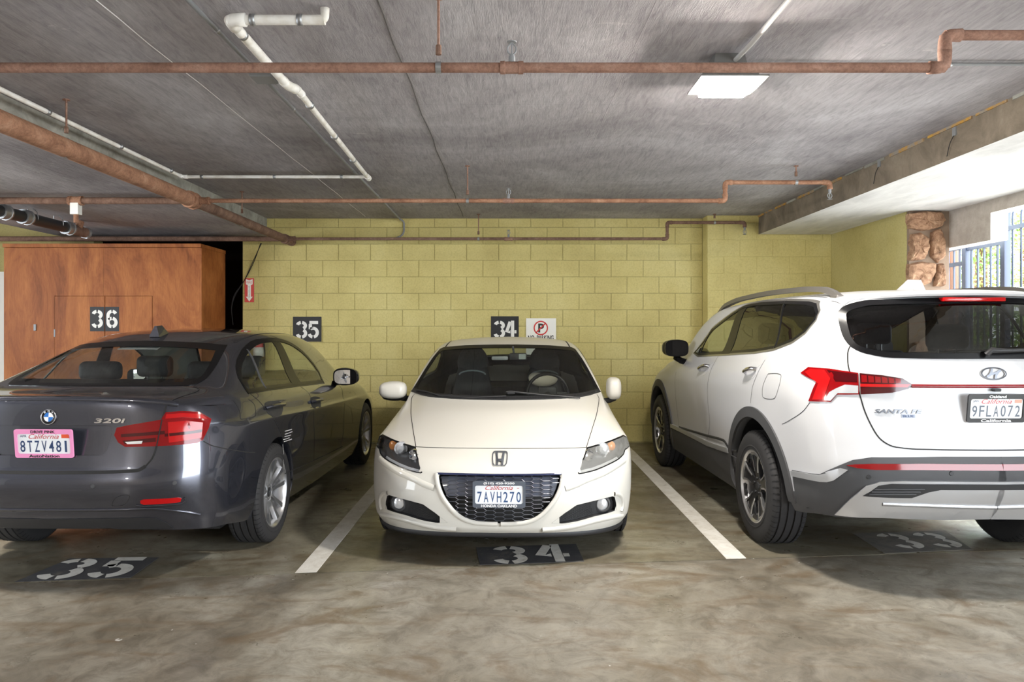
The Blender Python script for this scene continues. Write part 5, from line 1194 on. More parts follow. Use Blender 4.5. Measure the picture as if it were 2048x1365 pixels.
C.ribbon('grille_bar', [(-.375, zt - .006), (-.2, zt - .004), (0, zt - .004), (.2, zt - .004), (.375, zt - .006)], 'front', 0.013, M.setdefault('navy', pmat('navy_gloss', srgb(52, 60, 96), 0.12, 0.4, 0.8)), 0, (1,), b, thick=0.006)
rim_ = [q for q in grf]; k0 = [q for q in sm(gr_[2:], 4)]
C.ribbon('grille_surround', [(q[0] + 0.009, q[1] - 0.006 * i / len(k0)) for i, q in enumerate(k0)], 'front', 0.026, M['paint_white'], 0, (1, -1), None, thick=0.010)
# fog lamp pockets
cf = C.px(L1([(303, 940)]))[0]; zf = cf.z
for sg in (1, -1):
    b = C.patch('fog_light_pocket', fg, 'wrap', M['plastic_dark'], -0.028, None, (sg,), 0.05, -0.029)[0]
    c = Vector((abs(cf.x) * sg, cf.y, cf.z)); ax = Vector((0.22 * sg, -1, 0))
    lathe_at('fog_light_ring', [(0.037, 0.0), (0.040, 0.004), (0.052, -0.004), (0.056, -0.03)], c + Vector((0, 0.016, 0)), M['plastic'], b, ax); lathe_at('fog_light', [(0.0, 0.004), (0.02, 0.003), (0.036, -0.004), (0.037, -0.02)], c + Vector((0, 0.016, 0)), M['clear_lens'], b, ax)
    V = []; F = []; ins = inset_poly(fg, 0.008); us = [q[0] for q in fg]; vs_ = [q[1] for q in fg]; uc = C.uv(c, 'wrap')
    u = min(us); col_ = 0
    while u < max(us):
        v = min(vs_) + (0.0055 if col_ % 2 else 0)
        while v < max(vs_):
            if inpoly([u], [v], ins)[0] and math.hypot(u - uc[0], v - uc[1]) > 0.068:
                h, n = C.hit(u, v, 'wrap', sg); o = len(V); t_ = n.cross(Vector((0, 0, 1))).normalized(); w_ = Vector((0, 0, 1)); c0 = h - n * 0.020
                V += [c0 + t_ * 0.0065, c0 + w_ * 0.0036 + t_ * .003, c0 + w_ * 0.0036 - t_ * .003, c0 - t_ * 0.0065, c0 - w_ * 0.0036 - t_ * .003, c0 - w_ * 0.0036 + t_ * .003]; F.append((o, o + 1, o + 2, o + 3, o + 4, o + 5))
            v += 0.011
        u += 0.0125; col_ += 1
    o = mesh_obj('mesh_insert', V, F, M['black'], b); o['kind'] = 'stuff'
lg = C.px2(L1([(105, 1062), (250, 1092), (420, 1135), (600, 1186), (800, 1222), (1000, 1240)]), 'wrap'); C.ribbon('bumper_ledge', lg, 'wrap', 0.030, M['paint_white'], 0, (1, -1), None, thick=0.014)
ov_ = C.px2(L1([(110, 1010), (95, 950), (95, 870), (130, 815), (180, 808)]), 'wrap'); C.ribbon('corner_fin', ov_, 'wrap', 0.026, M['paint_white'], 0, (1, -1), None, thick=0.012)
cr_ = C.px2(L1([(80, 400), (160, 470), (300, 560), (480, 640), (640, 720), (730, 750)]), 'wrap'); C.ribbon('bumper_crease', cr_, 'wrap', 0.040, M['paint_white'], 0, (1, -1), None, thick=0.006)
# chin lip
ch = sm(cz_levels[0][:7], 5); full = [(-q[0], q[1], q[2]) for q in ch[::-1]] + [tuple(q) for q in ch[1:]]
V = []; F = []
for i, q in enumerate(full):
    V += [(q[0] * 1.005, q[1] - 0.004, q[2] + 0.006), (q[0] * 1.012, q[1] - 0.010, q[2] - 0.012), (q[0], q[1] + 0.01, q[2] - 0.028), (q[0] * 0.9, q[1] + 0.12, q[2] - 0.02)]
for i in range(len(full) - 1):
    for k in range(3): F.append((4 * i + k, 4 * i + k + 1, 4 * i + 5 + k, 4 * i + 4 + k))
mesh_obj('chin_lip', V, F, M['plastic_dark'], C.root, True)
V, F = box_geo((-.72, .3, .155), (.72, 3.9, .18)); mesh_obj('underbody', V, F, M['black'], C.root)
# emblem
ec = C.px([(1001.5, 919.5)])[0]; ecx = 0.0
eo = [(.047 * sx * kx, .032 * sy * ky) for (sx, sy, kx, ky) in ()] or [(-.040, .033), (-.030, .0345), (.030, .0345), (.040, .033), (.047, .025), (.0475, .0), (.043, -.024), (.034, -.033), (-.034, -.033), (-.043, -.024), (-.0475, 0), (-.047, .025)]
ei = [(u * 0.88, v * 0.86) for u, v in eo]; n = len(eo)
ring = ([Vector((u, v, 0.004)) for u, v in eo] + [Vector((u, v, 0.004)) for u, v in ei], [(i, (i + 1) % n, n + (i + 1) % n, n + i) for i in range(n)])
em = C.decal('emblem', ring, (ecx, 0, ec.z), (1, 0, 0), (0, 0, 1), 0.003, M['badge'])
H = [[(-.029, .031), (-.016, .031), (-.011, -.001), (.011, -.001), (.016, .031), (.029, .031), (.021, -.031), (.010, -.031), (.009, -.012), (-.009, -.012), (-.010, -.031), (-.021, -.031)]]
C.decal('emblem_letter', ([Vector((u, v, 0.005)) for u, v in H[0]], [tuple(range(12))[::-1]]), (ecx, 0, ec.z), (1, 0, 0), (0, 0, 1), 0.003, M['badge'], em)
# plate
zc_ = CAM_H - (989 - VY) * 4.25 / FOC
plate(C, (0.0, -0.022, zc_), 0.312, 0.157, 0.05, M.setdefault('frame_grey', pmat('plate_frame_grey', srgb(86, 92, 102), 0.4)), '(510) 420-9200', 'HONDA OAKLAND', '7AVH270', M.setdefault('num_blue', pmat('plate_number_blue', srgb(58, 84, 126), 0.5)), M['script_red'], extra=(('sticker_mark', 0.72, 0.48, 0.04, 0.012, M['script_red'], 0.005),))
# door mirrors: one open, one folded
mb = mirror_body(C, (-.90, 1.45, .945), .108, .085, .070, M['paint_white'], 0.9)
mirror_body(C, (-.895, 1.475, .908), .098, .075, .050, M['black'], 0.9, 'mirror_base').parent = mb
tube('mirror_arm', [(-.85, 1.47, .885), (-.76, 1.5, .865)], 0.024, M['black'], mb, 8)
mb = mirror_body(C, (.862, 1.50, .958), .056, .125, .088, M['paint_white'], 1.0)
tube('mirror_arm', [(.87, 1.46, .885), (.83, 1.48, .865), (.76, 1.5, .85)], 0.022, M['black'], mb, 8)
# wheels
def plain_spokes(rr, xo):
    return [('spoke', spoke_prism([(0.05, -.03), (rr - .02, -.02), (rr - .02, .02), (.05, .03)], .03, xo - 0.01, 2 * PI * k / 7, lambda r: 0.02 * (1 - r / rr)), 'rim') for k in range(7)] + [('hub_cap', lathe_geo([(0.0, xo - .01), (0.05, xo - .015), (.06, xo - .06)], 24, 'x'), 'rim')]
for y in (.87, 3.305):
    for sg in (1, -1): make_wheel(C, 'wheel', (sg * .755, y, .30), sg, .30, .195, .203, plain_spokes, {'rim': M['alloy']})
# cabin
box('dashboard', (-.68, 1.30, .55), (.68, 1.75, .885), M['plastic_dark'], C.root, 0.06, 3)
V, F = box_geo((-.70, 1.4, .2), (.70, 3.6, .30)); mesh_obj('cabin_floor', V, F, M['cabin'], C.root); box('luggage_cover', (-.6, 3.0, .55), (.6, 3.8, .86), M['cabin'], C.root, 0.03, 2)
for x in (-.335, .335):
    st = seat(C, x, 2.05, .52, -1, .50, False, .58, bucket=True)
    bm = bmesh.new(); bmesh.ops.create_uvsphere(bm, u_segments=20, v_segments=14, radius=1.0)
    for v in bm.verts:
        p = v.co; v.co = Vector((x + 0.145 * (1 - 0.25 * max(0, p.z)) * math.copysign(abs(p.x) ** 0.75, p.x), 2.47 + .055 * p.y + 0.02 * p.z, 1.135 + 0.145 * math.copysign(abs(p.z) ** 0.8, p.z)))
    bm_obj('headrest', bm, M['cloth'], st, True); tube('headrest_trim', [(x + .125 * math.cos(a), 2.40, 1.005 + .045 * math.sin(a)) for a in np.linspace(0.15, PI - .15, 9)], 0.008, M.setdefault('pale_trim', pmat('pale_trim', srgb(140, 152, 156), 0.6)), st, 6)
steering_wheel(C, .345, 1.83, .885, .175, -1)
mp_ = P(1013, 714, 6.1); mp_ = C.Mi @ mp_
rv = box('rear_view_mirror', (.02, mp_.y - .02, mp_.z - .03), (.17, mp_.y + .02, mp_.z + .032), M['plastic_dark'], C.root, 0.014, 2); box('mirror_glass', (.10, mp_.y - .0215, mp_.z - .02), (.16, mp_.y - .019, mp_.z + .024), M['headliner'], rv, .004)
box('camera_unit', (-.13, mp_.y - .03, mp_.z - .03), (.01, mp_.y + .01, mp_.z + .005), M['conduit'], rv, 0.012, 2); tube('stem', [(.06, mp_.y, mp_.z + .02), (.05, mp_.y - .0, mp_.z + .09)], .01, M['plastic_dark'], rv, 6)
pc = C.M @ Vector((.32, 2.33, .965)); bm = bmesh.new(); bmesh.ops.create_uvsphere(bm, u_segments=22, v_segments=14, radius=1.0)
for v in bm.verts:
    p = v.co.copy(); w_ = 1 + 0.35 * abs(p.x) ** 2; v.co = Vector((p.x * .135, p.y * .05, p.z * .065 * w_ + 0.02 * abs(p.x)))
pl = bm_obj('neck_pillow', bm, M['cushion'], None, True); pl.location = pc; tag(pl, 'pale neck pillow on the driver seat of the white coupe', 'pillow')
# ------------------------------------------------------------------ dark sedan: glass, lamps, trim
C = bw; C.wx = 0.38; C.wy = 0.78; C.ymid = 2.0
K3 = lambda pts: [(380 + x / 2.9675, 640 + y / 2.9675) for x, y in pts]
K2 = lambda pts: [(x / 3.033, 640 + y / 3.033) for x, y in pts]
rg = C.px2([(304, 682.5), (391, 686), (455, 691), (444, 712), (431, 735), (413, 757), (394, 768), (376, 772), (206, 773)], 'front', True)
rg = [(0, rg[0][1])] + rg[1:-1] + [(0, rg[-1][1])]; rgh = [tuple(q) for q in sm(rg[:3], 3)] + [tuple(q) for q in sm(rg[2:8], 3)][1:] + [tuple(q) for q in sm(rg[7:], 3)][1:]
rgf = rgh + [(-u, v) for u, v in rgh[::-1] if u > 1e-6]
C.hole(inset_poly(rgf, 0.014), 'front')
dlo = C.px2(K3([(345, 432), (455, 412), (640, 388), (790, 372), (765, 310), (700, 222), (640, 168), (580, 133), (520, 117), (470, 116), (400, 126), (345, 158), (302, 215), (282, 285), (294, 350)]), 'side')
dlos = [dlo[0], dlo[1], dlo[2], dlo[3]] + [tuple(q) for q in sm(dlo[3:], 2)][1:] ; C.hole(inset_poly(dlos, 0.010), 'side')
wsh = [(0, 1.372), (.30, 1.362), (.52, 1.325), (.585, 1.28), (.715, .985), (.5, .99), (0, .995)]; wsp = [(0, 2.70), (.3, 2.74), (.50, 2.82), (.64, 3.25), (.66, 3.42), (.5, 3.52), (0, 3.62)]; wspf = wsp + [(-u, v) for u, v in wsp[::-1] if u > 0]
C.hole(inset_poly(wspf, 0.012), 'top')
tl = C.px2([(229, 871), (234, 856), (257, 851), (322, 840), (332, 825), (363, 823), (398, 824.5), (422, 838.8), (417, 856), (405, 881), (393, 886.7), (316.5, 893), (251, 894.5), (237, 885.6)], 'wrap')
rc = [(.30, .905), (.335, .90), (.345, .87), (.325, .775), (.30, .745), (-.30, .745), (-.325, .775), (-.345, .87), (-.335, .90), (-.30, .905)]
C.hole(rc, 'front')
C.arch(1.04, .335, .362); C.arch(3.85, .335, .362); C.finish(M['paint_grey'], M['headliner'], (.6, 3.5, .95))
tag(C.root, 'dark grey four door sedan parked nose in on stall 35', 'car', 'parked cars')
C.patch('plate_recess', rc, 'front', M['paint_grey'], -0.028, step=0.06, skirt=-0.0285)
g_ = C.patch('rear_window', rgf, 'front', M['glass'], 0.002, step=0.06, skirt=0.004)[0]
C.patch('glass_border', rgf, 'front', M['gloss_black'], 0.0032, hole=inset_poly(rgf, 0.034), step=0.06, skirt=0.003, parent=g_)
C.patch('windshield', wspf, 'top', M['glass'], 0.002, step=0.08, skirt=0.003); C.patch('windshield_border', wspf, 'top', M['gloss_black'], 0.003, hole=inset_poly(wspf, 0.03), step=0.08, skirt=0.003)
for sg in (1, -1):
    s_ = C.patch('side_window', dlos, 'side', M['glass'], 0.001, None, (sg,), 0.06, 0.003)[0]
    C.patch('window_trim', dlos, 'side', M['gloss_black'], 0.004, s_, (sg,), 0.06, 0.006, hole=inset_poly(dlos, 0.020))
    C.patch('window_seal', inset_poly(dlos, -0.010), 'side', M['gloss_black'], 0.0025, s_, (sg,), 0.06, 0.006, hole=inset_poly(dlos, 0.001))
    C.patch('center_pillar', C.px2(K3([(476, 118), (520, 118), (662, 384), (612, 392)]), 'side'), 'side', M['gloss_black'], 0.004, s_, (sg,), 0.05, 0.005)
    C.ribbon('window_divider', C.px2(K3([(338, 178), (395, 290), (452, 412)]), 'side'), 'side', 0.020, M['plastic'], 0, (sg,), s_, thick=0.005)
# panel gaps
trunk = C.px2([(386, 774), (389, 785), (343, 802), (331, 818), (325, 838), (319, 871), (313, 894), (306, 914), (291, 933), (273, 942), (190, 945.5), (106, 946.5)], 'front', True); trunk[-1] = (0, trunk[-1][1])
C.ribbon('panel_gap', trunk[:9], 'front', 0.008, M['seam'], 0.0025, (1, -1)); C.ribbon('panel_gap', trunk[8:], 'front', 0.018, M['seam'], 0.0015, (1, -1))
for pts, w in (([(350, 435), (440, 520), (510, 610), (545, 690), (558, 800), (560, 900)], .005), ([(650, 392), (720, 480), (735, 560), (738, 690), (735, 830)], .005), ([(868, 376), (905, 430), (915, 540), (912, 640), (900, 740)], .005), ([(560, 915), (735, 835), (905, 752)], .006), ([(80, 722), (140, 750), (260, 775), (385, 790)], .005), ([(258, 480), (292, 535), (300, 588), (345, 585), (388, 572), (385, 512), (345, 470)], .004)):
    C.ribbon('panel_gap', C.px2(K3(pts), 'side'), 'side', w, M['seam'], 0.0012, (1, -1))
C.ribbon('roof_gap', [(.525, 1.25), (.545, 1.6), (.55, 2.2), (.53, 2.65)], 'top', 0.014, M['seam'], 0.001, (1, -1))
lip = [(0, 1.042), (.2, 1.041), (.42, 1.036), (.56, 1.026), (.66, 1.008)]
C.ribbon('trunk_lip', lip, 'front', 0.030, M['paint_grey'], 0, (1, -1), None, thick=0.016)
# scratches on the rear door
M['scratch'] = pmat('bare_scratch', srgb(176, 174, 172), 0.6)
for a, b in (((562, 662), (604, 650)), ((562, 680), (606, 664)), ((560, 694), (598, 684)), ((552, 712), (590, 700)), ((556, 724), (604, 708)), ((549, 740), (556, 800)), ((553, 830), (558, 890))): C.ribbon('scratch', C.px2(K3([a, ((a[0] + b[0]) / 2, (a[1] + b[1]) / 2 + 1), b]), 'side'), 'side', 0.006, M['scratch'], 0.0014)
# tail lamps
for sg in (1, -1):
    b = C.patch('tail_light', tl, 'wrap', M['red_lens'], 0.004, None, (sg,), 0.05, 0.010)[0]
    C.patch('light_strip', C.px2([(243, 869), (330, 862), (330, 869), (243, 875)], 'wrap'), 'wrap', M['red_dark'], 0.0052, b, (sg,), 0.05, 0.002)
    C.patch('light_strip', C.px2([(246, 882), (312, 876), (312, 884), (250, 888.5)], 'wrap'), 'wrap', M['red_dark'], 0.0052, b, (sg,), 0.05, 0.002)
    C.patch('light_panel', C.px2([(336, 845), (372, 842), (405, 846), (402, 876), (338, 886)], 'wrap'), 'wrap', M['red_bright'], 0.0052, b, (sg,), 0.05, 0.002)
    C.patch('light_strip', C.px2([(330, 868), (404, 859), (402, 865), (330, 874)], 'wrap'), 'wrap', M['red_dark'], 0.0062, b, (sg,), 0.05, 0.002)
    C.patch('light_edge', C.px2([(333, 829), (366, 827), (400, 829), (414, 839), (400, 838), (366, 835), (331, 838)], 'wrap'), 'wrap', M['red_bright'], 0.0056, b, (sg,), 0.05, 0.002)
    C.patch('reverse_light', C.px2([(251, 884.5), (286, 882.5), (284, 888), (256, 889)], 'wrap'), 'wrap', M['clear_lens'], 0.0062, b, (sg,), 0.05, 0.002)
    C.ribbon('lamp_split', C.px2([(325, 839), (319, 868), (314, 893)], 'wrap'), 'wrap', 0.006, M['seam'], 0.0065, (sg,), b)
    r_ = C.patch('reflector', C.px2([(281, 1001.5), (288, 999.4), (357, 995.6), (363, 997), (361, 1004), (352, 1006), (288, 1010), (281, 1007)], 'wrap'), 'wrap', M['red_bright'], 0.003, None, (sg,), 0.05, 0.006)[0]
    C.ribbon('bumper_crease', C.px2([(272, 1011), (290, 1013), (330, 1011), (362, 1008), (370, 1003), (368, 996)], 'wrap'), 'wrap', 0.010, M['paint_grey'], 0, (sg,), r_, thick=0.005)
    df = C.px2([(108, 1039), (200, 1037.5), (285, 1035.6), (313, 1037), (333, 1046), (347, 1056), (250, 1060), (108, 1063)], 'wrap'); df[0] = (-0.9 * math.atan2(C.wx, C.wy - .06), df[0][1]); df[-1] = (-0.9 * math.atan2(C.wx, C.wy - .1), df[-1][1])
    C.patch('diffuser', df, 'wrap', M['plastic_dark'], 0.003, None, (sg,), 0.06, 0.006)
    cr = C.px2([(107, 1021), (200, 1020.5), (290, 1018), (350, 1022), (400, 1030)], 'wrap'); cr[0] = (-0.9 * math.atan2(C.wx, C.wy - .03), cr[0][1]); C.ribbon('bumper_ledge', cr, 'wrap', 0.016, M['paint_grey'], 0, (sg,), None, thick=0.006)
for (x, y) in ((185.5, 973), (349, 966.5)):
    p, n = C.on(x, y)
    for sg in (1, -1): lathe_at('parking_sensor', [(0.0, 0.0016), (0.009, 0.0016), (0.0105, 0.0005), (0.0115, 0.002), (0.012, 0.0)], (sg * p.x if True else 0, p.y, p.z), M['plastic'], C.root, Vector((sg * n.x, n.y, n.z)), 16)
tw = C.px2([(224, 1012), (232, 996), (258, 992), (258, 998), (246, 1011)], 'front'); C.ribbon('tow_cover_gap', tw + [tw[0]], 'front', 0.003, M['seam'], 0.001, (1,))
# roundel, badge, plate
ec, n = C.on(99.6, 834.5); ec = Vector((0, ec.y, ec.z)); nn_ = Vector((0, -1, 0.1))
em = lathe_at('emblem', [(0.0, 0.003), (0.028, 0.003), (0.034, 0.004), (0.039, 0.005), (0.041, 0.0)], ec, M['gloss_black'], C.root, nn_, 40)
lathe_at('emblem_ring', [(0.0375, 0.0042), (0.039, 0.0066), (0.0415, 0.0062), (0.042, 0.0)], ec, M['chrome'], em, nn_, 40)
lathe_at('emblem_ring', [(0.0245, 0.0036), (0.0255, 0.005), (0.0265, 0.0036)], ec, M['chrome'], em, nn_, 40)
for q in range(4):
    a0 = q * PI / 2; V = [Vector((0, 0))] + [Vector((0.0248 * math.cos(a0 + PI / 2 * k / 8), 0.0248 * math.sin(a0 + PI / 2 * k / 8))) for k in range(9)]
    mesh_obj('emblem_quarter', [ec + Vector((v.x, -0.0045 + v.y * -0.1 * 0, v.y)) + Vector((0, 0.1 * v.y - 0.0004, 0)) for v in V], [(0, k + 1, k + 2) for k in range(8)], M['roundel_blue'] if q % 2 else M['letter_white'], em)
for ch_, a in (('B', 128), ('M', 90), ('W', 52)):
    G = fit_geo(text_geo(ch_, .1, bold=.002), 0.011, 0.009); a = math.radians(a); r_ = a - PI / 2
    mesh_obj('emblem_letter', [ec + Vector((0.0325 * math.cos(a) + v.x * math.cos(r_) - v.y * math.sin(r_), -0.0062 + 0.1 * 0.0325 * math.sin(a), 0.0325 * math.sin(a) + v.x * math.sin(r_) + v.y * math.cos(r_))) for v in G[0]], G[1], M['letter_white'], em)
p0, n = C.on(220, 842); G = fit_geo(text_geo('320i', .1, shear=0.15, extrude=0.002, bold=.002), 0.165, 0.025); C.decal('model_badge', G, (p0.x, 0, p0.z), (1, 0, 0), (0, 0, 1), 0.003, M['chrome'])
pc = C.px([(108, 885)])[0]
plate(C, (0.0, 0.018, .812), 0.315, 0.155, 0.10, M['plate_pink'], 'DRIVE PINK', 'AutoNation', '8TZV481', M['plate_blue'], M['script_red'], frame_txt=M['sign_black'], extra=(('txt:APR', -0.70, 0.52, 0.11, 0.085, M['plate_blue'], 0.005), ('sticker', 0.74, 0.52, 0.13, 0.13, M['orange'], 0.005)))
# lower edge, underbody
ch = sm(bw_levels[0][:7], 5)
V, F = box_geo((-.76, .45, .24), (.76, 4.3, .30)); mesh_obj('underbody', V, F, M['black'], C.root)
V, F = box_geo((-.5, .22, .36), (.5, .5, .44)); mesh_obj('exhaust_silencer', V, F, M['black'], C.root)
# antenna fin
bm = bmesh.new(); bmesh.ops.create_cube(bm, size=1.0); bmesh.ops.subdivide_edges(bm, edges=bm.edges[:], cuts=3, use_grid_fill=True)
zr = C.hit(0, 1.24, 'top')[0].z
for v in bm.verts:
    t = v.co.z + 0.5; f = v.co.y + 0.5
    v.co = Vector((v.co.x * (0.072 * (1 - 0.80 * t)), 1.16 + f * 0.17 * (1 - 0.55 * t) + 0.02 * t, zr - 0.012 + t * 0.075 + 0.025 * f * 0.2))
bm_obj('antenna_fin', bm, M['paint_grey'], C.root, True, 50)
# third brake light, door handles, mirrors
tb = C.px2([(238, 689.5), (316, 690.5), (316, 696.5), (238, 695.5)], 'front'); hw = 0.135; zz = tb[0][1] - 0.006
C.patch('brake_light', [(-hw, zz - .012), (hw, zz - .012), (hw, zz + .008), (-hw, zz + .008)], 'front', M['clear_lens'], -0.012, None, (1,), 0.04, 0.004)
for (a, b, c) in (((458, 522), (500, 512), (540, 508)), ((722, 487), (745, 481), (768, 477))):
    q = C.px2(K3([a, b, c]), 'side')
    for sg in (1, -1):
        o_ = [(q[0][0] - .02, q[0][1] - .035), (q[2][0] + .02, q[2][1] - .03), (q[2][0] + .03, q[2][1] + .01), (q[1][0], q[1][1] + .035), (q[0][0] - .02, q[0][1] + .03)]
        cup = C.patch('handle_cup', [tuple(r) for r in sm(o_, 4, True)], 'side', M['plastic_dark'], 0.0015, None, (sg,), 0.04, 0.003)[0]
        pts = []
        for k, d in ((0, .002), (0.12, .026), (0.5, .034), (0.88, .030), (1, .002)):
            u = q[0][0] - .03 + (q[2][0] - q[0][0] + .07) * k; v = q[0][1] + (q[2][1] - q[0][1]) * k; h, n = C.hit(u, v, 'side', sg); pts.append(h + n * d)
        tube('door_handle', pts, 0.013, M['paint_grey'], cup, 8, 0.02)
for sg in (1, -1):
    xm = sg * 0.945; mb = mirror_body(C, (xm, 2.78, 1.0), .115, .07, .082, M['paint_grey'], 0.80)
    ov = [(0.098 * math.copysign(abs(math.cos(t)) ** .6, math.cos(t)), .066 * math.copysign(abs(math.sin(t)) ** .6, math.sin(t))) for t in [2 * PI * k / 28 for k in range(28)]]
    o = mesh_obj('mirror_rim', *prism_geo(ov, 2.712, 2.72, lambda u, v, h: Vector((xm + u * 1.1, h, 1.0 + v * 1.12))), M['gloss_black'], mb); fix_normals(o); o = mesh_obj('mirror_glass', *prism_geo(ov, 2.707, 2.711, lambda u, v, h: Vector((xm + u * 0.96, h + 0.10 * u * sg, 1.0 + v * 0.96))), M['mirror'], mb); fix_normals(o)
    tube('mirror_arm', [(sg * .86, 2.80, .945), (sg * .80, 2.84, .93), (sg * .76, 2.86, .945)], 0.026, M['gloss_black'], mb, 8)
# wheels
def vspokes(rr, xo):
    out = []
    dish = lambda r: 0.040 * max(0, 1 - r / (rr * 0.95)) ** 0.8
    for k in range(5):
        a = 2 * PI * k / 5 + 0.35
        for s_ in (-1, 1):
            r0, r1 = 0.052, rr - 0.004
            pl = [(r0, -.012 + s_ * .018), (rr * .5, -.011 + s_ * .034), (r1, -.021 + s_ * .062), (r1, .021 + s_ * .062), (rr * .5, .011 + s_ * .034), (r0, .012 + s_ * .018)]
            out.append(('spoke', spoke_prism(pl, .026, xo + 0.001, a, dish), 'rim'))
    out.append(('hub', lathe_geo([(0.034, xo - .036), (0.04, xo - .033), (0.064, xo - .038), (.068, xo - .075)], 28, 'x'), 'rim')); out.append(('hub_cap', lathe_geo([(0.0, xo - .032), (0.028, xo - .033), (.033, xo - .037)], 24, 'x'), 'cap'))
    for k in range(5):
        a = 2 * PI * k / 5; out.append(('lug_nut', xform(lathe_geo([(0.0, xo - .038), (.009, xo - .038), (.010, xo - .06)], 6, 'x'), Matrix.Translation((0, .052 * math.cos(a), .052 * math.sin(a)))), 'cap'))
    return out
for y in (1.04, 3.85):
    for sg in (1, -1): make_wheel(C, 'wheel', (sg * .785, y, .327), sg, .327, .225, .221, vspokes, {'rim': M['alloy'], 'cap': M['roundel_blue'] if False else M['alloy_dark']})
# cabin
V, F = box_geo((-.74, .6, .25), (.74, 3.5, .32)); mesh_obj('cabin_floor', V, F, M['cabin'], C.root); box('parcel_shelf', (-.66, .66, .93), (.66, 1.18, 1.0), M['cabin'], C.root, 0.02, 2); box('dashboard', (-.70, 3.0, .6), (.70, 3.5, .93), M['plastic_dark'], C.root, .05, 2)
box('rear_bench', (-.66, 1.25, .4), (.66, 1.75, .62), M['cloth'], C.root, .06, 3); box('rear_backrest', (-.66, 1.12, .5), (.66, 1.28, 1.03), M['cloth'], C.root, .05, 3)
for x in (-.38, .38):
    hr = box('rear_headrest', (x - .145, 1.12, 1.07), (x + .145, 1.22, 1.205), M['cloth'], C.root, .045, 4)
    for k in (-.07, .07): tube('headrest_post', [(x + k, 1.17, .99), (x + k, 1.17, 1.10)], 0.006, M['chrome'], hr, 8)
for x in (-.37, .37): seat(C, x, 2.35, .42, 1, .5, True, .58)
steering_wheel(C, -.37, 2.82, .86, .18, 1)
# ------------------------------------------------------------------ white sport utility: glass, lamps, cladding, trim
C = sf; C.wx = 0.42; C.wy = 0.80; C.ymid = 0.9
K4 = lambda pts: [(1290 + x / 2.4366, 540 + y / 2.4366) for x, y in pts]
K5 = lambda pts: [(1640 + x / 2.4363, 540 + y / 2.4363) for x, y in pts]
U0 = lambda y: -0.9 * math.atan2(C.wx, C.wy - y)           # wrap coordinate of the centre line at depth y
rg = C.px2([(1990, 595), (1845, 597.5), (1740, 601), (1702, 608), (1677, 623), (1677.5, 643), (1685, 671), (1701.6, 694), (1734, 708.5), (1784, 716.5), (1870, 718.5), (1990, 718.5)], 'front', True)
rg = [(0, rg[0][1])] + rg[1:-1] + [(0, rg[-1][1])]; rgh = [tuple(q) for q in sm(rg, 3)]; rgf = rgh + [(-u, v) for u, v in rgh[::-1] if u > 1e-6]
C.hole(inset_poly(rgf, 0.02), 'front')
dlo = C.px2(K4([(262, 418), (240, 405), (330, 287), (420, 217), (495, 173), (560, 161), (690, 153), (800, 156), (838, 165), (848, 205), (832, 245), (782, 305), (720, 350), (630, 385), (540, 400), (400, 410)]), 'side')
C.hole(inset_poly(dlo, 0.012), 'side')
wsp = [(0, 2.85), (.3, 2.89), (.56, 2.98), (.68, 3.35), (.70, 3.52), (.5, 3.64), (0, 3.74)]; wspf = wsp + [(-u, v) for u, v in wsp[::-1] if u > 0]
C.hole(inset_poly(wspf, 0.012), 'top')
C.arch(1.045, .385, .455, ry=.485); C.arch(3.835, .385, .455); C.finish(M['paint_cool'], M['cabin'], (.5, 3.6, .9), M['plastic'], (0.47, M['plastic']))
tag(C.root, 'white sport utility vehicle with black cladding parked nose in on stall 33', 'car', 'parked cars')
g_ = C.patch('rear_window', rgf, 'front', M['glass_dark'], 0.002, step=0.06, skirt=0.004)[0]
C.patch('glass_border', rgf, 'front', M['gloss_black'], 0.0035, hole=inset_poly(rgf, 0.03), step=0.06, skirt=0.003, parent=g_)
C.patch('windshield', wspf, 'top', M['glass'], 0.002, step=0.08, skirt=0.003); C.patch('windshield_border', wspf, 'top', M['gloss_black'], 0.003, hole=inset_poly(wspf, 0.03), step=0.08, skirt=0.003)
fr_ = C.px2(K4([(262, 418), (240, 405), (330, 287), (420, 217), (490, 176), (392, 411)]), 'side'); rr_ = C.px2(K4([(380, 411), (480, 180), (495, 173), (560, 161), (690, 153), (800, 156), (838, 165), (848, 205), (832, 245), (782, 305), (720, 350), (630, 385), (540, 400), (400, 410)]), 'side')
for sg in (1, -1):
    s_ = C.patch('side_window', fr_, 'side', M['glass'], 0.001, None, (sg,), 0.06, 0.003)[0]; C.patch('side_window', rr_, 'side', M['glass_dark'], 0.001, None, (sg,), 0.06, 0.003)
    C.patch('window_trim', dlo, 'side', M['gloss_black'], 0.004, s_, (sg,), 0.06, 0.006, hole=inset_poly(dlo, 0.020))
    C.patch('window_molding', inset_poly(dlo, -0.014), 'side', M['satin'], 0.0035, s_, (sg,), 0.06, 0.007, hole=inset_poly(dlo, 0.001))
    C.patch('center_pillar', C.px2(K4([(470, 184), (510, 170), (412, 410), (372, 412)]), 'side'), 'side', M['gloss_black'], 0.004, s_, (sg,), 0.05, 0.005)
    C.ribbon('window_divider', C.px2(K4([(686, 155), (660, 265), (630, 384)]), 'side'), 'side', 0.026, M['gloss_black'], 0, (sg,), s_, thick=0.004)
    C.ribbon('quarter_divider', C.px2(K4([(330, 287), (295, 350), (263, 416)]), 'side'), 'side', 0.022, M['gloss_black'], 0, (sg,), s_, thick=0.004)
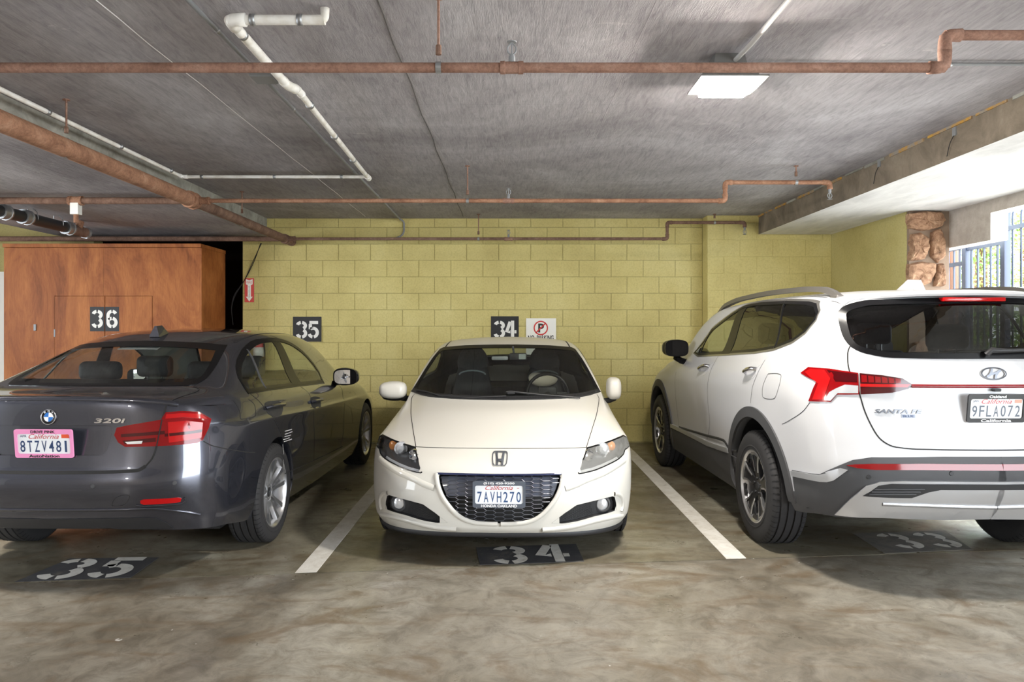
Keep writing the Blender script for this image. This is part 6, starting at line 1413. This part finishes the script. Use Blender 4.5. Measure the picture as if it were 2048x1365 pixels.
# tailgate gap and body gaps
tg = C.px2([(1700, 693), (1695.4, 708), (1697.5, 737), (1706, 760), (1718, 786), (1728, 819), (1742.6, 852), (1763, 881), (1792, 895), (1833, 899), (1900, 900.5), (1989, 901)], 'wrap'); tg[-1] = (U0(.03), tg[-1][1])
C.ribbon('panel_gap', tg, 'wrap', 0.007, M['seam'], 0.0015, (1, -1))
for pts, w in (([(585, 440), (545, 515), (525, 570), (515, 650)], .004), ([(362, 415), (315, 510), (305, 580), (308, 660), (315, 720), (302, 828)], .005), ([(152, 500), (150, 620), (166, 770)], .005), ([(600, 508), (640, 506), (663, 514), (660, 545), (632, 626), (600, 630), (575, 620), (572, 585), (600, 508)], .004), ([(668, 753), (720, 725), (770, 690), (803, 648)], .004)):
    C.ribbon('panel_gap', C.px2(K4(pts), 'side'), 'side', w, M['seam'], 0.0012, (1, -1))
# cladding
def arch_poly(yc, zc, R0, R1, ex=0.0, n=40, a0=-24, a1=204):
    o = []; i_ = []
    for k in range(n + 1):
        t = math.radians(a0 + (a1 - a0) * k / n); o.append((yc + (R1 + ex) * math.cos(t), zc + R1 * math.sin(t))); i_.append((yc + (R0 + ex) * math.cos(t), zc + R0 * math.sin(t)))
    return o, i_
for sg in (1, -1):
    for yc, ex, e0, e1 in ((1.045, .03, -18, 179), (3.835, 0, -10, 198)): C.patch('arch_cladding', arch_poly(yc, .385, .452, .522, ex, a0=e0, a1=e1)[0], 'side', M['plastic'], 0.012, None, (sg,), 0.2, 0.020, hole=arch_poly(yc, .385, .452, .522, ex, a0=e0, a1=e1)[1], strip=True)
    sill = C.px2(K4([(447, 916), (310, 862), (172, 792)]), 'side'); s0, s1 = sill[0], sill[-1]
    C.patch('sill_cladding', [(1.52, .254), (3.38, .254), (3.40, s1[1] + .0), (s1[0], s1[1]), (sill[1]), (s0[0], s0[1]), (1.53, s0[1])], 'side', M['plastic'], 0.010, None, (sg,), 0.1, 0.016)
    C.patch('sill_molding', [(1.56, s0[1] + .004), (sill[1][0], sill[1][1] + .004), (3.36, s1[1] + .004), (3.36, s1[1] + .040), (sill[1][0], sill[1][1] + .042), (1.60, s0[1] + .035)], 'side', M['silver_paint'], 0.014, None, (sg,), 0.1, 0.016)
    C.ribbon('sill_line', C.px2(K4([(168, 768), (300, 808), (384, 832), (412, 872), (450, 886)]), 'side'), 'side', 0.022, M['plastic_dark'], 0, (sg,), None, thick=0.006)
    # rear bumper
    bt = C.px2(K5([(994, 911), (600, 911), (250, 914), (160, 927), (100, 951), (0, 996)]) + K4([(800, 992), (718, 976)]), 'wrap'); bt[0] = (U0(.01), bt[0][1])
    bb = C.px2(K5([(994, 1212), (600, 1208), (300, 1196), (75, 1186), (0, 1178)]) + K4([(800, 1165), (760, 1150), (735, 1080)]), 'wrap'); bb[0] = (U0(.1), bb[0][1]); bb = bb[:3] + [(u, v - .035) for u, v in bb[3:5]] + [(u, v - .05) for u, v in bb[5:]]
    bump_ = C.patch('bumper_cladding', bt + bb[::-1], 'wrap', M['plastic'], 0.004, None, (sg,), 0.05, 0.008)[0]
    rf = C.px2(K5([(994, 948), (500, 946), (250, 946), (170, 948), (130, 953), (180, 966), (260, 974), (500, 976), (994, 978)]), 'wrap'); rf[0] = (U0(.0), rf[0][1]); rf[-1] = (U0(.0), rf[-1][1])
    C.patch('reflector_strip', rf, 'wrap', M['red_lens'], 0.010, bump_, (sg,), 0.06, 0.008)
    sk = C.px2(K5([(994, 1030), (600, 1028), (400, 1027), (290, 1031), (225, 1050), (150, 1112), (75, 1186), (300, 1198), (600, 1209), (994, 1213)]), 'wrap'); sk[0] = (U0(.03), sk[0][1]); sk[-1] = (U0(.1), sk[-1][1])
    skd = C.patch('skid_plate', sk, 'wrap', M['silver_paint'], 0.016, None, (sg,), 0.05, 0.016)[0]
    ins = C.px2(K5([(994, 1040), (600, 1039), (345, 1037), (282, 1046), (208, 1095), (330, 1103), (440, 1104), (520, 1077), (580, 1066), (994, 1066)]), 'wrap'); ins[0] = (U0(.03), ins[0][1]); ins[-1] = (U0(.04), ins[-1][1])
    C.patch('skid_insert', ins, 'wrap', M['plastic_dark'], 0.018, skd, (sg,), 0.05, 0.004)
    for k in range(3): C.ribbon('insert_rib', C.px2(K5([(240 - 12 * k + 20, 1062 + 12 * k), (380, 1062 + 12 * k), (500 - 20 * k, 1062 + 12 * k)]), 'wrap'), 'wrap', 0.005, M['plastic'], 0, (sg,), skd, thick=0.023)
    lw = C.px2(K5([(994, 1150), (700, 1148), (460, 1140), (300, 1134)]), 'wrap'); lw[0] = (U0(.05), lw[0][1]); C.ribbon('skid_crease', lw, 'wrap', 0.02, M['silver_paint'], 0, (sg,), skd, thick=0.022)
    C.patch('corner_trim', C.px2(K4([(718, 980), (850, 1000), (890, 990)]) + K5([(30, 985), (100, 966), (137, 976), (70, 1025), (40, 1033), (0, 1032)]) + K4([(860, 1032), (718, 1005)]), 'wrap'), 'wrap', M['silver_paint'], 0.012, bump_, (sg,), 0.05, 0.012)
    # tail lamps
    ol = C.px2([(1602, 747), (1618, 735), (1660, 738), (1716, 746.5), (1718, 789.5), (1674, 790), (1661, 804.7), (1618, 803), (1628, 776), (1634, 764)], 'wrap'); t_ = C.patch('tail_light', ol, 'wrap', M['red_lens'], 0.006, None, (sg,), 0.05, 0.012)[0]
    C.patch('lamp_chevron', C.px2([(1612, 745), (1622, 739), (1650, 741), (1662, 758), (1648, 800), (1626, 800), (1638, 768)], 'wrap'), 'wrap', M['red_bright'], 0.0075, t_, (sg,), 0.05, 0.003)
    C.patch('lamp_dark_panel', C.px2([(1655, 741), (1714, 749), (1714, 765), (1672, 764)], 'wrap'), 'wrap', M['red_dark'], 0.0075, t_, (sg,), 0.05, 0.003)  # dark red panel of the outer lens
    C.patch('reverse_light', C.px2([(1672, 778), (1690, 770), (1716, 772), (1716, 787), (1676, 787), (1662, 802), (1650, 801), (1660, 785)], 'wrap'), 'wrap', M['clear_lens'], 0.0076, t_, (sg,), 0.05, 0.003)
    il = C.px2([(1719, 747), (1763, 751), (1804, 757.5), (1824, 769.5), (1816, 778), (1784, 786), (1721, 789.5)], 'wrap'); t2 = C.patch('tail_light', il, 'wrap', M['red_dark'], 0.005, None, (sg,), 0.05, 0.010)[0]
    for k in range(6):
        x = 1722 + k * 13.5; C.patch('lamp_cell', C.px2([(x, 751 + k * 1.2), (x + 11, 752 + k * 1.5), (x + 12, 765 + k * .5), (x + 1, 765 + k * .5)], 'wrap'), 'wrap', M['red_lens'], 0.0065, t2, (sg,), 0.05, 0.002)
    C.patch('lamp_bar', C.px2([(1720, 768), (1820, 769), (1814, 775), (1720, 774)], 'wrap'), 'wrap', M['red_bright'], 0.0066, t2, (sg,), 0.05, 0.002)
    st_ = C.px2([(1989, 773), (1900, 773), (1822, 772.5)], 'wrap'); st_[0] = (U0(.065), st_[0][1]); C.ribbon('light_strip', st_, 'wrap', 0.019, M['red_lens'], 0, (sg,), t2, thick=0.007)
for (x, y) in ((1737.5, 954.5), (1902, 947.5)):
    p, n = C.on(x, y)
    for sg in (1, -1): lathe_at('parking_sensor', [(0.0, 0.006), (0.010, 0.006), (0.012, 0.004), (0.013, 0.0)], (sg * abs(p.x), p.y, p.z), M['plastic_dark'], C.root, Vector((sg * abs(n.x), n.y, n.z)), 16)
# spoiler over the glass with the brake light
zt = rgf[0][1]; ov = [(0, zt + .006), (.3, zt + .004), (.5, zt), (.62, zt - .015), (.69, zt - .05)]
V = []; F = []; pts = [(-u, v) for u, v in ov[::-1]] + ov[1:]; pts = [tuple(q) for q in sm(pts, 4)]
for (u, v) in pts:
    h, n = C.hit(u, v, 'front'); k = 1 - (abs(u) / .72) ** 2
    t1 = C.hit(u * 0.97, h.y + 0.14, 'top')[0]; t1 = Vector((u, t1.y, t1.z)); e = h + Vector((0, -0.075 * max(k, 0.12), 0.014 * k))
    V += [h + Vector((0, 0.01, -0.004)), e + Vector((0, 0.004, -0.012)), e, e + Vector((0, 0.012, 0.014)), (e + t1) / 2 + Vector((0, 0, 0.010 + .008 * k)), t1 + Vector((0, 0, 0.001))]
for i in range(len(pts) - 1):
    for k in range(5): F.append((6 * i + k, 6 * i + k + 1, 6 * i + 7 + k, 6 * i + 6 + k))
sp_ = mesh_obj('roof_spoiler', V, F, M['paint_cool'], C.root, True); fix_normals(sp_); sp_.data.set_sharp_from_angle(angle=math.radians(50))
h, n = C.hit(0, zt, 'front'); bl = box('brake_light', (-.175, h.y - 0.055, h.z - 0.026), (.175, h.y - 0.0, h.z - 0.002), M['red_bright'], sp_, 0.006, 2)
# wiper
wq = [p + Vector((0, -0.02, 0.006)) for p in C.px([(1968, 712), (1976, 704), (2010, 706), (2047, 709)])]; wq = [tuple(q) for q in wq]
q0 = Vector(wq[0]); wp_ = tube('wiper', [q0, q0 + Vector((.02, -.012, .025)), q0 + Vector((.10, -.02, .022)), q0 + Vector((.38, -.004, .03))], [0.016, 0.016, 0.011, 0.006], M['plastic_dark'], C.root, 8)
# emblem, lettering, plate
p0, n = C.on(1987.5, 748); p0 = Vector((0, p0.y, p0.z))
def ell(a, b, n=36, off=0.0): return [(a * math.cos(2 * PI * k / n), b * math.sin(2 * PI * k / n)) for k in range(n)]
eo, ei = ell(.070, .0345), ell(.0625, .0275); n_ = 36
em = C.decal('emblem', ([Vector((u, v, .004)) for u, v in eo] + [Vector((u, v, .006)) for u, v in ei], [(i, (i + 1) % n_, n_ + (i + 1) % n_, n_ + i) for i in range(n_)]), p0, (1, 0, 0), (0, 0, 1), .003, M['badge'])
G = stroke_geo([[(-.040, -.017), (-.026, -.010), (-.012, .008), (-.006, .027)], [(.006, -.027), (.012, -.008), (.026, .010), (.040, .017)], [(-.022, -.006), (.0, .0), (.022, .006)]], 0.011)
C.decal('emblem_letter', ([Vector((v.x, v.y, .005)) for v in G[0]], G[1]), p0, (1, 0, 0), (0, 0, 1), .003, M['badge'], em)
p1, n = C.on(1797, 823.5); G = fit_geo(text_geo('SANTA FE', .1, shear=.25, extrude=.0015, bold=.002), .245, .022); C.decal('model_badge', G, p1, (1, 0, 0), (0, 0, 1), .003, M['badge'])
p2, n = C.on(1816.5, 833); V, F = fit_geo(text_geo('BLUE', .1, bold=.002), .058, .011); bd = C.decal('trim_badge', ([Vector((a, b, 0)) for a, b in ((-.036, -.009), (.036, -.009), (.036, .009), (-.036, .009))], [(0, 1, 2, 3)]), p2, (1, 0, 0), (0, 0, 1), .002, M['badge']); C.decal('badge_letters', (V, F), p2, (1, 0, 0), (0, 0, 1), .0035, M['plate_blue'], bd)
rcp = [(.20, 1.09), (.215, 1.08), (.225, .93), (.21, .91), (-.21, .91), (-.225, .93), (-.215, 1.08), (-.20, 1.09)]
plate(C, (-0.012, .032, 1.004), 0.312, 0.152, 0.12, M['plate_black'], 'Oakland', 'California', '9FLA072', M.setdefault('num_grey', pmat('plate_number_grey', srgb(96, 104, 116), 0.4)), M['script_red'], extra=(('txt:JAN', -0.72, 0.50, 0.09, 0.085, M['plate_blue'], 0.005), ('sticker', 0.74, 0.50, 0.12, 0.12, M.setdefault('peach', pmat('peach_sticker', srgb(226, 160, 140), .5)), 0.005)))
box('rear_camera', (-.02, .030, 1.092), (.02, .06, 1.108), M['plastic_dark'], C.root, 0.004)
# antenna fin
zr = C.hit(0, .80, 'top')[0].z; bm = bmesh.new(); bmesh.ops.create_cube(bm, size=1.0); bmesh.ops.subdivide_edges(bm, edges=bm.edges[:], cuts=3, use_grid_fill=True)
for v in bm.verts:
    t = v.co.z + 0.5; f = v.co.y + 0.5; v.co = Vector((v.co.x * (.09 * (1 - .62 * t)), .74 + f * .20 * (1 - .55 * t) + .01 * t, zr - .012 + t * .072 + f * .008))
bm_obj('antenna_fin', bm, M['paint_cool'], C.root, True, 50)
# roof rails
for sg in (1, -1):
    pts = []
    for (y, up) in ((.50, .002), (.58, .030), (.72, .048), (1.0, .054), (1.6, .056), (2.2, .054), (2.6, .046), (2.78, .026), (2.86, .002)):
        h, n = C.hit(sg * .615, y, 'top'); pts.append(h + Vector((0, 0, up)))
    p = sm([tuple(q) for q in pts], 4); V = []; F = []
    for i, q in enumerate(p):
        e = 1.0; V += [(q[0] - .022, q[1], q[2] - .026), (q[0] - .016, q[1], q[2] + .008), (q[0] + .016, q[1], q[2] + .008), (q[0] + .022, q[1], q[2] - .026)]
    for i in range(len(p) - 1):
        for k in range(4): F.append((4 * i + k, 4 * i + (k + 1) % 4, 4 * i + 4 + (k + 1) % 4, 4 * i + 4 + k))
    o = mesh_obj('roof_rail', V, F, M['rail'], C.root, True); fix_normals(o); o.data.set_sharp_from_angle(angle=math.radians(40))
    for y in (.55, 2.8):
        h, n = C.hit(sg * .615, y, 'top'); box('rail_foot', h + Vector((-.022, -.05, -.01)), h + Vector((.022, .05, .012)), M['rail'], o, .006)
C.ribbon('roof_gap', [(.64, .62), (.645, 1.2), (.64, 2.2), (.62, 2.8)], 'top', 0.012, M['seam'], 0.001, (1, -1))
# handles and mirrors
for (a, b) in (((487, 502), (553, 486)), ((266, 488), (320, 472))):
    q = C.px2(K4([a, b]), 'side')
    for sg in (1, -1):
        o_ = [(q[0][0] - .03, q[0][1] - .03), (q[1][0] + .02, q[1][1] - .035), (q[1][0] + .035, q[1][1] + .01), (q[1][0] - .02, q[1][1] + .034), (q[0][0] - .02, q[0][1] + .03)]
        cup = C.patch('handle_cup', [tuple(r) for r in sm(o_, 4, True)], 'side', M['paint_cool'], 0.001, None, (sg,), 0.05, 0.003)[0]; pts = []
        for k, d in ((0, .002), (.12, .028), (.5, .036), (.88, .032), (1, .002)):
            u = q[0][0] - .03 + (q[1][0] - q[0][0] + .06) * k; v = q[0][1] + (q[1][1] - q[0][1]) * k; h, n = C.hit(u, v, 'side', sg); pts.append(h + n * d)
        tube('door_handle', pts, 0.014, M['chrome'], cup, 8, 0.02)
for sg in (1, -1):
    xm = sg * .968; mb = mirror_body(C, (xm, 3.06, 1.255), .115, .085, .082, M['gloss_black'], .85)
    ov = [(0.112 * math.copysign(abs(math.cos(t)) ** .6, math.cos(t)), .078 * math.copysign(abs(math.sin(t)) ** .6, math.sin(t))) for t in [2 * PI * k / 28 for k in range(28)]]
    o = mesh_obj('mirror_rim', *prism_geo(ov, 2.968, 3.0, lambda u, v, h: Vector((xm + u * .98, h, 1.255 + v * 1.0))), M['gloss_black'], mb); fix_normals(o); o = mesh_obj('mirror_glass', *prism_geo(ov, 2.962, 2.967, lambda u, v, h: Vector((xm + u * .86, h + 0.12 * u * sg, 1.255 + v * 0.88))), M['gloss_black'], mb); fix_normals(o)  # glass is plain black, a dark reflection put into its colour
    tube('mirror_arm', [(sg * .96, 3.06, 1.17), (sg * .90, 3.08, 1.135), (sg * .85, 3.1, 1.12)], 0.03, M['gloss_black'], mb, 8)
V, F = box_geo((-.70, .60, .42), (.70, 4.3, .48)); mesh_obj('underbody', V, F, M['black'], C.root)
# wheels
def star(rr, xo):
    out = []; dish = lambda r: 0.022 * max(0, 1 - r / rr)
    for k in range(5):
        a = 2 * PI * k / 5 + PI / 2
        out.append(('spoke', spoke_prism([(.05, -.034), (rr * .55, -.040), (rr - .004, -.075), (rr - .004, .075), (rr * .55, .040), (.05, .034)], .03, xo - .004, a, dish), 'dark'))
        for s_ in (-1, 1):
            out.append(('spoke_facet', spoke_prism([(rr * .40, s_ * .030 - .004), (rr * .66, s_ * .038 - .006), (rr * .88, s_ * .060 - .010), (rr * .88, s_ * .060 + .010), (rr * .66, s_ * .038 + .006), (rr * .40, s_ * .030 + .004)], .004, xo + .002, a, dish), 'rim'))
        out.append(('spoke_facet', spoke_prism([(rr * .86, -.066), (rr - .004, -.078), (rr - .004, .078), (rr * .86, .066), (rr * .905, 0)], .004, xo + .0025, a, dish), 'rim'))
        a2 = a + PI / 5; out.append(('rim_facet', spoke_prism([(rr * .80, -.030), (rr - .006, -.05), (rr - .006, .05), (rr * .80, .030), (rr * .86, 0)], .012, xo - .002, a2, dish), 'dark'))
    out.append(('hub', lathe_geo([(0.0, xo - .024), (0.03, xo - .024), (0.066, xo - .020), (.075, xo - .06)], 28, 'x'), 'dark')); out.append(('hub_cap', lathe_geo([(0.0, xo - .018), (0.024, xo - .018), (.028, xo - .024)], 24, 'x'), 'rim2'))
    for k in range(5):
        a = 2 * PI * k / 5 + .3; out.append(('lug_nut', xform(lathe_geo([(0.0, xo - .012), (.009, xo - .012), (.010, xo - .03)], 6, 'x'), Matrix.Translation((0, .052 * math.cos(a), .052 * math.sin(a)))), 'rim2'))
    return out
for y in (1.07, 3.835):
    for sg in (1, -1): make_wheel(C, 'wheel', (sg * .825, y, .372), sg, .372, .235, .232, star, {'rim': M['alloy'], 'dark': M['alloy_dark'], 'rim2': M['plastic_dark']})
# cabin
V, F = box_geo((-.78, .3, .4), (.78, 3.6, .5)); mesh_obj('cabin_floor', V, F, M['cabin'], C.root); box('dashboard', (-.74, 3.0, .7), (.74, 3.55, 1.10), M['plastic_dark'], C.root, .05, 2)
for x in (-.40, .40): seat(C, x, 2.5, .66, 1, .52, True, .60); seat(C, x, 1.55, .68, 1, .52, True, .56)
steering_wheel(C, -.40, 2.92, 1.03, .18, 1)
